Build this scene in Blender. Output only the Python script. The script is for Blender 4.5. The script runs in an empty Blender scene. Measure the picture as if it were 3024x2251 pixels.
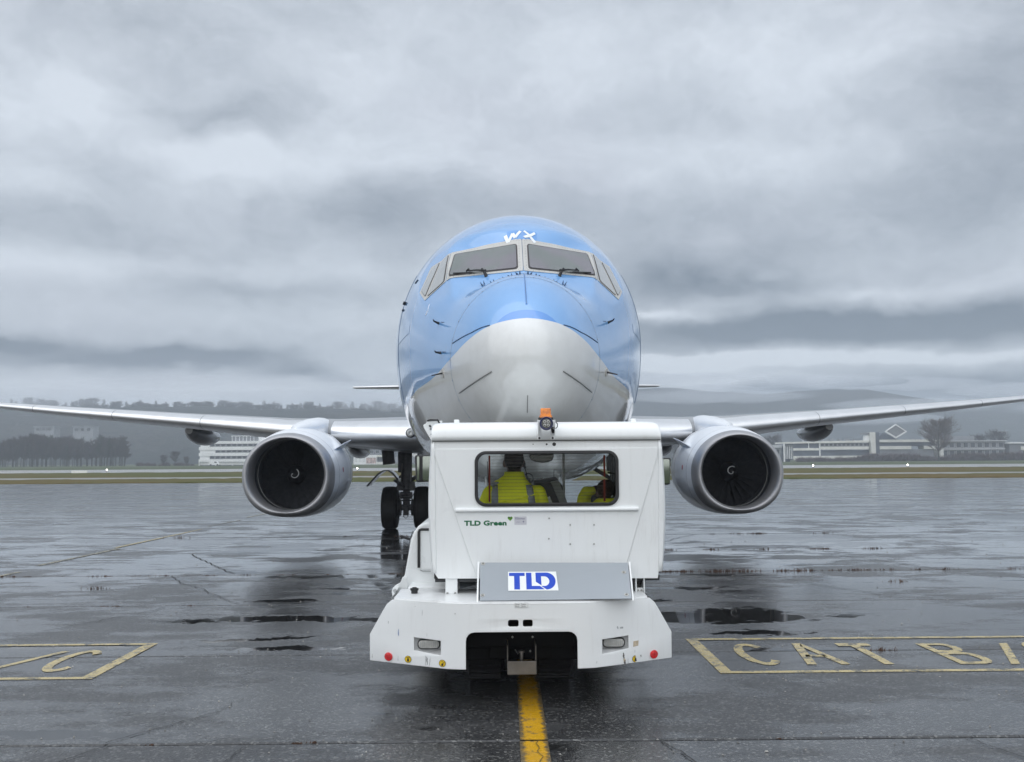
import bpy, bmesh, math, random
from mathutils import Vector, Matrix
R = math.radians
SC = bpy.context.scene
COL = SC.collection

# ------------------------------------------------------------------ camera
F_PX, W_PX, H_PX = 2965.0, 3024.0, 2251.0
cd = bpy.data.cameras.new('camera'); cam = bpy.data.objects.new('camera', cd); COL.objects.link(cam)
cd.sensor_fit = 'HORIZONTAL'; cd.sensor_width = 36.0; cd.lens = 36.0 * F_PX / W_PX
cd.clip_start = 0.1; cd.clip_end = 12000
_phi, _th, _rho = math.atan(33 / F_PX), math.atan(229.5 / F_PX), 0.0066
_f = Vector((math.sin(_phi) * math.cos(_th), math.cos(_phi) * math.cos(_th), math.sin(_th)))
_r0 = Vector((math.cos(_phi), -math.sin(_phi), 0)); _u0 = _r0.cross(_f)
_r = _r0 * math.cos(_rho) - _u0 * math.sin(_rho); _u = _r0 * math.sin(_rho) + _u0 * math.cos(_rho)
cam.matrix_world = Matrix(((_r.x, _u.x, -_f.x, 0), (_r.y, _u.y, -_f.y, 0), (_r.z, _u.z, -_f.z, 1.85), (0, 0, 0, 1)))
SC.camera = cam

# ------------------------------------------------------------------ view and render settings
SC.view_settings.view_transform = 'Standard'; SC.view_settings.look = 'None'
SC.view_settings.exposure = 0.60; SC.view_settings.gamma = 1.0
SC.view_settings.use_curve_mapping = False
SC.render.engine = 'CYCLES'
SC.cycles.use_denoising = True
SC.cycles.max_bounces = 8; SC.cycles.volume_bounces = 2
SC.cycles.transparent_max_bounces = 16
SC.cycles.caustics_reflective = False; SC.cycles.caustics_refractive = False
SC.cycles.sample_clamp_indirect = 6.0

# ------------------------------------------------------------------ sun (weak, very soft: overcast) and sky
SUN_EL, SUN_AZ = 38.0, 200.0      # azimuth clockwise from +Y: behind the camera, to the left
sd = bpy.data.lights.new('sun', 'SUN'); so = bpy.data.objects.new('sun', sd); COL.objects.link(so)
sd.energy = 1.5; sd.angle = R(150); sd.color = (1.0, 0.985, 0.965)
_sv = Vector((math.sin(R(SUN_AZ)) * math.cos(R(SUN_EL)), math.cos(R(SUN_AZ)) * math.cos(R(SUN_EL)), math.sin(R(SUN_EL))))
so.rotation_euler = _sv.to_track_quat('Z', 'Y').to_euler()
so.location = (0, -20, 40)

world = bpy.data.worlds.new('World'); SC.world = world; world.use_nodes = True
WN = world.node_tree.nodes; WL = world.node_tree.links
WN.clear()

class NB:
    """small node builder"""
    def __init__(s, nt): s.n = nt.nodes; s.l = nt.links
    def put(s, x, sock):
        if isinstance(x, (int, float)): sock.default_value = x
        elif isinstance(x, (tuple, list)): sock.default_value = x
        else: s.l.new(x, sock)
    def node(s, t, **k):
        n = s.n.new(t)
        for a, v in k.items(): setattr(n, a, v)
        return n
    def m(s, op, a, b=0.0, c=None, clamp=False):
        n = s.n.new('ShaderNodeMath'); n.operation = op; n.use_clamp = clamp
        s.put(a, n.inputs[0]); s.put(b, n.inputs[1])
        if c is not None: s.put(c, n.inputs[2])
        return n.outputs[0]
    def vm(s, op, a, b=(0, 0, 0), scale=None):
        n = s.n.new('ShaderNodeVectorMath'); n.operation = op
        s.put(a, n.inputs[0]); s.put(b, n.inputs[1])
        if scale is not None: s.put(scale, n.inputs[3])
        return n.outputs[0] if op not in ('DOT_PRODUCT', 'LENGTH') else n.outputs[1]
    def noise(s, v, scale, detail=4, rough=0.5, dist=0.0, color=False):
        n = s.n.new('ShaderNodeTexNoise'); s.put(v, n.inputs['Vector'])
        n.inputs['Scale'].default_value = scale; n.inputs['Detail'].default_value = detail
        n.inputs['Roughness'].default_value = rough; n.inputs['Distortion'].default_value = dist
        return n.outputs['Color'] if color else n.outputs[0]
    def ramp(s, v, lo, hi, a=0.0, b=1.0, smooth=True):
        n = s.n.new('ShaderNodeMapRange'); n.clamp = True
        n.interpolation_type = 'SMOOTHSTEP' if smooth else 'LINEAR'
        s.put(v, n.inputs['Value'])
        for k, x in (('From Min', lo), ('From Max', hi), ('To Min', a), ('To Max', b)): s.put(x, n.inputs[k])
        return n.outputs[0]
    def mix(s, f, a, b, blend='MIX'):
        n = s.n.new('ShaderNodeMix'); n.data_type = 'RGBA'; n.blend_type = blend
        s.put(f, n.inputs[0]); s.put(a if not isinstance(a, tuple) or len(a) == 4 else a + (1,), n.inputs[6])
        s.put(b if not isinstance(b, tuple) or len(b) == 4 else b + (1,), n.inputs[7])
        return n.outputs[2]
    def comb(s, x, y, z):
        n = s.n.new('ShaderNodeCombineXYZ')
        for i, q in enumerate((x, y, z)): s.put(q, n.inputs[i])
        return n.outputs[0]
    def sep(s, v):
        n = s.n.new('ShaderNodeSeparateXYZ'); s.put(v, n.inputs[0]); return n.outputs
    def bump(s, h, dist, strength=1.0, nrm=None):
        n = s.n.new('ShaderNodeBump'); s.put(h, n.inputs['Height']); n.inputs['Distance'].default_value = dist
        s.put(strength, n.inputs['Strength'])
        if nrm is not None: s.l.new(nrm, n.inputs['Normal'])
        return n.outputs[0]

def build_world():
    b = NB(world.node_tree)
    tc = b.node('ShaderNodeTexCoord')
    x, y, z = b.sep(tc.outputs['Generated'])
    az = b.m('ARCTAN2', x, y)                      # radians, 0 = along the aircraft axis
    hl = b.m('SQRT', b.m('ADD', b.m('MULTIPLY', x, x), b.m('MULTIPLY', y, y)))
    el = b.m('DIVIDE', z, b.m('MAXIMUM', hl, 0.05))   # tangent of the elevation
    el = b.m('MINIMUM', el, 6.0)
    base = b.comb(az, b.m('MULTIPLY', el, 2.3), 0.0)
    # clouds look flatter towards the horizon
    qy = b.m('ADD', b.m('MULTIPLY', el, 1.15), b.m('MULTIPLY', b.m('LOGARITHM', b.m('ADD', 1.0, b.m('MULTIPLY', b.m('ABSOLUTE', el), 30.0)), 2.718), 0.11))
    q = b.comb(az, qy, 0.0)
    w1 = b.vm('SUBTRACT', b.noise(q, 4.5, 4, 0.55, color=True), (0.5, 0.5, 0.5))
    wx, wy, _ = b.sep(w1)
    w2 = b.vm('SUBTRACT', b.noise(b.vm('ADD', q, (3.3, 1.7, 0.4)), 15.0, 5, 0.62, color=True), (0.5, 0.5, 0.5))
    vx, vy, _ = b.sep(w2)
    az2 = b.m('ADD', az, b.m('ADD', b.m('MULTIPLY', wx, 0.16), b.m('MULTIPLY', vx, 0.07)))
    el2 = b.m('ADD', el, b.m('ADD', b.m('MULTIPLY', wy, 0.095), b.m('MULTIPLY', vy, 0.055)))
    el2s = b.m('ADD', el, b.m('ADD', b.m('MULTIPLY', wy, 0.022), b.m('MULTIPLY', vy, 0.026)))
    # billowed cloud texture: warped masses, then wisps
    q2 = b.vm('ADD', q, b.vm('SCALE', w1, scale=0.30)); q3 = b.vm('ADD', q2, b.vm('SCALE', w2, scale=0.10))
    n1 = b.noise(q2, 4.2, 7, 0.58)
    n2 = b.noise(b.vm('ADD', q3, (7.7, 2.1, 0.9)), 11.0, 7, 0.60)
    n3 = b.noise(b.vm('ADD', q3, (1.1, 8.2, 3.9)), 34.0, 5, 0.60)
    v = b.m('ADD', b.m('MULTIPLY', b.m('SUBTRACT', n1, 0.5), 0.74), b.m('MULTIPLY', b.m('SUBTRACT', n2, 0.5), 0.46))
    v = b.m('ADD', v, b.m('MULTIPLY', b.m('SUBTRACT', n3, 0.5), 0.20))
    v = b.m('ADD', v, b.ramp(el, 0.06, 0.34, SKY_BASE - 0.15, SKY_BASE))
    # cloud masses (azimuth, tan elevation, half widths, lightening / darkening)
    for a0, e0, sa, se, amp, soft in CLOUDS:
        e_ = el2 if soft else el2s
        da = b.m('DIVIDE', b.m('SUBTRACT', az2, a0), sa); de = b.m('DIVIDE', b.m('SUBTRACT', e_, e0), se)
        g = b.m('EXPONENT', b.m('MULTIPLY', b.m('ADD', b.m('MULTIPLY', da, da), b.m('MULTIPLY', de, de)), -1.0))
        v = b.m('MULTIPLY_ADD', g, amp * (1.15 if soft else 1.6), v)
    v = b.m('MINIMUM', b.m('MAXIMUM', v, 0.0), 1.25)
    col = b.mix(b.ramp(v, 0.0, 1.0, smooth=False), SKY_DARK, SKY_LIGHT)
    # a slight violet-grey cast in places, as in real stratus
    tint = b.noise(base, 2.2, 2, 0.5)
    col = b.mix(b.ramp(tint, 0.45, 0.75, 0.0, 0.5), col, b.mix(1.0, col, (1.03, 0.985, 1.0), 'MULTIPLY'))
    # overcast sky grows steadily brighter from mid height to the zenith
    gain = b.ramp(el, 0.40, 3.0, 1.0, SKY_ZENITH)
    col = b.vm('SCALE', col, scale=b.m('MULTIPLY', gain, 10.0))
    sky = b.node('ShaderNodeTexSky', sky_type='NISHITA', sun_disc=False)
    sky.sun_elevation = R(SUN_EL); sky.sun_rotation = R(SUN_AZ); sky.air_density = 1.0; sky.dust_density = 2.0
    fin = b.mix(0.94, sky.outputs[0], col)
    bg = b.node('ShaderNodeBackground'); b.put(fin, bg.inputs[0]); bg.inputs[1].default_value = 0.1
    out = b.node('ShaderNodeOutputWorld'); b.l.new(bg.outputs[0], out.inputs[0])

SKY_BASE = 0.77
SKY_DARK, SKY_LIGHT, SKY_ZENITH = (0.060, 0.081, 0.112), (0.490, 0.529, 0.578), 2.0
def _c(X, Y, sx, sy, amp, soft=1): return ((X - 1087) / 2176, (994 - Y) / 2176, sx / 2176, sy / 2176, amp, soft)
CLOUDS = [
    _c(170, 50, 420, 90, -0.12), _c(60, 260, 190, 100, 0.22), _c(240, 200, 120, 60, 0.14), _c(480, 245, 170, 56, -0.24), _c(620, 190, 150, 60, -0.08), _c(740, 120, 180, 80, 0.12),
    _c(560, 350, 200, 50, 0.22), _c(900, 270, 240, 90, 0.14), _c(110, 440, 130, 50, 0.16), _c(860, 470, 330, 66, -0.26), _c(330, 400, 110, 40, -0.08), _c(200, 505, 260, 40, -0.14),
    _c(1250, 90, 300, 110, 0.06), _c(1560, 110, 300, 100, 0.12), _c(1320, 230, 200, 50, -0.10), _c(1600, 330, 320, 60, 0.16), _c(1860, 160, 160, 60, 0.10), _c(2180, 240, 230, 140, -0.30), _c(2120, 450, 380, 100, -0.22), _c(1500, 470, 300, 60, -0.18),
    _c(120, 600, 330, 34, 0.14, 0), _c(420, 560, 170, 22, -0.08, 0), _c(780, 590, 200, 30, 0.12, 0), _c(700, 690, 260, 36, 0.10, 0), _c(200, 690, 260, 30, 0.04, 0), _c(540, 630, 130, 18, -0.10, 0),
    _c(1700, 560, 320, 34, -0.10, 0), _c(1450, 610, 150, 44, -0.30, 0), _c(1640, 640, 170, 26, -0.16, 0), _c(1880, 655, 300, 16, 0.14, 0),
    _c(1900, 728, 620, 40, -0.62, 0), _c(1420, 686, 60, 15, 0.34, 0), _c(1470, 792, 360, 15, 0.80, 0), _c(1950, 802, 330, 12, 0.42, 0),
    _c(1580, 836, 220, 14, 0.30, 0), _c(2000, 850, 300, 20, -0.20, 0), _c(1500, 890, 500, 34, -0.50, 0), _c(1950, 900, 700, 55, -0.50, 0),
    _c(400, 780, 230, 22, -0.50, 0), _c(60, 768, 130, 18, -0.40, 0), _c(200, 800, 120, 14, -0.24, 0), _c(640, 808, 90, 18, -0.36, 0), _c(740, 824, 60, 10, -0.2, 0), _c(300, 848, 700, 20, 0.16, 0),
]
build_world()

# ------------------------------------------------------------------ object helpers
def link(o, parent=None):
    COL.objects.link(o)
    if parent is not None: o.parent = parent
    return o
def empty(name, loc=(0, 0, 0), rz=0.0):
    o = bpy.data.objects.new(name, None); o.location = loc; o.rotation_euler = (0, 0, rz); o.empty_display_size = 0.3
    return link(o)
def tag(o, label=None, cat=None, group=None, kind=None):
    if label: o['label'] = label
    if cat: o['category'] = cat
    if group: o['group'] = group
    if kind: o['kind'] = kind
    return o
def mesh_obj(name, me, mat, parent=None, smooth=None, bevel=0.0, seg=2):
    if mat is not None:
        me.materials.clear()
        for m_ in (mat if isinstance(mat, (list, tuple)) else [mat]): me.materials.append(m_)
    if smooth is not None:
        for p in me.polygons: p.use_smooth = True
        me.set_sharp_from_angle(angle=R(smooth))
    o = bpy.data.objects.new(name, me); link(o, parent)
    if bevel:
        b = o.modifiers.new('edge', 'BEVEL'); b.width = bevel; b.segments = seg; b.limit_method = 'ANGLE'; b.angle_limit = R(35)
        b.harden_normals = False
    return o
class MB:
    def __init__(s): s.v = []; s.f = []
    def add(s, vs, fs):
        k = len(s.v); s.v += [tuple(p) for p in vs]; s.f += [tuple(i + k for i in f) for f in fs]; return s
    def box(s, lo, hi, rot=None, piv=None):
        x0, y0, z0 = lo; x1, y1, z1 = hi
        vs = [(x0, y0, z0), (x1, y0, z0), (x1, y1, z0), (x0, y1, z0), (x0, y0, z1), (x1, y0, z1), (x1, y1, z1), (x0, y1, z1)]
        if rot is not None:
            pv = Vector(piv) if piv else Vector(((x0 + x1) / 2, (y0 + y1) / 2, (z0 + z1) / 2))
            vs = [tuple(rot @ (Vector(p) - pv) + pv) for p in vs]
        return s.add(vs, [(0, 3, 2, 1), (4, 5, 6, 7), (0, 1, 5, 4), (1, 2, 6, 5), (2, 3, 7, 6), (3, 0, 4, 7)])
    def cyl(s, p0, p1, r0, r1=None, n=12, caps=True):
        r1 = r0 if r1 is None else r1
        a, b = Vector(p0), Vector(p1); d = (b - a).normalized()
        u = d.orthogonal().normalized(); w = d.cross(u)
        ring = lambda c, r: [tuple(c + (u * math.cos(2 * math.pi * i / n) + w * math.sin(2 * math.pi * i / n)) * r) for i in range(n)]
        fs = [(i, (i + 1) % n, n + (i + 1) % n, n + i) for i in range(n)]
        if caps: fs += [tuple(range(n - 1, -1, -1)), tuple(range(n, 2 * n))]
        return s.add(ring(a, r0) + ring(b, r1), fs)
    def tube(s, pts, r, n=8, caps=True):
        pts = [Vector(p) for p in pts]; rr = r if isinstance(r, (list, tuple)) else [r] * len(pts)
        rings = []; u = None
        for i, p in enumerate(pts):
            d = (pts[min(i + 1, len(pts) - 1)] - pts[max(i - 1, 0)]).normalized()
            u = d.orthogonal().normalized() if u is None else (u - d * u.dot(d)).normalized()
            w = d.cross(u)
            rings.append([tuple(p + (u * math.cos(2 * math.pi * k / n) + w * math.sin(2 * math.pi * k / n)) * rr[i]) for k in range(n)])
        return s.loft(rings, True, caps)
    def loft(s, rings, closed=True, caps=True):
        n = len(rings[0]); vs = [p for r in rings for p in r]; fs = []
        for i in range(len(rings) - 1):
            for k in range(n if closed else n - 1):
                k2 = (k + 1) % n
                fs.append((i * n + k, i * n + k2, (i + 1) * n + k2, (i + 1) * n + k))
        if caps and closed:
            fs.append(tuple(range(n - 1, -1, -1))); fs.append(tuple((len(rings) - 1) * n + k for k in range(n)))
        return s.add(vs, fs)
    def lathe(s, prof, origin=(0, 0, 0), axis='Y', n=48, caps=False):
        """prof: (along, radius)"""
        ox, oy, oz = origin; rings = []
        for a, r in prof:
            ring = []
            for k in range(n):
                t = 2 * math.pi * k / n; c, q = r * math.cos(t), r * math.sin(t)
                ring.append({'Y': (ox + c, oy + a, oz + q), 'X': (ox + a, oy + c, oz + q), 'Z': (ox + c, oy + q, oz + a)}[axis])
            rings.append(ring)
        return s.loft(rings, True, caps)
    def prism(s, poly, y0, y1, axis='Y'):
        """poly of (x,z) pushed along Y (or (y,z) along X, (x,y) along Z)"""
        P = {'Y': lambda a, b, c: (a, c, b), 'X': lambda a, b, c: (c, a, b), 'Z': lambda a, b, c: (a, b, c)}[axis]
        n = len(poly); vs = [P(a, b, y0) for a, b in poly] + [P(a, b, y1) for a, b in poly]
        return s.add(vs, [(i, (i + 1) % n, n + (i + 1) % n, n + i) for i in range(n)] + [tuple(range(n - 1, -1, -1)), tuple(range(n, 2 * n))])
    def mesh(s, name='mesh', fix=True):
        me = bpy.data.meshes.new(name); me.from_pydata(s.v, [], s.f); me.update()
        if fix:
            bm = bmesh.new(); bm.from_mesh(me); bmesh.ops.recalc_face_normals(bm, faces=bm.faces); bm.to_mesh(me); bm.free()
        return me
    def build(s, name, mat, parent=None, smooth=None, bevel=0.0, seg=2, fix=True):
        return mesh_obj(name, s.mesh(name, fix), mat, parent, smooth, bevel, seg)

def rrect(x0, z0, x1, z1, r, n=6):
    pts = []
    for cx, cz, a in ((x1 - r, z0 + r, -90), (x1 - r, z1 - r, 0), (x0 + r, z1 - r, 90), (x0 + r, z0 + r, 180)):
        for k in range(n + 1):
            t = R(a + 90 * k / n); pts.append((cx + r * math.cos(t), cz + r * math.sin(t)))
    return pts
def circle(cx, cz, r, n=20): return [(cx + r * math.cos(2 * math.pi * k / n), cz + r * math.sin(2 * math.pi * k / n)) for k in range(n)]
def plate(outlines, thick, bevel=0.0):
    """flat plate with holes in the XZ plane, front face at y=0, thickness towards +Y; returns a mesh"""
    cu = bpy.data.curves.new('outline', 'CURVE'); cu.dimensions = '2D'; cu.fill_mode = 'BOTH'
    cu.extrude = thick / 2 - bevel; cu.bevel_depth = bevel; cu.bevel_resolution = 1; cu.offset = -bevel
    for pts in outlines:
        sp = cu.splines.new('POLY'); sp.points.add(len(pts) - 1); sp.use_cyclic_u = True
        for p, q in zip(sp.points, pts): p.co = (q[0], q[1], 0, 1)
    o = bpy.data.objects.new('outline', cu); COL.objects.link(o)
    dg = bpy.context.evaluated_depsgraph_get(); dg.update()
    me = bpy.data.meshes.new_from_object(o.evaluated_get(dg)); bpy.data.objects.remove(o); bpy.data.curves.remove(cu)
    for v in me.vertices: v.co = (v.co.x, thick / 2 - v.co.z, v.co.y)
    bm = bmesh.new(); bm.from_mesh(me); bmesh.ops.remove_doubles(bm, verts=bm.verts, dist=1e-5)
    bmesh.ops.recalc_face_normals(bm, faces=bm.faces); bm.to_mesh(me); bm.free(); me.materials.clear()
    return me
def text_mesh(txt, size, thick=0.002, bold=0.0, spacing=1.0, shear=0.0):
    cu = bpy.data.curves.new('text', 'FONT'); cu.body = txt; cu.size = size; cu.extrude = thick / 2; cu.offset = bold
    cu.space_character = spacing; cu.shear = shear; cu.resolution_u = 3
    o = bpy.data.objects.new('text', cu); COL.objects.link(o)
    dg = bpy.context.evaluated_depsgraph_get(); dg.update()
    me = bpy.data.meshes.new_from_object(o.evaluated_get(dg)); bpy.data.objects.remove(o); bpy.data.curves.remove(cu)
    for v in me.vertices: v.co = (v.co.x, thick / 2 - v.co.z, v.co.y)
    me.materials.clear()
    return me
def xform(me, mat): me.transform(mat); return me
def T(x, y, z): return Matrix.Translation((x, y, z))

# ------------------------------------------------------------------ materials
def mat(name, base, rough=0.5, metal=0.0, coat=0.0, var=0.0, vscale=3.0, bump=0.0, bscale=60.0, dirt=None, dirt_amt=0.0, spec=0.5,
        rvar=0.0, emit=None, estr=0.0, streak=False):
    m_ = bpy.data.materials.new(name); m_.use_nodes = True; nt = m_.node_tree
    p = nt.nodes['Principled BSDF']; b = NB(nt)
    p.inputs['Roughness'].default_value = rough; p.inputs['Metallic'].default_value = metal
    p.inputs['Coat Weight'].default_value = coat; p.inputs['Coat Roughness'].default_value = 0.06
    p.inputs['Specular IOR Level'].default_value = spec
    base4 = tuple(base) + (1,)
    tc = b.node('ShaderNodeTexCoord'); obj = tc.outputs['Object']
    c = None
    n = b.noise(obj, vscale, 5, 0.6)
    if var:
        lo = tuple(x * (1 - var) for x in base) + (1,); hi = tuple(min(1, x * (1 + var)) for x in base) + (1,)
        c = b.mix(b.ramp(n, 0.3, 0.7), lo, hi)
    if dirt:
        q = b.vm('MULTIPLY', obj, (9.0, 9.0, 1.0)) if streak else obj
        d = b.noise(q, vscale * 2.3, 7, 0.7)
        d2 = b.noise(obj, vscale * 0.7, 3, 0.5)
        f = b.m('MULTIPLY', b.ramp(d, 0.50, 0.72), b.ramp(d2, 0.35, 0.7, 0.2, 1.0))
        c = b.mix(b.m('MULTIPLY', f, dirt_amt), c if c is not None else base4, dirt)
    if c is not None: b.l.new(c, p.inputs['Base Color'])
    else: p.inputs['Base Color'].default_value = base4
    if rvar:
        b.l.new(b.m('ADD', b.m('MULTIPLY', b.m('SUBTRACT', b.noise(obj, vscale * 1.7, 5, 0.6), 0.5), rvar), rough, clamp=True), p.inputs['Roughness'])
    if bump:
        b.l.new(b.bump(b.noise(obj, bscale, 4, 0.6), bump), p.inputs['Normal'])
    if emit:
        p.inputs['Emission Color'].default_value = tuple(emit) + (1,); p.inputs['Emission Strength'].default_value = estr
    return m_
def glass_mat(name, tint, refl=1.0, alpha=0.12, rough=0.02):
    """thin pane: mostly see-through, fresnel reflection, slight tint"""
    m_ = bpy.data.materials.new(name); m_.use_nodes = True; nt = m_.node_tree; nt.nodes.clear(); b = NB(nt)
    tr = b.node('ShaderNodeBsdfTransparent'); tr.inputs[0].default_value = tuple(tint) + (1,)
    gl = b.node('ShaderNodeBsdfGlossy'); gl.inputs['Roughness'].default_value = rough
    fr = b.node('ShaderNodeFresnel'); fr.inputs[0].default_value = 1.5
    df = b.node('ShaderNodeBsdfDiffuse'); df.inputs[0].default_value = (0.5, 0.52, 0.53, 1)
    tc = b.node('ShaderNodeTexCoord')
    grime = b.ramp(b.noise(tc.outputs['Object'], 5, 6, 0.7), 0.4, 0.8, 0.0, alpha)
    m1 = b.node('ShaderNodeMixShader'); b.put(grime, m1.inputs[0]); b.l.new(tr.outputs[0], m1.inputs[1]); b.l.new(df.outputs[0], m1.inputs[2])
    m2 = b.node('ShaderNodeMixShader'); b.put(b.m('MULTIPLY', fr.outputs[0], refl, clamp=True), m2.inputs[0])
    b.l.new(m1.outputs[0], m2.inputs[1]); b.l.new(gl.outputs[0], m2.inputs[2])
    o = b.node('ShaderNodeOutputMaterial'); b.l.new(m2.outputs[0], o.inputs[0])
    return m_
M = {}
M['tug_white'] = mat('tug_white', (0.86, 0.88, 0.88), 0.30, coat=0.25, var=0.015, vscale=1.5, dirt=(0.40, 0.38, 0.35, 1), dirt_amt=0.18, streak=True, rvar=0.15, bump=0.0002, bscale=14)
M['tug_deck'] = mat('tug_deck', (0.72, 0.73, 0.73), 0.35, coat=0.2, var=0.05, vscale=4, dirt=(0.30, 0.29, 0.27, 1), dirt_amt=0.6, rvar=0.2)
M['tug_grey'] = mat('tug_grey', (0.33, 0.36, 0.39), 0.36, coat=0.1, var=0.03, vscale=2, dirt=(0.25, 0.26, 0.27, 1), dirt_amt=0.25, streak=True, bump=0.0008, bscale=6)
M['rubber'] = mat('rubber', (0.018, 0.018, 0.019), 0.55, var=0.2, vscale=20, dirt=(0.07, 0.065, 0.06, 1), dirt_amt=0.5, bump=0.001, bscale=120)
M['tyre'] = mat('tyre', (0.017, 0.017, 0.018), 0.65, var=0.25, vscale=9, dirt=(0.06, 0.055, 0.05, 1), dirt_amt=0.5, bump=0.002, bscale=70)
M['black'] = mat('black_plastic', (0.012, 0.012, 0.014), 0.35, var=0.2, vscale=10)
M['dark_steel'] = mat('dark_steel', (0.045, 0.047, 0.05), 0.5, metal=0.3, var=0.3, vscale=12, dirt=(0.02, 0.018, 0.015, 1), dirt_amt=0.8, bump=0.002, bscale=60)
M['gear_paint'] = mat('gear_paint', (0.10, 0.105, 0.11), 0.45, var=0.25, vscale=10, dirt=(0.02, 0.02, 0.02, 1), dirt_amt=0.8)
M['steel'] = mat('stainless_steel', (0.20, 0.185, 0.165), 0.42, metal=0.7, var=0.15, vscale=6, dirt=(0.12, 0.10, 0.08, 1), dirt_amt=0.6, rvar=0.25)
M['bolt'] = mat('bolt_zinc', (0.35, 0.35, 0.33), 0.4, metal=0.8, var=0.2, vscale=30)
M['white_decal'] = mat('white_decal', (0.82, 0.84, 0.83), 0.35, var=0.02, vscale=5)
M['blue_print'] = mat('blue_print', (0.012, 0.065, 0.50), 0.35, var=0.05, vscale=20)
M['green_print'] = mat('green_print', (0.005, 0.13, 0.05), 0.4, var=0.1, vscale=20)
M['green_leaf'] = mat('green_heart', (0.10, 0.28, 0.02), 0.3, var=0.8, vscale=45)
M['navy_print'] = mat('navy_print', (0.10, 0.10, 0.22), 0.4, var=0.1, vscale=20)
M['yellow_decal'] = mat('yellow_decal', (0.72, 0.50, 0.02), 0.4, var=0.06, vscale=20, dirt=(0.1, 0.08, 0.05, 1), dirt_amt=0.5)
M['black_print'] = mat('black_print', (0.02, 0.012, 0.01), 0.4, var=0.1, vscale=20)
M['red_reflector'] = mat('red_reflector', (0.62, 0.008, 0.012), 0.18, coat=0.8, var=0.25, vscale=40, bump=0.002, bscale=300)
M['lens_clear'] = mat('clear_lens', (0.50, 0.50, 0.47), 0.15, coat=0.8, var=0.15, vscale=30, bump=0.004, bscale=90)
M['amber'] = mat('amber_lens', (0.85, 0.22, 0.008), 0.2, coat=0.7, var=0.35, vscale=30, bump=0.002, bscale=120)
M['blue_ring'] = mat('blue_ring', (0.010, 0.014, 0.075), 0.3, var=0.15, vscale=20)
M['lamp_glass'] = mat('lamp_reflector', (0.10, 0.10, 0.095), 0.15, coat=0.8, var=0.6, vscale=28, bump=0.004, bscale=60)
M['mirror'] = mat('mirror_glass', (0.34, 0.37, 0.33), 0.04, metal=1.0, var=0.02)
M['scuff'] = mat('paint_scuff', (0.42, 0.43, 0.44), 0.55, var=0.4, vscale=60)
M['bare'] = mat('bare_scratch', (0.09, 0.085, 0.08), 0.6, var=0.6, vscale=50)
M['tape'] = mat('old_tape', (0.55, 0.46, 0.34), 0.6, var=0.2, vscale=40)
M['cab_dark'] = mat('cab_interior', (0.035, 0.037, 0.04), 0.6, var=0.2, vscale=8)
M['cab_grey'] = mat('cab_lining', (0.38, 0.39, 0.39), 0.6, var=0.1, vscale=6)
M['seat'] = mat('seat_fabric', (0.025, 0.025, 0.028), 0.85, var=0.3, vscale=30, bump=0.002, bscale=200)
M['element'] = mat('heating_strip', (0.06, 0.010, 0.005), 0.6, spec=0.1, var=0.1, vscale=30)
M['wire'] = mat('heating_wire', (0.06, 0.04, 0.035), 0.5)
M['cab_glass'] = glass_mat('cab_glass', (0.96, 0.975, 0.975), 0.15, 0.010)
M['ws_glass'] = glass_mat('cab_windscreen', (0.88, 0.90, 0.90), 0.7, 0.05)
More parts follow.
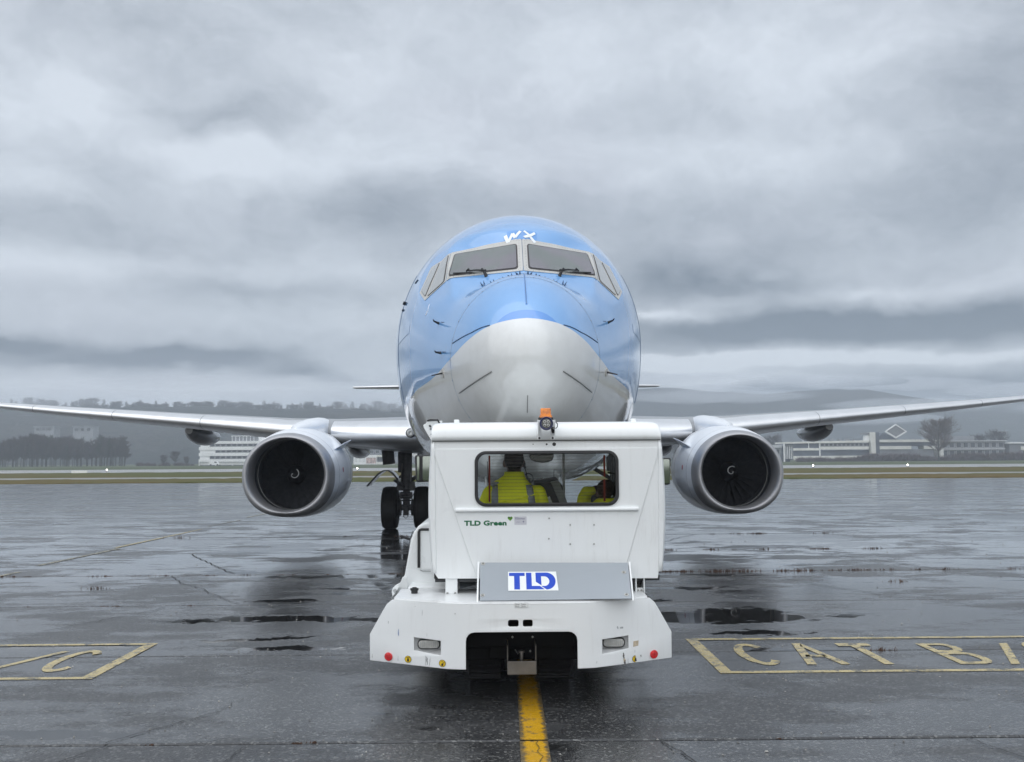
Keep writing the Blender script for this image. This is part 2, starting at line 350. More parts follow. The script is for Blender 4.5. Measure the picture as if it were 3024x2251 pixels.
# ------------------------------------------------------------------ wet apron
def asphalt_mat(name, far=False):
    m_ = bpy.data.materials.new(name); m_.use_nodes = True; nt = m_.node_tree; b = NB(nt); p = nt.nodes['Principled BSDF']
    pos = b.node('ShaderNodeNewGeometry').outputs['Position']
    x, y, z = b.sep(pos)
    warp = b.vm('SUBTRACT', b.noise(pos, 0.9, 5, 0.62, color=True), (0.5, 0.5, 0.5))
    wx, wy, _ = b.sep(warp)
    warp2 = b.vm('SUBTRACT', b.noise(pos, 6.0, 4, 0.65, color=True), (0.5, 0.5, 0.5))
    ux, uy, _ = b.sep(warp2)
    px = b.m('ADD', x, b.m('ADD', b.m('MULTIPLY', wx, 2.2), b.m('MULTIPLY', ux, 0.35)))
    py = b.m('ADD', y, b.m('ADD', b.m('MULTIPLY', wy, 1.1), b.m('MULTIPLY', uy, 0.34)))
    # standing water: low spots
    low = b.noise(b.comb(x, b.m('MULTIPLY', y, 1.5), 0.0), 0.16, 7, 0.60)
    near = b.ramp(y, 14.0, 24.0)                               # the far apron holds more water than the drained strips nearby
    pud = b.ramp(b.m('ADD', low, b.m('MULTIPLY', near, 0.075)), 0.575, 0.600)
    pn = b.m('MULTIPLY', b.m('SUBTRACT', b.noise(b.comb(x, b.m('MULTIPLY', y, 2.2), 7.0), 2.6, 6, 0.68), 0.47), 2.6)
    for cx, cy, sx, sy in PUDDLES:
        da = b.m('DIVIDE', b.m('SUBTRACT', px, cx), sx); de = b.m('DIVIDE', b.m('SUBTRACT', py, cy), sy)
        q = b.m('ADD', b.m('MULTIPLY', da, da), b.m('MULTIPLY', de, de))
        pud = b.m('MAXIMUM', pud, b.ramp(b.m('ADD', q, pn), 1.0, 0.80))
    # damp film: between puddle and bare texture
    film = b.noise(b.comb(x, b.m('MULTIPLY', y, 1.3), 4.0), 0.55, 7, 0.62)
    streak_ = b.noise(b.comb(b.m('MULTIPLY', x, 0.45), b.m('MULTIPLY', y, 1.25), 9.0), 1.9, 6, 0.66)
    film = b.m('ADD', b.m('MULTIPLY', film, 0.62), b.m('MULTIPLY', streak_, 0.38))
    pud = b.m('MAXIMUM', pud, b.m('MULTIPLY', b.ramp(streak_, 0.635, 0.665), b.ramp(y, 11.0, 16.0)))
    filmf = b.ramp(film, 0.44, 0.55)
    farf = b.ramp(y, 7.0, 22.0)
    grain = b.noise(pos, 95.0, 3, 0.65)
    vor = b.node('ShaderNodeTexVoronoi'); vor.inputs['Scale'].default_value = 62.0; b.l.new(pos, vor.inputs['Vector'])
    stone = vor.outputs['Color']; sx_, _, _ = b.sep(stone)
    patch = b.noise(pos, 0.35, 5, 0.6)
    base = b.mix(b.ramp(patch, 0.3, 0.7), (0.030, 0.031, 0.033), (0.060, 0.060, 0.060))
    base = b.mix(b.ramp(sx_, 0.80, 0.98), base, (0.14, 0.14, 0.135))                 # pale chippings
    base = b.mix(b.ramp(sx_, 0.30, 0.05), base, (0.022, 0.022, 0.024))
    oil = b.ramp(b.noise(pos, 0.7, 4, 0.55), 0.62, 0.76)
    base = b.mix(b.m('MULTIPLY', oil, 0.5), base, (0.020, 0.019, 0.018))
    tan = b.ramp(b.noise(b.comb(x, b.m('MULTIPLY', y, 1.0), 11.0), 0.28, 4, 0.5), 0.55, 0.75)
    base = b.mix(b.m('MULTIPLY', tan, 0.35), base, (0.085, 0.080, 0.072))
    base = b.mix(pud, base, b.mix(0.75, base, (0.008, 0.008, 0.008)))
    b.l.new(base, p.inputs['Base Color'])
    rough = b.ramp(filmf, 0.0, 1.0, 0.38, 0.09, smooth=False)
    rough = b.m('SUBTRACT', rough, b.m('MULTIPLY', farf, 0.06))
    rough = b.m('ADD', rough, b.m('MULTIPLY', b.m('SUBTRACT', grain, 0.5), 0.10))
    rough = b.m('ADD', b.m('MULTIPLY', rough, b.m('SUBTRACT', 1.0, pud)), b.m('MULTIPLY', pud, b.ramp(y, 12.0, 34.0, 0.035, 0.17)), clamp=True)
    b.l.new(rough, p.inputs['Roughness'])
    p.inputs['IOR'].default_value = 1.5
    b.l.new(b.m('MULTIPLY', b.m('MULTIPLY', b.ramp(filmf, 0.0, 1.0, 0.25, 1.0), b.ramp(y, 7.0, 20.0, 0.10, 0.8)), b.m('SUBTRACT', 1.0, b.m('MULTIPLY', pud, b.ramp(y, 14.0, 30.0, 1.0, 0.3)))), p.inputs['Coat Weight']); p.inputs['Coat Roughness'].default_value = 0.09; p.inputs['Coat IOR'].default_value = 1.36
    wetn = b.m('SUBTRACT', 1.0, pud)
    h = b.m('ADD', b.m('MULTIPLY', b.m('SUBTRACT', 1.0, vor.outputs['Distance']), 0.6), b.m('MULTIPLY', grain, 0.6))
    fade = b.ramp(y, 6.0, 20.0, 1.0, 0.12)
    bp = b.bump(h, 0.0060, b.m('MULTIPLY', b.m('MULTIPLY', wetn, fade), b.ramp(filmf, 0.0, 1.0, 0.75, 0.35)))
    bp = b.bump(b.noise(b.comb(x, y, 2.0), 1.1, 4, 0.6), 0.010, b.m('MULTIPLY', wetn, 0.5), bp)
    b.l.new(bp, p.inputs['Normal']); b.l.new(bp, p.inputs['Coat Normal'])
    return m_
PUDDLES = [(-2.55, 12.0, 1.05, 0.30), (-1.3, 11.95, 0.8, 0.16), (2.85, 11.85, 0.8, 0.62), (4.3, 11.9, 0.38, 0.14), (-3.6, 11.75, 0.4, 0.10),
           (-2.9, 13.4, 0.55, 0.16), (-2.0, 14.6, 1.1, 0.16), (2.4, 14.4, 1.1, 0.14), (2.6, 10.75, 0.5, 0.14), (-2.4, 10.6, 0.8, 0.10),
           (-4.5, 10.25, 0.7, 0.12), (3.3, 9.75, 1.0, 0.10), (-3.0, 9.95, 1.6, 0.14), (-3.1, 6.95, 0.9, 0.16), (1.5, 13.1, 0.8, 0.2),
           (-2.0, 16.2, 1.8, 0.25), (2.2, 16.0, 1.7, 0.22)]
M['asphalt'] = asphalt_mat('wet_asphalt')
M['joint'] = mat('joint_filler', (0.012, 0.012, 0.012), 0.35, var=0.3, vscale=6)
M['crack'] = mat('crack_seal', (0.016, 0.016, 0.016), 0.6, var=0.3, vscale=20)  # dark filler of the sealed cracks

def paint_mat(name, base, wear=0.5, flake=9.0, edge=False):
    m_ = bpy.data.materials.new(name); m_.use_nodes = True; nt = m_.node_tree; b = NB(nt); p = nt.nodes['Principled BSDF']
    pos = b.node('ShaderNodeNewGeometry').outputs['Position']
    n = b.noise(pos, flake, 7, 0.72); g = b.noise(pos, 55, 5, 0.7)
    w = b.ramp(b.m('ADD', n, b.m('MULTIPLY', b.m('SUBTRACT', g, 0.5), 0.55)), 0.70 - wear * 0.3, 0.80 - wear * 0.3)
    var = b.mix(b.noise(pos, 3.0, 4, 0.6), tuple(k * 0.75 for k in base), tuple(min(1, k * 1.15) for k in base))
    ec = (0.06, 0.058, 0.05)
    if edge:
        x, y, z = b.sep(pos)
        d = b.m('ABSOLUTE', b.m('SUBTRACT', b.m('ADD', x, b.m('MULTIPLY', b.m('SUBTRACT', b.noise(pos, 14, 4, 0.6), 0.5), 0.10)), edge))
        w = b.m('MAXIMUM', w, b.ramp(d, 0.052, 0.082, 0.0, 0.9))
        ec = (0.085, 0.078, 0.06)
    b.l.new(b.mix(w, var, ec), p.inputs['Base Color'])
    b.l.new(b.ramp(n, 0.3, 0.7, 0.20, 0.36), p.inputs['Roughness'])
    b.l.new(b.bump(g, 0.002), p.inputs['Normal'])
    return m_
M['line_yellow'] = paint_mat('line_yellow', (0.62, 0.34, 0.015), 0.45, 9.0, edge=0.208)
M['ghost_yellow'] = paint_mat('ghost_yellow', (0.30, 0.26, 0.15), 0.72, 3.0)
M['pale_yellow'] = paint_mat('pale_yellow', (0.52, 0.41, 0.17), 0.66, 8.0)

apron = tag(empty('apron', (0, 0, 0)), 'wet dark asphalt apron laid in wide strips with puddles', kind='structure')
JOINTS = [-3.0, 1.0, 4.2, 6.76, 9.74, 13.1, 16.5, 20.35, 24.5, 28.8, 33.1, 37.4, 42.0]
rng = random.Random(4)
for i in range(len(JOINTS) - 1):
    y0, y1 = JOINTS[i], JOINTS[i + 1]; g = 0.007; dz = rng.uniform(-0.002, 0.001)
    m = MB(); n = 60; xs = [-60 + 120 * k / n for k in range(n + 1)]
    w0 = [y0 + g + rng.uniform(-.004, .006) for _ in xs]; w1 = [y1 - g - rng.uniform(-.004, .006) for _ in xs]
    m.loft([[(x, w0[k], -0.10) for k, x in enumerate(xs)], [(x, w0[k], dz - 0.008) for k, x in enumerate(xs)], [(x, w0[k] + 0.02, dz) for k, x in enumerate(xs)],
            [(x, w1[k] - 0.02, dz) for k, x in enumerate(xs)], [(x, w1[k], dz - 0.008) for k, x in enumerate(xs)], [(x, w1[k], -0.10) for k, x in enumerate(xs)]], closed=False)
    m.build('paving_strip', M['asphalt'], apron)
m = MB(); m.add([(-150, 42.007, 0), (150, 42.007, 0), (150, 83.6, 0), (-150, 85.4, 0)], [(0, 1, 2, 3)]); m.build('outer_paving', M['asphalt'], apron)
m = MB(); m.add([(-60, 42.007, 0), (-150, 42.007, 0), (-150, -3, 0), (-60, -3, 0), (60, 42.007, 0), (150, 42.007, 0), (150, -3, 0), (60, -3, 0)], [(0, 1, 2, 3), (7, 6, 5, 4)]); m.build('outer_paving', M['asphalt'], apron)
m = MB(); m.add([(-60, -3, -0.018), (60, -3, -0.018), (60, 42, -0.018), (-60, 42, -0.018)], [(0, 1, 2, 3)]); m.build('joint_filler', M['joint'], apron)

def flat(name, polys, mt, z=0.004, parent=apron):
    m = MB()
    for p in polys: m.add([(x, y, z) for x, y in p], [tuple(range(len(p)))])
    me = m.mesh(name, fix=False)
    bm = bmesh.new(); bm.from_mesh(me)
    for f in bm.faces:
        if f.normal.z < 0: f.normal_flip()
    bm.to_mesh(me); bm.free()
    return mesh_obj(name, me, mt, parent)
def strip(pts, w):
    """quads along a polyline"""
    out = []; L, Q = [], []
    for i, p in enumerate(pts):
        a = Vector(pts[max(i - 1, 0)]); c = Vector(pts[min(i + 1, len(pts) - 1)]); d = (c - a).normalized(); nn = Vector((-d.y, d.x)) * w / 2
        L.append(tuple(Vector(p) + nn)); Q.append(tuple(Vector(p) - nn))
    for i in range(len(pts) - 1): out.append([L[i], L[i + 1], Q[i + 1], Q[i]])
    return out
tag(flat('centre_line', [[(0.110, 2.0), (0.295, 2.0), (0.295, 6.745), (0.110, 6.745)]], M['line_yellow']), 'worn yellow line running under the tug')
flat('centre_line', [[(0.112, 6.775), (0.297, 6.775), (0.310, 9.725), (0.125, 9.725)]], M['line_yellow'])
flat('centre_line', [[(0.125, 9.755), (0.310, 9.755), (0.33, 30), (0.145, 30)]], M['line_yellow'])
for a, b_, mt_ in ((15.0, 17.2, 'ghost_yellow'), (18.2, 21.6, 'ghost_yellow'), (21.8, 27.4, 'pale_yellow'), (28.6, 31.6, 'ghost_yellow'), (33, 38, 'ghost_yellow')):
    tag(flat('painted_dash', [[(-8.33, a), (-8.23, a), (-8.07, b_), (-8.17, b_)]], M[mt_], 0.006), 'faded pale yellow line running away at the left')

def letter_C(x, y, w, h, t):
    cx, cy = x + w / 2, y + h / 2; o = []; q = []
    for k in range(17):
        a = R(42 + 276 * k / 16)
        o.append((cx + (w / 2) * math.cos(a) * 1.05, cy + h / 2 * math.sin(a))); q.append((cx + (w / 2 - t) * math.cos(a) * 1.05, cy + (h / 2 - t * 1.3) * math.sin(a)))
    return [[o[i], o[i + 1], q[i + 1], q[i]] for i in range(16)]
def letter_A(x, y, w, h, t):
    c = x + w / 2
    return [[(x, y), (x + t, y), (c + t * .5, y + h), (c - t * .5, y + h)][::1], [(x + w - t, y), (x + w, y), (c + t * .5, y + h), (c + t * .02, y + h * .86)],
            [(x + w * .24, y + h * .34), (x + w * .76, y + h * .34), (x + w * .72, y + h * .43), (x + w * .28, y + h * .43)]]
def letter_T(x, y, w, h, t):
    c = x + w / 2
    return [[(x, y + h - t * 1.6), (x + w, y + h - t * 1.6), (x + w, y + h), (x, y + h)], [(c - t / 2, y), (c + t / 2, y), (c + t / 2, y + h - t * 1.6), (c - t / 2, y + h - t * 1.6)]]
def letter_B(x, y, w, h, t):
    out = [[(x, y), (x + t, y), (x + t, y + h), (x, y + h)]]
    def bowl(y0, hh, ww):
        res = []
        o = [(x + t, y0 + hh), (x + ww * .62, y0 + hh)] + [(x + ww * .62 + ww * .38 * math.sin(R(a)), y0 + hh / 2 + hh / 2 * math.cos(R(a))) for a in range(20, 161, 20)] + [(x + ww * .62, y0), (x + t, y0)]
        q = [(x + t, y0 + hh - t * 1.3), (x + ww * .6, y0 + hh - t * 1.3)] + [(x + ww * .6 + (ww * .38 - t) * math.sin(R(a)), y0 + hh / 2 + (hh / 2 - t * 1.3) * math.cos(R(a))) for a in range(20, 161, 20)] + [(x + ww * .6, y0 + t * 1.3), (x + t, y0 + t * 1.3)]
        return [[o[i], o[i + 1], q[i + 1], q[i]] for i in range(len(o) - 1)]
    return out + bowl(y, h * .54, w) + bowl(y + h * .54 - t * .0, h * .46, w * .92)
def marking(side):
    x0, x1 = (1.87, 9.6) if side > 0 else (-11.6, -3.50)
    t = 0.085
    tag(flat('marking_border', [[(x0, 8.76), (x1, 8.76), (x1, 8.76 + t), (x0, 8.76 + t)], [(x0, 10.34), (x1, 10.34), (x1, 10.425), (x0, 10.425)],
                            [(x0, 8.76 + t), (x0 + .11, 8.76 + t), (x0 + .11, 10.34), (x0, 10.34)], [(x1 - .11, 8.76 + t), (x1, 8.76 + t), (x1, 10.34), (x1 - .11, 10.34)]], M['pale_yellow']),
        'pale yellow painted box border %s of the tug' % ('right' if side > 0 else 'left'))
    ox = 0.0 if side > 0 else -9.20
    t = .085
    for nm, polys in (('C', letter_C(2.22 + ox, 9.08, .34, 1.04, .085)), ('A', letter_A(2.72 + ox, 9.09, .39, 1.03, .085)), ('T', letter_T(3.29 + ox, 9.08, .32, 1.02, .088)),
                      ('B', letter_B(4.08 + ox - (.14 if side < 0 else 0), 9.06, .36, 1.0, .075)), ('slash', [[(4.52 + ox, 9.04), (4.60 + ox, 9.04), (4.98 + ox, 10.03), (4.90 + ox, 10.03)]]), ('C', letter_C(5.03 + ox, 9.06, .34, 1.02, .085))):
        tag(flat('painted_letter', polys, M['pale_yellow']), 'painted %s in the marking on the %s' % ('slash' if nm == 'slash' else 'letter ' + nm, 'right' if side > 0 else 'left'))
marking(1); marking(-1)

# cracks in the asphalt: thin irregular ribbons
def crack(p0, p1, seed, w=0.012, amp=0.05, n=26, z=0.006):
    rg = random.Random(seed); pts = []
    a, c = Vector(p0), Vector(p1); d = (c - a); nn = Vector((-d.y, d.x)).normalized(); o = 0
    for k in range(n + 1):
        o += rg.uniform(-amp, amp) * 0.6; o *= 0.85
        pts.append(tuple(a + d * k / n + nn * o))
    polys = []
    for i, q in enumerate(strip(pts, w)):
        polys.append(q)
    return polys
cracks = []
for i, (a, c, w) in enumerate([((-3.05, 5.6), (-2.55, 6.74), .014), ((-2.62, 6.78), (-2.10, 7.6), .016), ((-2.1, 7.6), (-2.02, 8.0), .008), ((-1.75, 6.0), (-1.66, 6.74), .008),
                               ((0.215, 6.0), (0.235, 6.74), .007), ((1.30, 5.9), (1.02, 6.74), .018), ((3.4, 5.6), (3.05, 6.74), .014),
                               ((-2.0, 9.7), (-0.9, 10.9), .012), ((2.2, 12.0), (1.3, 13.0), .012), ((4.6, 6.8), (5.3, 7.9), .01), ((-5.0, 11.2), (-4.2, 12.9), .02), ((-3.4, 13.2), (-5.4, 16.4), .02),
                               ((5.2, 13.2), (3.9, 16.3), .02), ((7.2, 16.6), (5.8, 20.2), .03), ((-4.4, 16.7), (-6.2, 20.2), .03), ((2.6, 20.5), (4.6, 24.3), .03)]):
    tag(flat('crack', crack(a, c, i, w * .7, 0.022 if w < .02 else .06), M['crack'], 0.0075), None)

# weeds and debris in the joints
def tufts():
    rg = random.Random(8); m = MB()
    def blade(x, y, h, w, lx, ly): m.add([(x - w, y, -0.005), (x + w, y, -0.005), (x + lx, y + ly, h)], [(0, 1, 2)])
    spots = []
    for _ in range(36): spots.append((rg.uniform(2.0, 9.5), 16.5, rg.uniform(.02, .09)))
    for _ in range(26): spots.append((rg.uniform(-9.5, -1.5), 16.5, rg.uniform(.01, .05)))
    for _ in range(5): spots.append((rg.uniform(-6.5, -3), 13.1, rg.uniform(.01, .03)))
    for _ in range(16): spots.append((rg.uniform(2, 8), 20.35, rg.uniform(.02, .08)))
    for _ in range(14): spots.append((rg.uniform(-9, 9), 24.5, rg.uniform(.03, .10)))
    for _ in range(5): spots.append((rg.uniform(-3, 3), 6.76, rg.uniform(.006, .015)))
    spots.append((3.62, 9.74, .07)); spots.append((-5.9, 14.9, .09)); spots.append((5.9, 15.0, .07)); spots.append((-1.25, 6.77, .02))
    for x, y, s in spots:
        for k in range(int(10 + 160 * s)):
            a = rg.uniform(0, 6.28); r = abs(rg.gauss(0, s * 1.2))
            blade(x + r * math.cos(a) * 1.6, y + rg.uniform(-.006, .006) + (0.02 if y in (14.9, 15.0) else 0) * math.sin(a), rg.uniform(.2, .75) * s, rg.uniform(.003, .008), rg.uniform(-.4, .4) * s, rg.uniform(-.2, .2) * s)
    o = m.build('weeds', M['weed'], None, fix=False)
    tag(o, 'small reddish brown weeds growing in the paving joints', 'weeds', kind='stuff')
M['weed'] = mat('weed', (0.085, 0.045, 0.028), 0.8, var=0.6, vscale=4)
tufts()
def pebbles():
    rg = random.Random(11); m = MB()
    for _ in range(900):
        y = 5.5 + 22 * rg.random() ** 1.6; x = rg.uniform(-.6, .6) * y
        if abs(x - .14) < 1.2 and 7.5 < y < 15: continue
        s = rg.uniform(.002, .007) * (1 + y / 14); z = 0.002
        m.add([(x - s, y, z), (x + s * rg.uniform(.5, 1), y - s, z), (x + s * .4, y + s, z), (x, y, z + s * .8)], [(0, 1, 3), (1, 2, 3), (2, 0, 3)])
    tag(m.build('loose_grit', M['grit'], None, fix=False), 'tiny pale grit scattered over the wet asphalt', 'grit', kind='stuff')
M['grit'] = mat('grit', (0.28, 0.27, 0.25), 0.7, var=0.7, vscale=2)
pebbles()

# ------------------------------------------------------------------ grass, tracks, runway, far ground
def grass_mat(name, c1, c2, c3):
    m_ = bpy.data.materials.new(name); m_.use_nodes = True; nt = m_.node_tree; b = NB(nt); p = nt.nodes['Principled BSDF']
    pos = b.node('ShaderNodeNewGeometry').outputs['Position']; x, y, z = b.sep(pos)
    a = b.noise(pos, 0.035, 5, 0.6); c = b.noise(b.comb(x, b.m('MULTIPLY', y, .4), 0), 0.6, 6, 0.7)
    col = b.mix(b.ramp(a, 0.38, 0.62), c1, c2); col = b.mix(b.ramp(c, 0.5, 0.75, 0, 0.8), col, c3)
    b.l.new(col, p.inputs['Base Color']); p.inputs['Roughness'].default_value = 0.95; p.inputs['Specular IOR Level'].default_value = 0.1
    return m_
M['grass'] = grass_mat('verge_grass', (0.072, 0.084, 0.024), (0.118, 0.088, 0.034), (0.048, 0.064, 0.016))
M['grass_far'] = grass_mat('far_grass', (0.065, 0.085, 0.040), (0.075, 0.088, 0.045), (0.050, 0.070, 0.030))
M['runway'] = mat('runway_concrete', (0.24, 0.235, 0.23), 0.30, var=0.12, vscale=0.1, rvar=0.2)
M['track'] = mat('track_concrete', (0.17, 0.175, 0.17), 0.4, var=0.15, vscale=0.2, rvar=0.2)
def sheet(name, ya0, ya1, yb0, yb1, z, mt, label, xw=420, n=60, rough_edge=0.0):
    """sheet from (ya0 at left, ya1 at right) to (yb0,yb1)"""
    rg = random.Random(int(ya0 * 10)); m = MB(); A = []; B = []
    for k in range(n + 1):
        t = k / n; x = -xw + 2 * xw * t
        A.append((x, ya0 + (ya1 - ya0) * t + rg.uniform(-rough_edge, rough_edge), z)); B.append((x, yb0 + (yb1 - yb0) * t, z))
    m.loft([A, B], closed=False); return tag(m.build(name, mt, None), label, kind='structure')
m = MB(); m.add([(-2600, -300, -0.9), (2600, -300, -0.9), (2600, 1850, -0.9), (-2600, 1850, -0.9)], [(0, 1, 2, 3)])
tag(m.build('ground', M['grass_far'], None), 'flat ground reaching to the horizon', kind='structure')
m = MB(); m.add([(-150, -3, 0), (-150, -3, -.9), (150, -3, -.9), (150, -3, 0)], [(0, 1, 2, 3)]); m.build('apron_edge', M['joint'], apron)
sheet('grass_field', 84.9, 84.1, 640, 640, -0.25, M['grass_far'], 'green grass field beyond the runway', xw=900)
# raised verge with an uneven dark edge towards the apron
def verge(name, ya, yb, z, mt, label, seed, xw=150):
    rg = random.Random(seed); m = MB(); n = 420; rings = [[], [], [], []]
    o = 0
    for k in range(n + 1):
        x = -xw + 2 * xw * k / n; o = o * .8 + rg.uniform(-.35, .35); h = z + rg.uniform(-.02, .03)
        sl = -0.006 * x
        rings[0].append((x, ya + sl + o, -.26)); rings[1].append((x, ya + sl + o + .15, h - .03)); rings[2].append((x, ya + sl + o + 1.2, h)); rings[3].append((x, yb + sl + rg.uniform(-.4, .4), h))
    m.loft(rings, closed=False); return tag(m.build(name, mt, None), label, kind='structure')
verge('grass_verge', 84.9, 101.5, 0.07, M['grass'], 'narrow green grass verge along the apron edge', 1)
sheet('service_track', 101.5, 101.5, 112.5, 112.5, 0.035, M['track'], 'thin grey track between two grass strips', xw=160)
verge('grass_strip', 112.5, 161.5, 0.05, M['grass'], 'yellow brown grass strip before the runway', 2, xw=190)
sheet('runway', 161.5, 159.5, 218, 216, 0.05, M['runway'], 'pale wet runway strip crossing behind the aircraft', xw=420)

# ------------------------------------------------------------------ hills
def hill(name, prof, y0, y1, mt, label, seed, bump_=2.0):
    """prof: (x, height) of the crest; slope rises from y0 to y1"""
    rg = random.Random(seed); n = 90; rows = 14; xs0, xs1 = prof[0][0], prof[-1][0]
    def H(x):
        for (a, ha), (c, hc) in zip(prof, prof[1:]):
            if a <= x <= c: t = (x - a) / (c - a); t = t * t * (3 - 2 * t); return ha + (hc - ha) * t
        return prof[-1][1]
    rings = []
    for j in range(rows + 1):
        t = j / rows; r = []
        for k in range(n + 1):
            x = xs0 + (xs1 - xs0) * k / n
            h = H(x) * (math.sin(t * math.pi / 2) ** 1.3 if t < 1 else 1) + (rg.uniform(-1, 1) * bump_ * (1 if 0 < j else 0))
            r.append((x, y0 + (y1 - y0) * t, h - (0.9 if j == 0 else 0)))
        rings.append(r)
    rings.append([(x, y1 + 150, -.9) for x, _, _ in rings[0]])
    m = MB(); m.loft(rings, closed=False); return tag(m.build(name, mt, None, smooth=60), label, kind='structure')
def wood_mat(name, c1, c2, c3):
    m_ = bpy.data.materials.new(name); m_.use_nodes = True; nt = m_.node_tree; b = NB(nt); p = nt.nodes['Principled BSDF']
    pos = b.node('ShaderNodeNewGeometry').outputs['Position']
    a = b.noise(pos, 0.008, 4, 0.6); c = b.noise(pos, 0.14, 6, 0.75)
    col = b.mix(b.ramp(a, 0.4, 0.62), c1, c2); col = b.mix(b.ramp(c, 0.4, 0.65), col, c3)
    b.l.new(col, p.inputs['Base Color']); p.inputs['Roughness'].default_value = 1.0; p.inputs['Specular IOR Level'].default_value = 0.0
    b.l.new(b.bump(c, 4.0), p.inputs['Normal'])
    return m_
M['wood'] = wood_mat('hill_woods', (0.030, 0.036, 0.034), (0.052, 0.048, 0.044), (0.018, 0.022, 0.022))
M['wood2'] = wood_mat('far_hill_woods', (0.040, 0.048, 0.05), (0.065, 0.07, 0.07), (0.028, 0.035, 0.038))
hillL = hill('hill', [(-1100, 66), (-700, 62), (-434, 54), (-340, 52), (-281, 52), (-216, 50), (-150, 49), (-60, 44), (60, 30), (200, 12), (330, 2)], 640, 980, M['wood'], 'low wooded ridge behind the runway at the left', 3)
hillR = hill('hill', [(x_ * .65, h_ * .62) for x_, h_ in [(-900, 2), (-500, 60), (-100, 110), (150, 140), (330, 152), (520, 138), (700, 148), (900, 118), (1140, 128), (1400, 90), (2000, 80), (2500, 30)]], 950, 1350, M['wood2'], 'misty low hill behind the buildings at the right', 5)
# ------------------------------------------------------------------ bare winter trees
M['bark'] = mat('bark', (0.030, 0.027, 0.026), 0.9, var=0.3, vscale=1.0)
M['twig'] = mat('twig', (0.045, 0.034, 0.032), 0.95, var=0.4, vscale=0.3)
M['twig_green'] = mat('twig_green', (0.030, 0.036, 0.026), 0.95, var=0.4, vscale=0.3)
M['twig_brown'] = mat('twig_brown', (0.085, 0.058, 0.045), 0.95, var=0.4, vscale=0.3)
def tree_meshes(seed, h=12.0, spread=0.28, up=0.75, kids=26, first=0.3, round_=False, fine=5):
    rg = random.Random(seed); tr = MB(); cr = MB()
    def seg(m, a, c, r0, r1):
        d = (c - a); 
        if d.length < 1e-4: return
        d.normalize(); u = d.orthogonal().normalized(); w = d.cross(u)
        k = len(m.v)
        for p, r in ((a, r0), (c, r1)):
            for i in range(3): m.v.append(tuple(p + (u * math.cos(2.094 * i) + w * math.sin(2.094 * i)) * r))
        m.f += [(k, k + 1, k + 4, k + 3), (k + 1, k + 2, k + 5, k + 4), (k + 2, k, k + 3, k + 5)]
    top = []; p = Vector((0, 0, 0)); n = 8
    for i in range(n):
        q = p + Vector((rg.uniform(-.12, .12), rg.uniform(-.12, .12), h * .9 / n))
        seg(tr, p, q, .028 * h * (1 - i / n) ** .8 * .6 + .03, .028 * h * (1 - (i + 1) / n) ** .8 * .6 + .02); top.append((p.copy(), q.copy())); p = q
    for k in range(kids):
        t = first + (1 - first) * (k + rg.random()) / kids; i = min(n - 1, int(t * n)); a, c = top[i]; s = a.lerp(c, t * n - i)
        ang = rg.uniform(0, 6.283)
        L = h * spread * (math.sin(math.pi * min(1, (t - first) / (1 - first) * .85 + .12)) ** .6 if round_ else (1.15 - .55 * t)) * rg.uniform(.7, 1.15)
        dr = Vector((math.cos(ang), math.sin(ang), up * rg.uniform(.6, 1.4))).normalized()
        e = s + dr * L; mid = s.lerp(e, .5) + Vector((0, 0, -.04 * L)); seg(cr, s, mid, .038, .026); seg(cr, mid, e, .026, .014)
        for j in range(fine * 2):
            tt = rg.uniform(.25, 1); b0 = s.lerp(e, tt); d2 = (dr + Vector((rg.uniform(-.9, .9), rg.uniform(-.9, .9), rg.uniform(-.2, .9)))).normalized(); l2 = L * rg.uniform(.25, .5)
            b1 = b0 + d2 * l2; seg(cr, b0, b1, .024, .015)
            for _ in range(3):
                c0 = b0.lerp(b1, rg.uniform(.3, 1)); d3 = (d2 + Vector((rg.uniform(-1, 1), rg.uniform(-1, 1), rg.uniform(-.3, 1)))).normalized()
                seg(cr, c0, c0 + d3 * l2 * rg.uniform(.4, .8), .020, .010)
    a = tr.mesh('trunk', False); c = cr.mesh('crown', False); a.materials.append(M['bark']); c.materials.append(M['twig'])
    return a, c
TALL = [tree_meshes(s, 12, .18, 1.3, 50, .28, False, 7) for s in (1, 2, 3, 4)]
ROUND = [tree_meshes(s, 12, .36, .75, 80, .22, True, 9) for s in (11, 12, 13)]
def tree(x, y, z, h, variants, rg, label, group, mt=None, name='bare_tree', sx=1.0):
    tr, cr = rg.choice(variants); o = empty(name, (x, y, z), rg.uniform(0, 6.28)); o.scale = (h / 12 * sx, h / 12 * sx, h / 12)
    link(bpy.data.objects.new('trunk', tr), o)
    c = link(bpy.data.objects.new('crown', cr), o)
    if mt: c.material_slots[0].link = 'OBJECT'; c.material_slots[0].material = mt
    return tag(o, label, 'tree', group)
rg = random.Random(21)
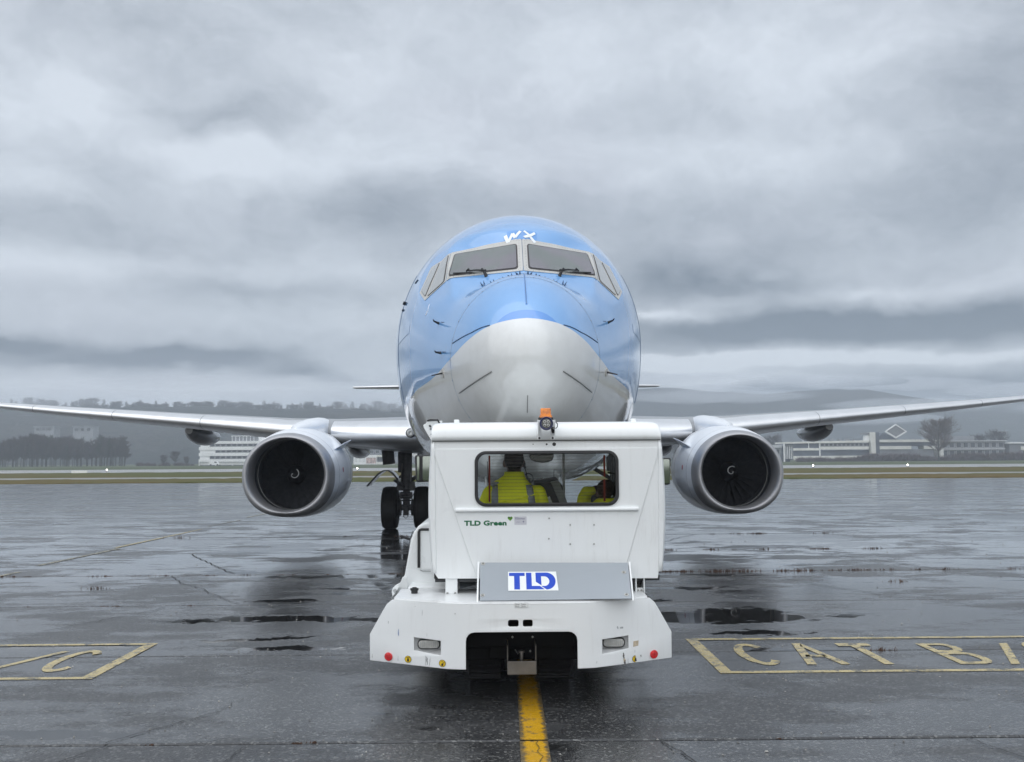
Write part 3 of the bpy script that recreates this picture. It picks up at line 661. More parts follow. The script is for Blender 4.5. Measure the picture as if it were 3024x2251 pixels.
# the wood at the left: heights follow its outline
prof = [(-245, 10), (-213, 10.3), (-204, 14), (-195, 13.6), (-185, 10.6), (-178, 11.5), (-174, 12.6), (-165, 12.8), (-161.9, 12)]
def ph(x):
    for (a, ha), (c, hc) in zip(prof, prof[1:]):
        if a <= x <= c: return ha + (hc - ha) * (x - a) / (c - a)
    return 10
for k in range(150):
    x = -244 + 78 * (k + rg.random() * .8) / 150; y = rg.uniform(428, 452); tall = x > -184
    h = ph(x) * rg.uniform(.86, 1.06)
    tree(x, y, -.25, h, TALL if tall else ROUND + TALL, rg, 'bare leafless tree in the dense dark wood at the far left', 'bare trees of the wood beyond the runway',
         M['twig_green'] if rg.random() < .3 else None, sx=1.0 if tall else .75)
tree(-160.2, 430, -.25, 10.8, TALL, rg, 'bare tree standing just right of the dark wood', None, sx=1.7)
for x, y, h in ((-142, 425, 4.6), (-137.5, 426, 6.2), (-132, 424, 4.0)): tree(x, y, -.25, h, ROUND, rg, 'small bare tree beside the white office block', 'small bare trees beside the white office block')
# trees along the ridge
gr = random.Random(5)
for k in range(190):
    x = -475 + 420 * (k + gr.random()) / 190; 
    tree(x, 975 + gr.uniform(-12, 5), 46 + (-x - 200) * .014 + gr.uniform(-3, 1), gr.uniform(7, 13.5), ROUND + TALL, gr, 'tiny bare tree in the row along the misty ridge', 'bare trees along the ridge', sx=1.3)
# right: big bare tree in front of the long building, others
tree(181.0, 415, -.25, 17.2, ROUND, rg, 'large round bare tree in front of the long white building', None, mt=M['twig_brown'], sx=1.2)
for x, h in ((112, 12), (116, 15), (107, 13), (121, 10), (127, 12), (101, 14), (96, 11)):
    tree(x, 470, -.25, h, ROUND, rg, 'hazy bare tree behind the left end of the long building', 'hazy bare trees behind the long building', sx=1.1)
for x, h in ((229, 12), (238, 14)):
    tree(x, 480, -.25, h, ROUND, rg, 'hazy bare tree above the grey building at the right', 'hazy bare trees above the grey building')
for x, h in ((84, 10), (90, 12)): tree(x, 480, -.25, h, ROUND, rg, 'hazy bare tree seen between tug and right engine', 'hazy bare trees between tug and engine')
# shrubs: brown hedge in front of the buildings
def shrub_mesh(seed):
    rs = random.Random(seed); m = MB()
    for _ in range(420):
        a = rs.uniform(0, 6.28); el_ = rs.uniform(.1, 1.5); r = rs.uniform(.5, 1.0)
        b0 = Vector((math.cos(a) * rs.uniform(0, .7), math.sin(a) * rs.uniform(0, .7), rs.uniform(0, .4)))
        b1 = Vector((math.cos(a) * math.cos(el_) * 1.4 * r, math.sin(a) * math.cos(el_) * 1.4 * r, math.sin(el_) * r))
        u = Vector((rs.uniform(-1, 1), rs.uniform(-1, 1), 0)).normalized() * .025
        m.add([b0 + u, b0 - u, b1], [(0, 1, 2)])
    me = m.mesh('shrub', False); me.materials.append(M['shrub']); return me
M['shrub'] = mat('shrub_twigs', (0.075, 0.052, 0.052), 0.95, var=0.4, vscale=1.0)
SH = [shrub_mesh(s) for s in range(4)]
rs = random.Random(9)
def shrub(x, y, h, label, group):
    o = link(bpy.data.objects.new('bare_shrub', rs.choice(SH))); o.location = (x, y, -.3); o.rotation_euler = (0, 0, rs.uniform(0, 6)); o.scale = (h * 1.15, h * 1.15, h)
    tag(o, label, 'shrub', group)
for k in range(60):
    x = 124 + 68 * (k + rs.random()) / 60
    shrub(x, 421 + rs.uniform(-3, 3), rs.uniform(1.6, 3.0) + (1.6 if 150 < x < 175 else 0), 'bare brown shrub in front of the long white building', 'brown shrubs in front of the long building')
for k in range(46):
    x = 190 + 52 * (k + rs.random()) / 46
    shrub(x, 421 + rs.uniform(-3, 3), rs.uniform(3.4, 5.0), 'dark bare shrub in front of the grey building', 'dark shrubs in front of the grey building')
for k in range(10):
    shrub(-152 + 2.4 * k + rs.uniform(-1, 1), 428, rs.uniform(1.0, 2.6), 'low shrub between the dark wood and the office block', 'low shrubs left of the office block')

# ------------------------------------------------------------------ buildings
M['b_white'] = mat('building_white', (0.78, 0.79, 0.79), 0.7, var=0.08, vscale=0.15)
M['b_pale'] = mat('building_pale', (0.20, 0.21, 0.22), 0.7, var=0.15, vscale=0.3)
M['b_cream'] = mat('building_cream', (0.68, 0.68, 0.63), 0.7, var=0.1, vscale=0.15)
M['b_grey'] = mat('building_grey', (0.22, 0.23, 0.25), 0.7, var=0.15, vscale=0.15)
M['b_dark'] = mat('building_dark', (0.075, 0.09, 0.115), 0.6, var=0.25, vscale=0.2)
M['b_glass'] = mat('window_glass', (0.035, 0.042, 0.05), 0.15, var=0.4, vscale=0.3)
M['b_frame'] = mat('window_frame', (0.45, 0.46, 0.47), 0.6)
def bx(name, lo, hi, mt, parent, bev=0): m = MB(); m.box(lo, hi); return m.build(name, mt, parent, bevel=bev)
def window(parent, x0, x1, z0, z1, y):
    """a window unit recessed 12 cm: frame ring and pane, facing -Y"""
    m = MB(); t = .12
    for lo, hi in (((x0, y, z0), (x1, y + .12, z0 + t)), ((x0, y, z1 - t), (x1, y + .12, z1)), ((x0, y, z0 + t), (x0 + t, y + .12, z1 - t)), ((x1 - t, y, z0 + t), (x1, y + .12, z1 - t))): m.box(lo, hi)
    w = m.build('window', M['b_frame'], parent)
    bx('pane', (x0 + t, y + .06, z0 + t), (x1 - t, y + .09, z1 - t), M['b_glass'], w)
# white four-storey office
b0 = tag(empty('office_building', (-116, 430, 0)), 'white four storey office block with bands of dark windows left of the engine', 'building')
def OB(name, x0, x1, z0, z1, y0, y1, mt): return bx(name, (x0 + 116, y0, z0), (x1 + 116, y1, z1), mt, b0)
OB('inner_wall', -128.3, -90, 0.0, 9.6, .7, 16, M['b_white'])
OB('parapet', -128.8, -90, 9.25, 10.15, 0, 16.5, M['b_white'])
OB('wall_band', -124.4, -90, 9.02, 9.25, 0, .7, M['b_white'])
OB('wall_pier', -126.6, -124.4, 7.72, 9.25, 0.002, .7, M['b_white'])
OB('wall_band', -128.8, -90, 6.35, 7.70, 0, .7, M['b_white'])
OB('wall_pier', -128.4, -121.9, 5.12, 6.35, .25, .7, M['b_white'])
OB('wall_band', -128.8, -90, 3.84, 5.11, 0, .7, M['b_white'])
OB('wall_pier', -128.4, -124.3, 2.48, 3.84, .25, .7, M['b_white'])
OB('wall_band', -128.8, -90, 1.35, 2.48, 0, .7, M['b_white'])
OB('ground_floor', -128.0, -90, -.3, 1.35, .9, 1.2, M['b_dark'])
for x in (-128.8, -121.8, -114.6, -107.4, -100): OB('column', x, x + .35, -.3, 1.35, .1, .5, M['b_white'])
OB('roof_house', -115.5, -104.4, 10.15, 12.2, 3, 9, M['b_grey'])
OB('roof_house', -105.0, -96, 10.15, 12.75, 3.5, 9.5, M['b_white'])
for k in range(7): OB('roof_post', -115.5 + 1.55 * k, -115.3 + 1.55 * k, 10.15, 12.2, 2.6, 2.8, M['b_white'])
OB('roof_canopy', -115.8, -104.2, 12.2, 12.45, 2.4, 9, M['b_white'])
for z0, z1, xs in ((7.75, 8.98, -124.2), (5.17, 6.30, -121.8), (2.55, 3.80, -124.2)):
    x = xs
    while x < -97: window(b0, x + 116, x + 116 + 2.05, z0, z1, .30); x += 2.32
OB('inner_back', -124.3, -90, 2.4, 9.2, .55, .7, M['b_dark'])
# pale building between engine and landing gear
b1 = tag(empty('low_building', (-52, 430, 0)), 'low pale building with coloured mural seen between engine and landing gear', 'building')
def LB(name, x0, x1, z0, z1, y0, y1, mt): return bx(name, (x0 + 52, y0, z0), (x1 + 52, y1, z1), mt, b1)
LB('wall', -63, -53.2, -.2, 3.9, 0, 10, M['b_white'])
LB('upper_floor', -59.5, -46, 3.9, 6.6, 2.5, 10, M['b_dark'])
LB('canopy', -53.2, -49.0, 3.0, 3.85, 0.2, 8, M['b_cream'])
LB('rear_wall', -53.0, -36, 0, 3.0, 3, 10, M['b_grey'])
LB('fence_wall', -53.2, -45.5, -.2, 0.9, .1, .4, M['b_cream'])
for x in (-62.3, -60.6, -58.9): window(b1, x + 52, x + 52 + .75, .9, 2.6, -.05)
for k in range(5): window(b1, -58.9 + 52 + 2.4 * k, -58.9 + 52 + 2.4 * k + 1.9, 4.5, 6.0, 2.42)
M['mural'] = mat('mural_paint', (0.45, 0.34, 0.32), 0.7, var=0.6, vscale=1.3, dirt=(0.5, 0.48, 0.45, 1), dirt_amt=1.0)
LB('mural', -57.6, -53.4, 0.2, 2.7, -.03, .0, M['mural'])
b1b = tag(empty('pale_house', (-38.5, 440, 0)), 'small pale house glimpsed between landing gear and tug mirror', 'building')
bx('wall', (-5.0, 0, -.3), (4.5, 8, 4.6), M['b_cream'], b1b); bx('roof', (-5.3, -.4, 4.6), (4.8, 8.4, 5.0), M['b_grey'], b1b)
for k in range(3): window(b1b, -4.2 + 2.8 * k, -2.6 + 2.8 * k, 1.6, 3.4, -.06)
# long low building at the right with tower
b2 = tag(empty('long_building', (150, 430, 0)), 'long low white building with a square tower and curved canopy end', 'building')
def RB(name, x0, x1, z0, z1, y0, y1, mt): return bx(name, (x0 - 150, y0, z0), (x1 - 150, y1, z1), mt, b2)
RB('glass_front', 125.3, 157.9, 5.5, 7.6, .9, 14, M['b_dark']); RB('glass_front', 125.3, 157.9, 2.2, 4.6, .9, 14, M['b_dark'])
m = MB(); m.add([(121.1 - 150, -.2, 7.5), (157.9 - 150, -.2, 7.80), (157.9 - 150, -.2, 8.75), (121.1 - 150, -.2, 8.20), (121.1 - 150, 14, 7.5), (157.9 - 150, 14, 7.80), (157.9 - 150, 14, 8.75), (121.1 - 150, 14, 8.20)],
                [(0, 1, 2, 3), (7, 6, 5, 4), (0, 4, 5, 1), (1, 5, 6, 2), (2, 6, 7, 3), (3, 7, 4, 0)]); m.build('roof_band', M['b_cream'], b2)
RB('end_post', 121.0, 121.5, -.3, 7.5, -.1, .4, M['b_white'])
for k in range(5): RB('fin', 122.2 + .75 * k, 122.45 + .75 * k, 1.0, 6.6, 1.0, 1.5, M['b_white'])
RB('porch_wall', 121.6, 125.2, 6.5, 7.3, 1.0, 1.5, M['b_grey'])
RB('porch_back', 121.6, 125.2, -.3, 6.5, 5, 5.4, M['b_dark'])
RB('floor_band', 125.3, 136.4, 4.55, 5.55, 0, .9, M['b_cream']); RB('floor_band', 137.0, 157.8, 4.85, 6.1, -.1, .9, M['b_cream'])
RB('base_band', 125.3, 157.8, .4, 2.2, .2, .9, M['b_cream'])
RB('post', 131.8, 132.1, 5.5, 7.7, .3, .6, M['b_white']); RB('post', 136.4, 136.9, 2.2, 7.7, .2, .6, M['b_white'])
for k in range(11): window(b2, 137.2 - 150 + 1.85 * k, 138.8 - 150 + 1.85 * k, 6.25, 7.6, .75)
RB('tower', 158.3, 160.15, 3.0, 12.15, -1.5, 3, M['b_cream']); RB('tower_side', 160.152, 162.0, 3.0, 12.15, -.9, 3, M['b_dark'])
RB('tower_annex', 156.4, 158.3, 8.75, 10.8, .5, 3, M['b_white']); RB('tower_slab', 154.9, 158.3, 11.2, 12.0, .5, 3, M['b_grey'])
RB('roof_band', 162.2, 186.0, 7.85, 8.95, -.2, 14, M['b_cream']); RB('floor_band', 162.2, 176.0, 4.8, 6.2, -.1, 6, M['b_cream']); RB('floor_band', 181.5, 186.4, 4.8, 6.2, -.1, 6, M['b_cream'])
RB('glass_front', 162.2, 186, 6.2, 7.85, .8, 14, M['b_dark']); RB('glass_front', 162.2, 186, 0, 4.8, .8, 14, M['b_grey'])
RB('sloping_pier', 188.3, 189.7, -.3, 8.85, -.4, 10, M['b_cream'])
for a, c, h in ((139, 141.5, .5), (143.2, 144, .9), (146, 147, .6), (149, 150.5, .8), (152.2, 153, .5)): RB('roof_vent', a, c, 8.3, 8.75 + h, 3, 5, M['b_grey'])
RB('flag_light', 129.4, 129.6, 8.3, 9.2, 0, .2, M['b_white'])
m = MB(); m.add([(162 - 150, 4, 8.9), (173 - 150, 4, 8.9), (165.5 - 150, 4, 12.0), (162 - 150, 9, 8.9), (173 - 150, 9, 8.9), (165.5 - 150, 9, 12.0)], [(0, 1, 2), (5, 4, 3), (0, 3, 4, 1), (1, 4, 5, 2), (2, 5, 3, 0)])
m.build('sloped_roof', M['b_dark'], b2)
d = tag(empty('roof_frame', (169.3, 429, 0)), 'white diamond shaped frame tilted on the roof of the long building', 'sculpture')
dp = [(164.5, 12.4), (169.3, 15.6), (174.1, 12.35), (169.2, 9.4)]
me = plate([[(x - 169.3, z) for x, z in dp], [((x - 169.3) * .84, (z - 12.45) * .80 + 12.55) for x, z in dp]], .9); mesh_obj('frame', me, M['b_white'], d)
me = plate([[((x - 169.3) * .83, (z - 12.45) * .79 + 12.55) for x, z in dp]], .1); xform(me, T(0, .4, 0)); mesh_obj('panel', me, M['b_grey'], d)
b3 = tag(empty('grey_building', (204, 432, 0)), 'hazy grey two storey building right of the long white one', 'building')
bx('wall', (-14.3, 1, -.3), (13.8, 14, 8.0), M['b_grey'], b3); bx('roof', (-14.4, -.2, 8.0), (14.2, 15, 8.4), M['b_frame'], b3); bx('floor_slab', (-14.3, -.1, 4.5), (13.6, 1, 5.0), M['b_frame'], b3)
bx('roof_house', (-10, 4, 8.4), (2.2, 12, 10.4), M['b_grey'], b3)
for k in range(9): window(b3, -13.4 + 3.05 * k, -11.2 + 3.05 * k, 5.4, 7.6, .90)
for k in range(9): window(b3, -13.4 + 3.05 * k, -11.2 + 3.05 * k, 1.8, 4.2, .90)
b4 = tag(empty('white_roof_building', (226, 430, 0)), 'building with a thin white roof at the right edge', 'building')
bx('wall', (-7, 1, -.3), (12, 12, 6.9), M['b_grey'], b4); bx('roof', (-8.2, -.3, 6.95), (13, 13, 7.5), M['b_white'], b4); bx('wall_band', (-2.5, .2, 4.2), (12, 1, 5.7), M['b_cream'], b4)
for k in range(5): window(b4, -1.6 + 2.6 * k, .3 + 2.6 * k, 2.3, 3.9, .9)
b5 = tag(empty('side_building', (117, 432, 0)), 'low grey building at the left end of the long one', 'building')
bx('wall', (-5, 1, -.3), (3.6, 9, 5.8), M['b_grey'], b5); bx('roof', (-5.4, -.2, 5.8), (3.8, 9, 7.0), M['b_frame'], b5)
for k in range(4): window(b5, -4.4 + 2 * k, -2.9 + 2 * k, 2.6, 5.2, .9)
# houses on the slope at the left and on the ridge
def house(x, y, z, w, h, d_, label, flat_=True, group=None):
    e = tag(empty('hillside_house', (x, y, z)), label, 'house', group)
    bx('wall', (-w / 2, 0, -9), (w / 2, d_, h), M['b_pale'], e)
    if flat_: bx('roof', (-w / 2 - .6, -.6, h), (w / 2 + .6, d_, h + .5), M['b_pale'], e)
    else:
        m = MB(); m.prism([(-w / 2 - .5, h), (w / 2 + .5, h), (0, h + w * .28)], -.5, d_); m.build('roof', M['b_grey'], e)
    n = max(2, int(w / 4))
    for k in range(n): window(e, -w / 2 + .8 + (w - 1.2) * k / n, -w / 2 + .8 + (w - 1.2) * (k + .7) / n, h * .25, h * .8, -.06)
    return e
house(-319, 705, 22.6, 13.5, 3.4, 10, 'pale flat roofed house on the misty slope, left one of two')
house(-294, 710, 22.0, 14, 4.4, 10, 'white square house on the misty slope, right one of two')
for x, z, w, l in ((-131, 49, 12, 'tiny white house with pitched roof on the ridge beside the aircraft'), (-112, 50, 9, 'tiny pale house at the right end of the ridge')): house(x, 970, z, w, 4, 8, l, False)
house(-150, 965, 46, 13, 4.5, 8, 'small white house on the ridge above the left engine', False)
for x, z, w, l in ((436, 25, 10, 'far white villa in the haze above the grey building'), (510, 23, 12, 'far pale villa in the haze near the right edge'), (553, 24, 8, 'very faint villa at the right edge of the haze')): house(x, 1020, z, w, 4, 8, l)

# ------------------------------------------------------------------ runway lights, boards
M['lamp_on'] = mat('lit_lamp', (0.9, 0.9, 0.85), 0.3, emit=(1.0, 0.95, 0.85), estr=6.0)
M['board'] = mat('sign_board', (0.85, 0.85, 0.82), 0.5)
def rlight(x, y, r, label, group='lit runway edge lights'):
    e = tag(empty('runway_light', (x, y, 0.05)), label, 'runway light', group)
    m = MB(); m.cyl((0, 0, 0), (0, 0, .30), .05, n=8); m.build('stem', M['dark_steel'], e)
    m = MB(); m.lathe([(.28, .02), (.30, r * .8), (.30 + r, r), (.30 + 2 * r, r * .7), (.32 + 2.2 * r, .01)], axis='Z', n=12, caps=True); m.build('lamp', M['lamp_on'], e, smooth=40)
rlight(-64.3, 165, .105, 'lit runway light right of the white marker board')
rlight(-23.7, 166, .105, 'lit runway light left of the landing gear')
rlight(-20.6, 210, .105, 'lit runway light close beside the landing gear')
rlight(50.6, 163, .105, 'lit runway light just right of the right engine')
rlight(64.8, 160, .105, 'lit runway light below the tower of the long building')
bo = tag(empty('marker_board', (-66.7, 160, 0.0)), 'low white marker board in the grass before the runway', 'sign')
m = MB(); m.box((-1.25, 0, -.05), (1.25, .1, .42)); m.build('board', M['board'], bo); m = MB(); m.box((-.9, .12, -.2), (-.8, .2, .3)); m.box((.8, .12, -.2), (.9, .2, .3)); m.build('legs_frame', M['dark_steel'], bo)
def post(x, y, h, label):
    e = tag(empty('marker_post', (x, y, 0)), label, 'post'); m = MB(); m.cyl((0, 0, -.3), (0, 0, h), .14, .11, 8); m.build('post', M['board'], e)
    m = MB(); m.cyl((0, 0, h * .6), (0, 0, h * .8), .15, .14, 8); m.build('band', M['b_grey'], e)
post(-63.0, 300, 1.5, 'small white post in the far grass left of the office block')
post(56.0, 89, .55, 'small yellowish marker post on the right verge')
post(210.5, 380, 1.6, 'pale post in the grass before the dark shrubs')
# tiny white van parked in front of the office
def van():
    e = tag(empty('parked_van', (-120.3, 424, -.25)), 'tiny white van parked in front of the office block', 'van')
    m = MB(); m.prism([(-2.2, .35), (2.2, .35), (2.2, 1.1), (1.5, 1.25), (1.0, 1.85), (-2.1, 1.9), (-2.2, 1.2)], -.9, .9); m.build('body', M['b_white'], e, bevel=.08)
    for x in (-1.4, 1.4):
        m = MB(); m.cyl((x, -.95, .33), (x, -.7, .33), .33, n=14); m.build('wheel', M['tyre'], e)
    m = MB(); m.prism([(.2, 1.2), (1.3, 1.2), (.95, 1.7), (.2, 1.72)], -.93, -.9); m.build('window', M['b_glass'], e)
van()

# ------------------------------------------------------------------ haze: one closed box of even air
def haze():
    m = MB(); m.box((-2700, -350, -2.0), (2700, 1950, 118.0)); me = m.mesh('haze')
    mt = bpy.data.materials.new('haze'); mt.use_nodes = True; nt = mt.node_tree; nt.nodes.clear(); b = NB(nt)
    v = b.node('ShaderNodeVolumePrincipled'); v.inputs['Color'].default_value = (0.82, 0.895, 1.0, 1); v.inputs['Density'].default_value = HAZE_DENSITY
    v.inputs['Anisotropy'].default_value = 0.1
    o = b.node('ShaderNodeOutputMaterial'); b.l.new(v.outputs[0], o.inputs['Volume'])
    ob = mesh_obj('haze', me, mt); tag(ob, 'pale winter haze over the airfield', 'haze', kind='stuff')
HAZE_DENSITY = 0.00060
haze()
def mist():
    mt = bpy.data.materials.new('low_cloud'); mt.use_nodes = True; nt = mt.node_tree; nt.nodes.clear(); b = NB(nt)
    v = b.node('ShaderNodeVolumePrincipled'); v.inputs['Color'].default_value = (0.90, 0.94, 1.0, 1); v.inputs['Density'].default_value = 0.0068
    o = b.node('ShaderNodeOutputMaterial'); b.l.new(v.outputs[0], o.inputs['Volume'])
    rm = random.Random(77); m = MB()
    for x, z in ((-700, 92), (-420, 104), (-180, 122), (60, 136), (230, 150), (420, 152), (600, 146), (780, 146), (960, 128), (1120, 134), (1300, 110), (1480, 104), (350, 104), (720, 92), (1050, 84), (520, 66)):
        y = 1240 + rm.uniform(-55, 25) - (150 if z < 110 and x > 200 else 0); sx, sz = rm.uniform(75, 140), rm.uniform(7, 11.5); x *= .64; z = min(z * .63, 97)
        rings = []
        for j in range(1, 10):
            t = math.pi * j / 10; rings.append([(x + sx * math.sin(t) * math.cos(2 * math.pi * i / 24) * (1 + .18 * math.sin(3 * i + x)), y + 58 * math.sin(t) * math.sin(2 * math.pi * i / 24), z + sz * math.cos(t) * (1 + .25 * math.sin(i * 1.3 + x))) for i in range(24)])
        m.loft(rings, True, True)
    for x, y, z, sx, sz in ((-470, 900, 58, 120, 12), (-330, 890, 64, 110, 7), (-190, 900, 60, 90, 8), (-60, 900, 52, 90, 7), (-420, 860, 36, 90, 5), (-250, 870, 70, 140, 6)):
        rings = []
        for j in range(1, 10):
            t = math.pi * j / 10; rings.append([(x + sx * math.sin(t) * math.cos(2 * math.pi * i / 24) * (1 + .18 * math.sin(3 * i + x)), y + 34 * math.sin(t) * math.sin(2 * math.pi * i / 24), z + sz * math.cos(t) * (1 + .25 * math.sin(i * 1.3 + x))) for i in range(24)])
        m.loft(rings, True, True)
    o = m.build('low_cloud', mt, None, smooth=180); tag(o, 'thin banks of low cloud hanging along the far slopes', 'cloud', kind='stuff')
mist()
# ------------------------------------------------------------------ airliner
AX, NY = 0.262, 9.6          # centreline and nose position in the world
def pchip(xs, ys):
    n = len(xs); h = [xs[i + 1] - xs[i] for i in range(n - 1)]; dl = [(ys[i + 1] - ys[i]) / h[i] for i in range(n - 1)]
    m = [0.0] * n; m[0] = dl[0]; m[-1] = dl[-1]
    for i in range(1, n - 1):
        if dl[i - 1] * dl[i] > 0:
            w1 = 2 * h[i] + h[i - 1]; w2 = h[i] + 2 * h[i - 1]; m[i] = (w1 + w2) / (w1 / dl[i - 1] + w2 / dl[i])
    def f(x):
        x = min(max(x, xs[0]), xs[-1]); i = 0
        while i < n - 2 and x > xs[i + 1]: i += 1
        t = (x - xs[i]) / h[i]; t2 = t * t; t3 = t2 * t
        return (2 * t3 - 3 * t2 + 1) * ys[i] + (t3 - 2 * t2 + t) * h[i] * m[i] + (-2 * t3 + 3 * t2) * ys[i + 1] + (t3 - t2) * h[i] * m[i + 1]
    return f
Z0 = 2.86
FD = [0, .1, .3, .6, 1.1, 1.6, 2.3, 3, 4, 5, 6, 8, 24, 28, 32, 36, 39]
FW = [0, .25, .43, .60, .80, .98, 1.22, 1.43, 1.64, 1.785, 1.865, 1.88, 1.88, 1.72, 1.30, .72, .12]
FT = [Z0, 3.10, 3.29, 3.52, 3.80, 3.99, 4.44, 4.84, 5.19, 5.36, 5.42, 5.43, 5.43, 5.43, 5.40, 5.32, 5.05]
FB = [Z0, 2.60, 2.40, 2.20, 1.98, 1.82, 1.66, 1.56, 1.46, 1.41, 1.39, 1.38, 1.38, 1.75, 2.75, 3.85, 4.75]
FC = [Z0, 2.86, 2.87, 2.88, 2.91, 2.98, 3.12, 3.25, 3.40, 3.48, 3.52, 3.52, 3.52, 3.65, 4.05, 4.55, 4.90]
FN = [2.0, 2.0, 2.0, 2.0, 2.0, 2.05, 2.15, 2.25, 2.32, 2.36, 2.36, 2.3, 2.2, 2.1, 2.0, 2.0, 2.0]
_w = pchip(FD, [a * a for a in FW]); _t = pchip(FD, [(a - Z0) ** 2 for a in FT])
_b = pchip(FD, [(Z0 - a) * abs(Z0 - a) for a in FB]); _c = pchip(FD, FC); _n = pchip(FD, FN)
def sec(d):
    bb = _b(d)
    return math.sqrt(max(_w(d), 0)), Z0 + math.sqrt(max(_t(d), 0)), Z0 - math.copysign(math.sqrt(abs(bb)), bb), _c(d), _n(d)
FACETS = []
def _round(d, a):
    w, t, b, c, n = sec(d); s, k = math.sin(a), math.cos(a)
    if k >= 0: return Vector((w * s, d, c + (t - c) * k))
    e = 2.0 / n
    return Vector((w * math.copysign(abs(s) ** e, s), d, c - (c - b) * abs(k) ** e))
def _raw(d, a):
    """skin point; the flat cockpit windows shave the round section down to their planes"""
    p = _round(d, a)
    if FACETS and 1.2 < d < 3.9 and p.z > 3.6:
        c = Vector((0, d, _c(d))); q = Vector((abs(p.x), p.y, p.z)); r = q - c; best = 1.0
        for n_, k_ in FACETS:
            den = n_.dot(r)
            if den > 1e-6:
                s_ = (k_ - n_.dot(c)) / den
                if 0.5 < s_ < best: best = s_
        if best < 1:
            ax_ = q.x; zb_ = 4.0 if ax_ < .9 else 4.0 - (ax_ - .9) * .68
            t1 = min(1, max(0, (q.z - (zb_ - .50)) / .48)); t2 = min(1, max(0, (4.72 - q.z) / .18))
            t3 = min(1, max(0, (d - 1.25) / .36)); f_ = t1 * t1 * (3 - 2 * t1) * t2 * t2 * (3 - 2 * t2) * t3 * t3 * (3 - 2 * t3); best = 1 - (1 - best) * f_
            r *= best; q = c + r; p = Vector((math.copysign(q.x, p.x), q.y, q.z))
    return p
def add_facet(cs, inset=0.0):
    P = [Vector(q) for q in cs]; n = (P[2] - P[0]).cross(P[3] - P[1]).normalized()
    if n.y > 0: n = -n
    FACETS.append((n, min(n.dot(q) for q in P) - inset))
def fpt(d, a, off=0.0):
    p = _raw(d, a)
    if not off: return p
    e = 1e-3
    u = _raw(d + e, a) - _raw(max(d - e, 1e-4), a); v = _raw(d, a + e) - _raw(d, a - e)
    n = u.cross(v)
    if n.length < 1e-12: return p
    n.normalize()
    if n.x * p.x + n.z * (p.z - _c(d)) < 0: n = -n
    return p + n * off
def fang(x, z, d):
    w, t, b, c, n = sec(d)
    if z >= c: return math.atan2(x / w, (z - c) / (t - c))
    return math.atan2(math.copysign(abs(x / w) ** (n / 2), x), -abs((z - c) / (c - b)) ** (n / 2))
def snap(p, off): return fpt(p[1], fang(p[0], p[2], p[1]), off)
def depth_at(x, z):
    """how far aft of the nose the skin passes through (x, z) seen from the front"""
    lo, hi = .01, 6.0
    for _ in range(40):
        m_ = (lo + hi) / 2; w, t, b, c, n = sec(m_)
        if (x / w) ** 2 + ((z - c) / ((t - c) if z > c else (c - b))) ** 2 > 1: lo = m_
        else: hi = m_
    return hi
def bil(c, u, v):
    a, b_, c_, d_ = [Vector(q) for q in c]     # corners: u0v0,u1v0,u1v1,u0v1
    return a * (1 - u) * (1 - v) + b_ * u * (1 - v) + c_ * u * v + d_ * (1 - u) * v

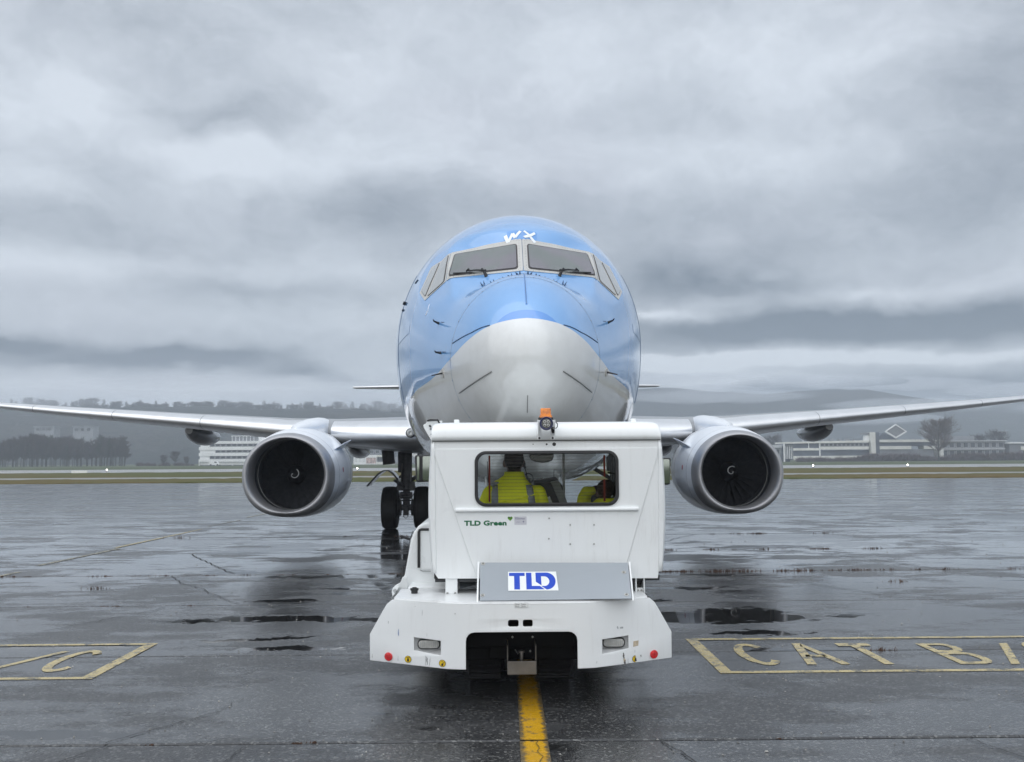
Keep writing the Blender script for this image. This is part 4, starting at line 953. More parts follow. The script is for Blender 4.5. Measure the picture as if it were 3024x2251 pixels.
add_facet([(.057, 1.645, 4.006), (.884, 2.335, 4.034), (.842, 2.86, 4.422), (.057, 2.285, 4.415)])
add_facet([(.945, 2.38, 3.995), (1.165, 2.60, 3.83), (1.002, 3.02, 4.36), (.905, 2.93, 4.42)])
add_facet([(1.185, 2.66, 3.84), (1.258, 2.975, 3.965), (1.148, 3.225, 4.315), (1.03, 3.06, 4.35)])
plane = tag(empty('airliner', (AX, NY, 0)), 'blue and white twin engine airliner facing the camera, nose above the tug', 'airplane')
def livery_mat():
    m_ = bpy.data.materials.new('fuselage_paint'); m_.use_nodes = True; nt = m_.node_tree; b = NB(nt); p = nt.nodes['Principled BSDF']
    tc = b.node('ShaderNodeTexCoord'); x, y, z = b.sep(tc.outputs['Object'])
    ax = b.m('ABSOLUTE', x)
    def curve(pts, xmax, zlo, zhi):
        n = b.node('ShaderNodeFloatCurve'); c = n.mapping.curves[0]
        for i, (px, pz) in enumerate(pts):
            q = (px / xmax, (pz - zlo) / (zhi - zlo))
            if i == 0: c.points[0].location = q
            elif i == len(pts) - 1: c.points[-1].location = q
            else: c.points.new(*q)
        n.mapping.update(); b.put(b.m('DIVIDE', ax, xmax, clamp=True), n.inputs['Value'])
        return b.m('ADD', b.m('MULTIPLY', n.outputs[0], zhi - zlo), zlo)
    zb = curve([(0, 3.235), (.2, 3.215), (.37, 3.178), (.58, 3.075), (.78, 2.935), (1.05, 2.765), (1.27, 2.70), (1.45, 2.62), (1.9, 2.50)], 1.9, 2.4, 3.4)
    zc = curve([(0, 3.335), (.13, 3.318), (.22, 3.275), (.30, 3.20), (.5, 2.9), (1.9, 2.5)], 1.9, 2.4, 3.4)
    isb = b.ramp(b.m('SUBTRACT', z, zb), -0.004, 0.004)
    isc = b.ramp(b.m('SUBTRACT', zc, z), -0.003, 0.003)
    blue = b.mix(isc, (0.15, 0.36, 0.70), (0.065, 0.25, 0.65))
    n1 = b.noise(tc.outputs['Object'], 1.1, 5, 0.6)
    blue = b.mix(b.ramp(n1, 0.3, 0.7), blue, b.mix(1.0, blue, (1.08, 1.06, 1.04), 'MULTIPLY'))
    white = b.mix(b.ramp(b.noise(tc.outputs['Object'], 2.3, 6, 0.65), 0.35, 0.75), (0.67, 0.68, 0.675), (0.60, 0.605, 0.595))
    col = b.mix(isb, white, blue)
    # fine grime streaks under rivet lines and bugs on the nose
    g = b.noise(b.vm('MULTIPLY', tc.outputs['Object'], (5.0, 1.5, 1.2)), 4.0, 7, 0.72)
    col = b.mix(b.m('MULTIPLY', b.ramp(g, 0.55, 0.8), 0.16), col, (0.28, 0.27, 0.25))
    b.l.new(col, p.inputs['Base Color'])
    p.inputs['Roughness'].default_value = 0.24; p.inputs['Coat Weight'].default_value = 0.9; p.inputs['Coat Roughness'].default_value = 0.03
    b.l.new(b.bump(b.noise(tc.outputs['Object'], 2.6, 3, 0.5), 0.006, 0.35), p.inputs['Normal'])
    b.l.new(b.bump(b.noise(tc.outputs['Object'], 2.2, 2, 0.5), 0.003, 0.25), p.inputs['Coat Normal'])
    return m_
M['fuselage'] = livery_mat()
M['p_white'] = mat('aircraft_white', (0.84, 0.86, 0.88), 0.35, coat=0.3, var=0.04, vscale=1.5, dirt=(0.35, 0.34, 0.33, 1), dirt_amt=0.25, rvar=0.1)
M['p_blue'] = mat('aircraft_blue', (0.125, 0.335, 0.70), 0.28, coat=0.5, var=0.03)
M['p_grey'] = mat('wing_grey', (0.30, 0.31, 0.32), 0.35, coat=0.2, var=0.08, vscale=1.5, dirt=(0.12, 0.12, 0.11, 1), dirt_amt=0.4)
M['belly'] = mat('belly_grey', (0.26, 0.27, 0.28), 0.25, coat=0.4, var=0.1, vscale=1.0, dirt=(0.10, 0.10, 0.10, 1), dirt_amt=0.4)
M['alu'] = mat('polished_slat', (0.88, 0.88, 0.88), 0.30, metal=0.9, var=0.04, vscale=2, bump=0.0015, bscale=3, rvar=0.12)
M['lip'] = mat('intake_lip_metal', (0.40, 0.40, 0.41), 0.46, metal=0.7, var=0.06, vscale=3, rvar=0.12)
M['liner'] = mat('intake_liner', (0.045, 0.047, 0.052), 0.45, var=0.2, vscale=6)
M['fan'] = mat('fan_blade', (0.16, 0.165, 0.18), 0.34, metal=0.85, var=0.15, vscale=10)
M['spinner'] = mat('spinner', (0.012, 0.012, 0.014), 0.35)
M['spiral'] = mat('spiral_paint', (0.55, 0.56, 0.56), 0.4)
M['frame'] = mat('window_surround', (0.52, 0.51, 0.48), 0.35, coat=0.2, var=0.06, vscale=4, dirt=(0.3, 0.28, 0.25, 1), dirt_amt=0.35)
M['seal'] = mat('window_seal', (0.03, 0.025, 0.027), 0.5)
M['ws_dark'] = mat('cockpit_glass', (0.085, 0.092, 0.082), 0.08, coat=1.0, var=0.35, vscale=1.6, rvar=0.06)
def _ws():
    nt = M['ws_dark'].node_tree; b = NB(nt); p = nt.nodes['Principled BSDF']; o = b.node('ShaderNodeTexCoord').outputs['Object']
    c = b.mix(b.ramp(b.noise(o, 2.1, 3, 0.5), 0.38, 0.62), (0.060, 0.078, 0.060), (0.100, 0.082, 0.098))
    c = b.mix(b.ramp(b.noise(b.vm('MULTIPLY', o, (3.0, 1.0, 0.6)), 6.0, 6, 0.7), 0.45, 0.8, 0.0, 0.5), c, (0.13, 0.135, 0.125))
    b.l.new(c, p.inputs['Base Color'])
_ws()
M['ws_side'] = mat('cockpit_side_glass', (0.33, 0.345, 0.335), 0.10, coat=1.0, var=0.05, vscale=60)  # whitish reflection on the side panes is put into this pale base
M['panel_line'] = mat('panel_line', (0.035, 0.085, 0.17), 0.5)
M['panel_line_g'] = mat('panel_line_grey', (0.17, 0.17, 0.17), 0.5)
M['joint_line'] = mat('joint_line', (0.24, 0.30, 0.38), 0.45)
M['strip_metal'] = mat('lightning_strip', (0.30, 0.30, 0.29), 0.35, metal=0.8)
M['letter_white'] = mat('letter_white', (0.85, 0.88, 0.9), 0.3, coat=0.3)
M['patch_blue'] = mat('blue_repair_patch', (0.090, 0.290, 0.66), 0.25, coat=0.6, var=0.05, vscale=8)
M['red_print'] = mat('red_print', (0.35, 0.04, 0.06), 0.4)

# fuselage skin
ds = [0.0015] + [0.02 * 1.28 ** k for k in range(12)]
ds = [d for d in ds if d < .45] + [.45 + .10 * k for k in range(10)] + [1.45 + .045 * k for k in range(54)] + [3.9 + .15 * k for k in range(24)] + [7.5 + .9 * k for k in range(35)] + [38.6, 39]
ds = sorted(d for d in ds if d <= 39)
NR = 240
m = MB(); m.loft([[tuple(_raw(d, -2 * math.pi * k / NR)) for k in range(NR)] for d in ds], True, True)
fus = m.build('fuselage', M['fuselage'], plane, smooth=50)

def snap_ring(corners, outer, inner, off, name, mt, parent, n=14, side=1):
    """ring between two rounded quads in patch uv, laid over the skin"""
    pass
def uv_round(r, n=5, asp=1.0, ins=(0, 0, 0, 0)):
    """rounded rectangle in uv; r measured in v, asp = width/height"""
    u0, v0, u1, v1 = ins[0], ins[1], 1 - ins[2], 1 - ins[3]; ru, rv = r / asp, r; pts = []
    for cx, cy, a in ((u1 - ru, v0 + rv, -90), (u1 - ru, v1 - rv, 0), (u0 + ru, v1 - rv, 90), (u0 + ru, v0 + rv, 180)):
        for k in range(n + 1):
            t = R(a + 90 * k / n); pts.append((cx + ru * math.cos(t), cy + rv * math.sin(t)))
    out = []   # subdivide straight edges
    for i, p in enumerate(pts):
        q = pts[(i + 1) % len(pts)]; L = math.hypot((q[0] - p[0]) * asp, q[1] - p[1]); kk = max(1, int(L / .12))
        for j in range(kk): out.append((p[0] + (q[0] - p[0]) * j / kk, p[1] + (q[1] - p[1]) * j / kk))
    return out
def patch(name, corners, mt, parent, off, r=.08, asp=2.0, ins=(0, 0, 0, 0), thick=.006, rings=7, bulge=0.0):
    b0 = uv_round(r, asp=asp, ins=ins); m = MB(); R_ = []
    R_.append([snap(bil(corners, u, v), off - thick) for u, v in b0])
    for k in range(rings):
        s = 1 - k / rings
        R_.append([snap(bil(corners, .5 + (u - .5) * s, .5 + (v - .5) * s), off) for u, v in b0])
    m.loft(R_, True, False)
    c = snap(bil(corners, .5, .5), off); k0 = len(m.v); n = len(b0); m.v.append(tuple(c))
    m.f += [(k0 - n + i, k0 - n + (i + 1) % n, k0) for i in range(n)]
    return m.build(name, mt, parent, smooth=40)
def ribbon(name, pts, w, mt, parent, off=.004, sub=6, thick=.004):
    """raised strip along a polyline on the skin; pts (x,d,z)"""
    P = []
    for a, c in zip(pts, pts[1:]):
        for k in range(sub): P.append(Vector(a).lerp(Vector(c), k / sub))
    P.append(Vector(pts[-1])); S = [snap(p, 0) for p in P]; m = MB(); rings = []
    for i, s in enumerate(S):
        d = (S[min(i + 1, len(S) - 1)] - S[max(i - 1, 0)]).normalized(); up = (snap(P[i], .05) - s).normalized(); sd_ = d.cross(up).normalized() * w / 2
        rings.append([s + sd_ - up * .002, s + sd_ * .8 + up * (off), s - sd_ * .8 + up * (off), s - sd_ - up * .002])
    m.loft(rings, True, True); return m.build(name, mt, parent)
for s in (-1, 1):
    X = lambda x, d, z: (s * x, d, z)
    F1 = [X(0.004, 1.55, 3.966), X(.93, 2.33, 4.005), X(.885, 2.955, 4.463), X(0.004, 2.39, 4.468)]
    patch('window_surround', F1, M['frame'], fus, .007, r=.03, asp=2.2, thick=.009)
    g1 = [X(.057, 1.645, 4.006), X(.884, 2.335, 4.034), X(.842, 2.86, 4.422), X(.057, 2.285, 4.415)]
    w1 = patch('cockpit_window', g1, M['seal'], fus, .012, r=.09, asp=2.2)
    patch('pane', g1, M['ws_dark'], w1, .0165, r=.075, asp=2.2, ins=(.016, .035, .018, .035))
    F2 = [X(.93, 2.345, 3.995), X(1.185, 2.60, 3.785), X(1.02, 3.06, 4.385), X(.892, 2.95, 4.455)]
    F3 = [X(1.187, 2.602, 3.787), X(1.287, 3.0, 3.955), X(1.165, 3.30, 4.34), X(1.022, 3.062, 4.387)]
    patch('window_surround', F2, M['frame'], fus, .006, r=.02, asp=.7, thick=.008)
    patch('window_surround', F3, M['frame'], fus, .0065, r=.02, asp=.7, thick=.008)
    g2 = [X(.945, 2.38, 3.995), X(1.165, 2.60, 3.83), X(1.002, 3.02, 4.36), X(.905, 2.93, 4.42)]
    g3 = [X(1.185, 2.66, 3.84), X(1.258, 2.975, 3.965), X(1.148, 3.225, 4.315), X(1.03, 3.06, 4.35)]
    for g in (g2, g3):
        w2 = patch('cockpit_window', g, M['seal'], fus, .010, r=.06, asp=.5)
        patch('pane', g, M['ws_side'], w2, .013, r=.05, asp=.5, ins=(.06, .014, .03, .014))
    # small rivets round the windscreen surround
    m = MB()
    def rivet(p, r=.0045):
        a = snap(p, .006); c = snap(p, .0095); m.cyl(a, c, r, r * .7, 6)
    for k in range(24): rivet(bil(F1, .06 + .9 * k / 23, .955))
    for k in range(14): rivet(bil(F1, .05 + .9 * k / 13, .035))
    for k in range(11): rivet(bil(F1, .032, .08 + .85 * k / 10))
    o = m.build('rivets', M['panel_line_g'], fus); tag(o, kind='stuff')
    # wiper
    m = MB()
    piv = snap(X(.455, 1.90, 4.03), .02); m.cyl(snap(X(.455, 1.86, 4.02), -.01), snap(X(.455, 1.90, 4.03), .05), .022, .016, 10)
    m.tube([snap(X(.44, 1.92, 4.055), .045), snap(X(.55, 2.03, 4.075), .05), snap(X(.66, 2.13, 4.085), .045)], [.012, .010, .008], 6)
    m.tube([snap(X(.475, 1.95, 4.075), .03), snap(X(.50, 1.98, 4.11), .06)], .012, 6)
    m.tube([snap(X(.64, 2.11, 4.09), .04), snap(X(.66, 2.14, 4.115), .06), snap(X(.69, 2.15, 4.09), .04)], .011, 6)
    wp = m.build('wiper', M['black'], fus, smooth=40)
    m = MB(); m.tube([snap(X(.50, 1.97, 4.045), .028), snap(X(.66, 2.12, 4.06), .03), snap(X(.84, 2.30, 4.078), .028)], .009, 6); m.build('wiper_blade', M['black'], wp)
    m = MB(); m.tube([snap(X(.47, 1.93, 4.04), .03), snap(X(.60, 2.06, 4.055), .034)], .006, 6); m.build('wiper_spring', M['bolt'], wp)
    # vortex generators above the radome joint
    for x in (.06, .155, .265, .38, .495):
        z = 3.918 - .02 * x - .12 * x * x; d = depth_at(x, z)
        m = MB()
        for e in (-1, 1):
            a = X(x + e * .006, d - .02, z - .004); c = X(x + e * .026, d + .05, z + .012)
            p = [snap(a, -.002), snap(c, -.002), snap(c, .042), snap(a, .018)]
            q = [v + Vector((.003, 0, 0)) for v in p]; m.add([tuple(v) for v in p + q], [(0, 1, 2, 3), (7, 6, 5, 4), (0, 4, 5, 1), (1, 5, 6, 2), (2, 6, 7, 3), (3, 7, 4, 0)])
        m.build('vortex_generator', M['panel_line'], fus)
    # radome diverter strips
    ribbon('diverter_strip', [X(.368, .381, 3.18), X(.56, .625, 3.137), X(.80, 1.08, 3.09)], .009, M['panel_line'], fus, .006)
    ribbon('diverter_strip', [X(.348, .235, 2.705), X(.52, .58, 2.628), X(.70, 1.00, 2.547)], .010, M['strip_metal'], fus, .009)
    # air data probes and angle of attack vane
    for nm, (x, d, z) in (('probe', (.955, 1.75, 3.388)),) + ((('probe', (.908, 1.44, 3.02)),) if s < 0 else ()):
        a = snap(X(x, d, z), 0); n_ = (snap(X(x, d, z), .1) - a).normalized(); m = MB()
        m.tube([a, a + n_ * .035, a + n_ * .06 + Vector((0, -.012, 0)), a + n_ * .065 + Vector((0, -.10, 0.004))], [.016, .012, .010, .006], 8)
        m.build('probe', M['dark_steel'], fus, smooth=40)
        ribbon('probe_shadow', [X(x - .07, d - .16, z - .01), X(x - .03, d - .06, z + .004)], .009, M['panel_line'], fus, .003)  # dark blue strip paints the shadow streak inboard of the probe
    a = snap(X(.90, 1.40, 2.79), 0); n_ = (snap(X(.90, 1.40, 2.79), .1) - a).normalized()
    m = MB(); m.cyl(a - n_ * .01, a + n_ * .008, .048, n=20); va = m.build('vane', M['frame'], fus)
    m = MB(); m.tube([a, a + n_ * .03, a + n_ * .13 + Vector((0, .03, -.01))], [.014, .010, .006], 6); m.build('vane_blade', M['black'], va)
# joint of the radome
ring = [tuple(_raw(1.1, 2 * math.pi * k / 96)) for k in range(97)]
m = MB(); rr = []
for k in range(97):
    a = 2 * math.pi * k / 96; rr.append([fpt(1.096, a, .0006), fpt(1.1, a, .0022), fpt(1.104, a, .0006)])
m.loft(rr, False, False); 
m.build('radome_joint', M['joint_line'], fus)
for a in [2 * math.pi * (k + .5) / 26 for k in range(26)]:
    m = MB(); p0 = fpt(1.105, a, 0); p1 = fpt(1.105, a, .004); m.cyl(p0, p1, .010, .008, 8); m.build('radome_fastener', M['joint_line'], fus)
ribbon('centre_strip', [(.0, 1.27, 3.862), (.0, .80, 3.63), (.0, .44, 3.395)], .020, M['patch_blue'], fus, .006, 10)
ribbon('centre_strip_line', [(.0, 1.26, 3.86), (.0, .80, 3.63), (.0, .445, 3.40)], .006, M['panel_line'], fus, .0085, 10)
ribbon('pitot_drain', [(0, .22, 2.48), (0, .42, 2.30)], .008, M['panel_line_g'], fus, .006)
# panel seams further aft
def seam(pts, mt='panel_line', w=.006): ribbon('panel_seam', pts, w, M[mt], fus, .002, 8)
for s in (-1, 1):
    seam([(s * 1.405, 3.0, 3.54), (s * 1.405, 2.98, 3.43), (s * 1.56, 3.62, 3.42)])
    seam([(s * 1.56, 3.62, 3.42), (s * 1.66, 4.2, 3.42)])
seam([(0, 2.40, 4.47), (0, 1.55, 3.966)], 'panel_line_g', .005)
# door on the left side of the fuselage (seen edge on), door handle marks and static port marks
for s in (-1, 1):
    dd = [(1.66, 4.15, 4.35), (1.70, 4.2, 2.75)]
    ribbon('door_seam', [(s * 1.50, 4.25, 4.45), (s * 1.66, 4.2, 3.9), (s * 1.67, 4.2, 3.3), (s * 1.58, 4.2, 2.6)], .012, M['panel_line'], fus, .004)
ribbon('jack_mark', [(-1.10, 2.35, 3.70), (-1.125, 2.31, 3.63)], .012, M['letter_white'], fus, .003)
for k in range(3): ribbon('jack_mark', [(-1.115, 2.28, 3.615 - .022 * k), (-1.145, 2.33, 3.612 - .022 * k)], .011, M['letter_white'], fus, .003)
ribbon('aerial', [(-1.47, 3.62, 4.30), (-1.50, 3.72, 4.26)], .012, M['dark_steel'], fus, .012)
ribbon('aerial', [(-1.585, 4.0, 4.00), (-1.59, 4.06, 3.97)], .016, M['dark_steel'], fus, .035)
ribbon('aerial', [(-1.60, 4.05, 3.90), (-1.605, 4.09, 3.88)], .012, M['dark_steel'], fus, .02)
# WX lettering on its darker patch above the windscreen
def front(polys, name, mt, off):
    """polygons in (x, s): s metres up the skin from z ~ 4.48"""
    m = MB()
    for P in polys:
        pts = []
        for (x, q), (x2, q2) in zip(P, P[1:] + P[:1]):
            for k in range(3): pts.append((x + (x2 - x) * k / 3, q + (q2 - q) * k / 3))
        V = []
        for x, q in pts:
            V.append(snap((x, depth_at(x, q), q), off))
        W = [v - Vector((0, 0, .004)) for v in V]; n = len(V)
        m.add([tuple(v) for v in V + W], [tuple(range(n))] + [(i, (i + 1) % n, n + (i + 1) % n, n + i) for i in range(n)])
    me = m.mesh(name); bm = bmesh.new(); bm.from_mesh(me); bmesh.ops.triangulate(bm, faces=bm.faces); bm.to_mesh(me); bm.free()
    return mesh_obj(name, me, mt, fus)
pt = [(x, depth_at(x, z), z) for x, z in ((-.185, 4.488), (.19, 4.482), (.195, 4.655), (-.175, 4.668))]
patch('registration_patch', pt, M['patch_blue'], fus, .004, r=.03, asp=1.4, thick=.005)
def stroke(a, c, w0, w1=None):
    w1 = w1 or w0; a = Vector(a); c = Vector(c); n = Vector((-(c - a).y, (c - a).x)).normalized()
    return [tuple(a + n * w0 / 2), tuple(a - n * w0 / 2), tuple(c - n * w1 / 2), tuple(c + n * w1 / 2)]
front([stroke((-.200, 4.618), (-.165, 4.515), .042), stroke((-.165, 4.515), (-.105, 4.622), .036), stroke((-.105, 4.622), (-.075, 4.545), .036), stroke((-.075, 4.545), (-.010, 4.650), .034)], 'registration_letter', M['letter_white'], .009)
front([stroke((.034, 4.652), (.165, 4.505), .026, .042), stroke((.030, 4.532), (.168, 4.640), .038, .026)], 'registration_letter', M['letter_white'], .011)

# wings
def airfoil(le, chord, z, th, x, inc=0.0, n=13):
    """closed section points (x,d,z) from trailing edge over the top to the leading edge and back"""
    def yt(t): return 5 * th * (.2969 * math.sqrt(t) - .126 * t - .3516 * t * t + .2843 * t ** 3 - .1036 * t ** 4)
    up, lo = [], []
    for k in range(n + 1):
        t = (1 - math.cos(math.pi * k / n)) / 2; cam_ = .018 * (1 - (2 * t - 1) ** 2); h = yt(t)
        up.append((x, le + t * chord, z + (cam_ + h) * chord - inc * t * chord)); lo.append((x, le + t * chord, z + (cam_ - h) * chord - inc * t * chord))
    return up[::-1] + lo[1:-1]
# spanwise stations: x, leading edge d, chord, z, thickness
WS = [(1.2, 13.2, 8.3, 2.33, .135), (2.45, 13.9, 7.2, 2.40, .13), (4.4, 14.95, 5.8, 2.50, .125), (5.6, 15.6, 5.15, 2.60, .12), (9, 17.4, 3.9, 2.93, .11), (13, 19.45, 2.75, 3.30, .11), (17.16, 21.6, 1.6, 3.72, .10)]
def wstat(x):
    for a, c in zip(WS, WS[1:]):
        if a[0] <= x <= c[0]:
            t = (x - a[0]) / (c[0] - a[0]); return tuple(a[i] + (c[i] - a[i]) * t for i in range(5))
    return WS[-1]
def wsec(x, s, inc=.02, n=13):
    _, le, ch, z, th = wstat(x); return airfoil(le, ch, z, th, s * x, inc, n)
def slat_piece(x0, x1, s, t=.115, off=.010):
    rings = []
    for k in range(7):
        x = x0 + (x1 - x0) * k / 6; _, le, ch, z, th = wstat(x); T_ = t if ch < 5 else t * .8
        ring = []
        for j in range(-12, 13):
            q = T_ * (abs(j) / 12) ** 2; h = 5 * th * (.2969 * math.sqrt(q) - .126 * q - .3516 * q * q + .2843 * q ** 3); cm = .018 * (1 - (2 * q - 1) ** 2)
            sg = 1 if j < 0 else -1
            ring.append((s * x, le + q * ch - off * (1 - abs(j) / 12), z + (cm + sg * h) * ch - .02 * q * ch + sg * off * min(1, abs(j) / 4)))
        rings.append(ring)
    return rings
for s in (-1, 1):
    xs = [1.2, 2.45, 3.4, 4.4, 5.6, 7.3, 9, 11, 13, 15, 17.16]
    m = MB(); m.loft([wsec(x, s) for x in xs], True, True); wg = m.build('wing', M['p_grey'], plane, smooth=40)
    for x0, x1 in ((2.0, 4.42), (5.22, 8.2), (8.215, 11.1), (11.115, 14.0), (14.015, 16.8)):
        m = MB(); m.loft(slat_piece(x0, x1, s), False, False); me = m.mesh('slat', True)
        o = mesh_obj('slat', me, M['alu'], wg, smooth=40)
    # landing light at the wing root
    m = MB(); m.lathe([(0, .001), (.0, .09), (.03, .11), (.2, .11)], (s * 2.36, 13.62, 2.46), 'Y', 20); m.build('landing_light', M['liner'], wg, smooth=40)
    m = MB(); m.lathe([(0.0, .001), (-.02, .05), (.0, .085)], (s * 2.36, 13.62, 2.46), 'Y', 16); m.build('light_glass', M['lens_clear'], wg, smooth=40)
    # flap track fairings
    for x, L, r in ((4.25, 3.0, .22), (9.15, 3.0, .27)):
        _, le, ch, z, th = wstat(x); m = MB(); rings = []
        for k in range(11):
            t = k / 10; q = math.sin(math.pi * min(1, t * .95 + .05)) ** .55; zz = z - .10 - ch * .02 - .10 * t; y = le + ch * .42 + L * t
            w_, h_ = r * q, r * 1.15 * q
            rings.append([(s * x + w_ * math.cos(2 * math.pi * j / 16) * 1.15, y, zz - h_ * .55 + h_ * (math.sin(2 * math.pi * j / 16)) * .8) for j in range(16)])
        m.loft(rings, True, True); m.build('flap_fairing', M['belly'], wg, smooth=50)
    # flap lowered edge seen under the wing: lower skin panel lines
    m = MB(); m.loft([[(s * x, wstat(x)[1] + wstat(x)[2] * .66, wstat(x)[3] - wstat(x)[2] * .050), (s * x, wstat(x)[1] + wstat(x)[2] * .99, wstat(x)[3] - wstat(x)[2] * .046), (s * x, wstat(x)[1] + wstat(x)[2] * .99, wstat(x)[3] - wstat(x)[2] * .034)] for x in (2.3, 4.2, 5.6)], False, False)
    m.build('inboard_flap', M['p_white'], wg)
    # winglet
    m = MB(); m.loft([airfoil(21.6, 1.6, 3.72, .10, s * 17.16), airfoil(22.0, 1.3, 3.95, .09, s * 17.45), airfoil(22.7, .9, 5.1, .08, s * 17.8), airfoil(23.3, .5, 6.1, .08, s * 18.05)], True, True); m.build('winglet', M['p_blue'], wg, smooth=40)
    # tailplane
    st = [(0.3, 32.9, 3.9, 4.98, .09), (3.6, 35.0, 2.5, 5.10, .09), (7.17, 37.2, 1.15, 5.22, .085)]
    m = MB(); m.loft([airfoil(le, ch, z, th, s * x, 0) for x, le, ch, z, th in st], True, True); hs = m.build('tailplane', M['belly'], plane, smooth=40)
    rings = []
    for x, le, ch, z, th in st:
        pr = airfoil(le, ch, z, th, s * x, 0, 17); L = [p for p in pr if (p[1] - le) / ch <= .08]; rings.append([(p[0], p[1] - .015, p[2] + (.008 if p[2] > z else -.004)) for p in L])
    m = MB(); m.loft(rings, False, False); m.build('leading_edge', M['alu'], hs, smooth=40)
# fin
def finsec(z, le, ch, th): return [(p[2], p[1], z) for p in airfoil(le, ch, 0, th, 0, 0) ]
m = MB(); m.loft([finsec(z, le, ch, .10) for z, le, ch in ((5.2, 30.2, 7.4), (6.3, 32.6, 5.6), (12.1, 37.6, 2.2))], True, True); m.build('fin', M['p_blue'], plane, smooth=40)
# wing to body fairing
def fair(d):
    t = (d - 12.4) / (24.5 - 12.4); q = max(0.0, math.sin(math.pi * t)) ** .45
    w = 1.2 + 1.32 * q; zt, zb_ = 1.9 + .75 * q, 1.9 - .62 * q; c = (zt + zb_) / 2; out = []
    for k in range(32):
        a = 2 * math.pi * k / 32; out.append((w * math.copysign(abs(math.cos(a)) ** .75, math.cos(a)), d, c + (zt - zb_) / 2 * math.copysign(abs(math.sin(a)) ** .75, math.sin(a))))
    return out
m = MB(); m.loft([fair(12.45 + 12.0 * (k / 24)) for k in range(25)], True, True); m.build('body_fairing', M['belly'], plane, smooth=50)

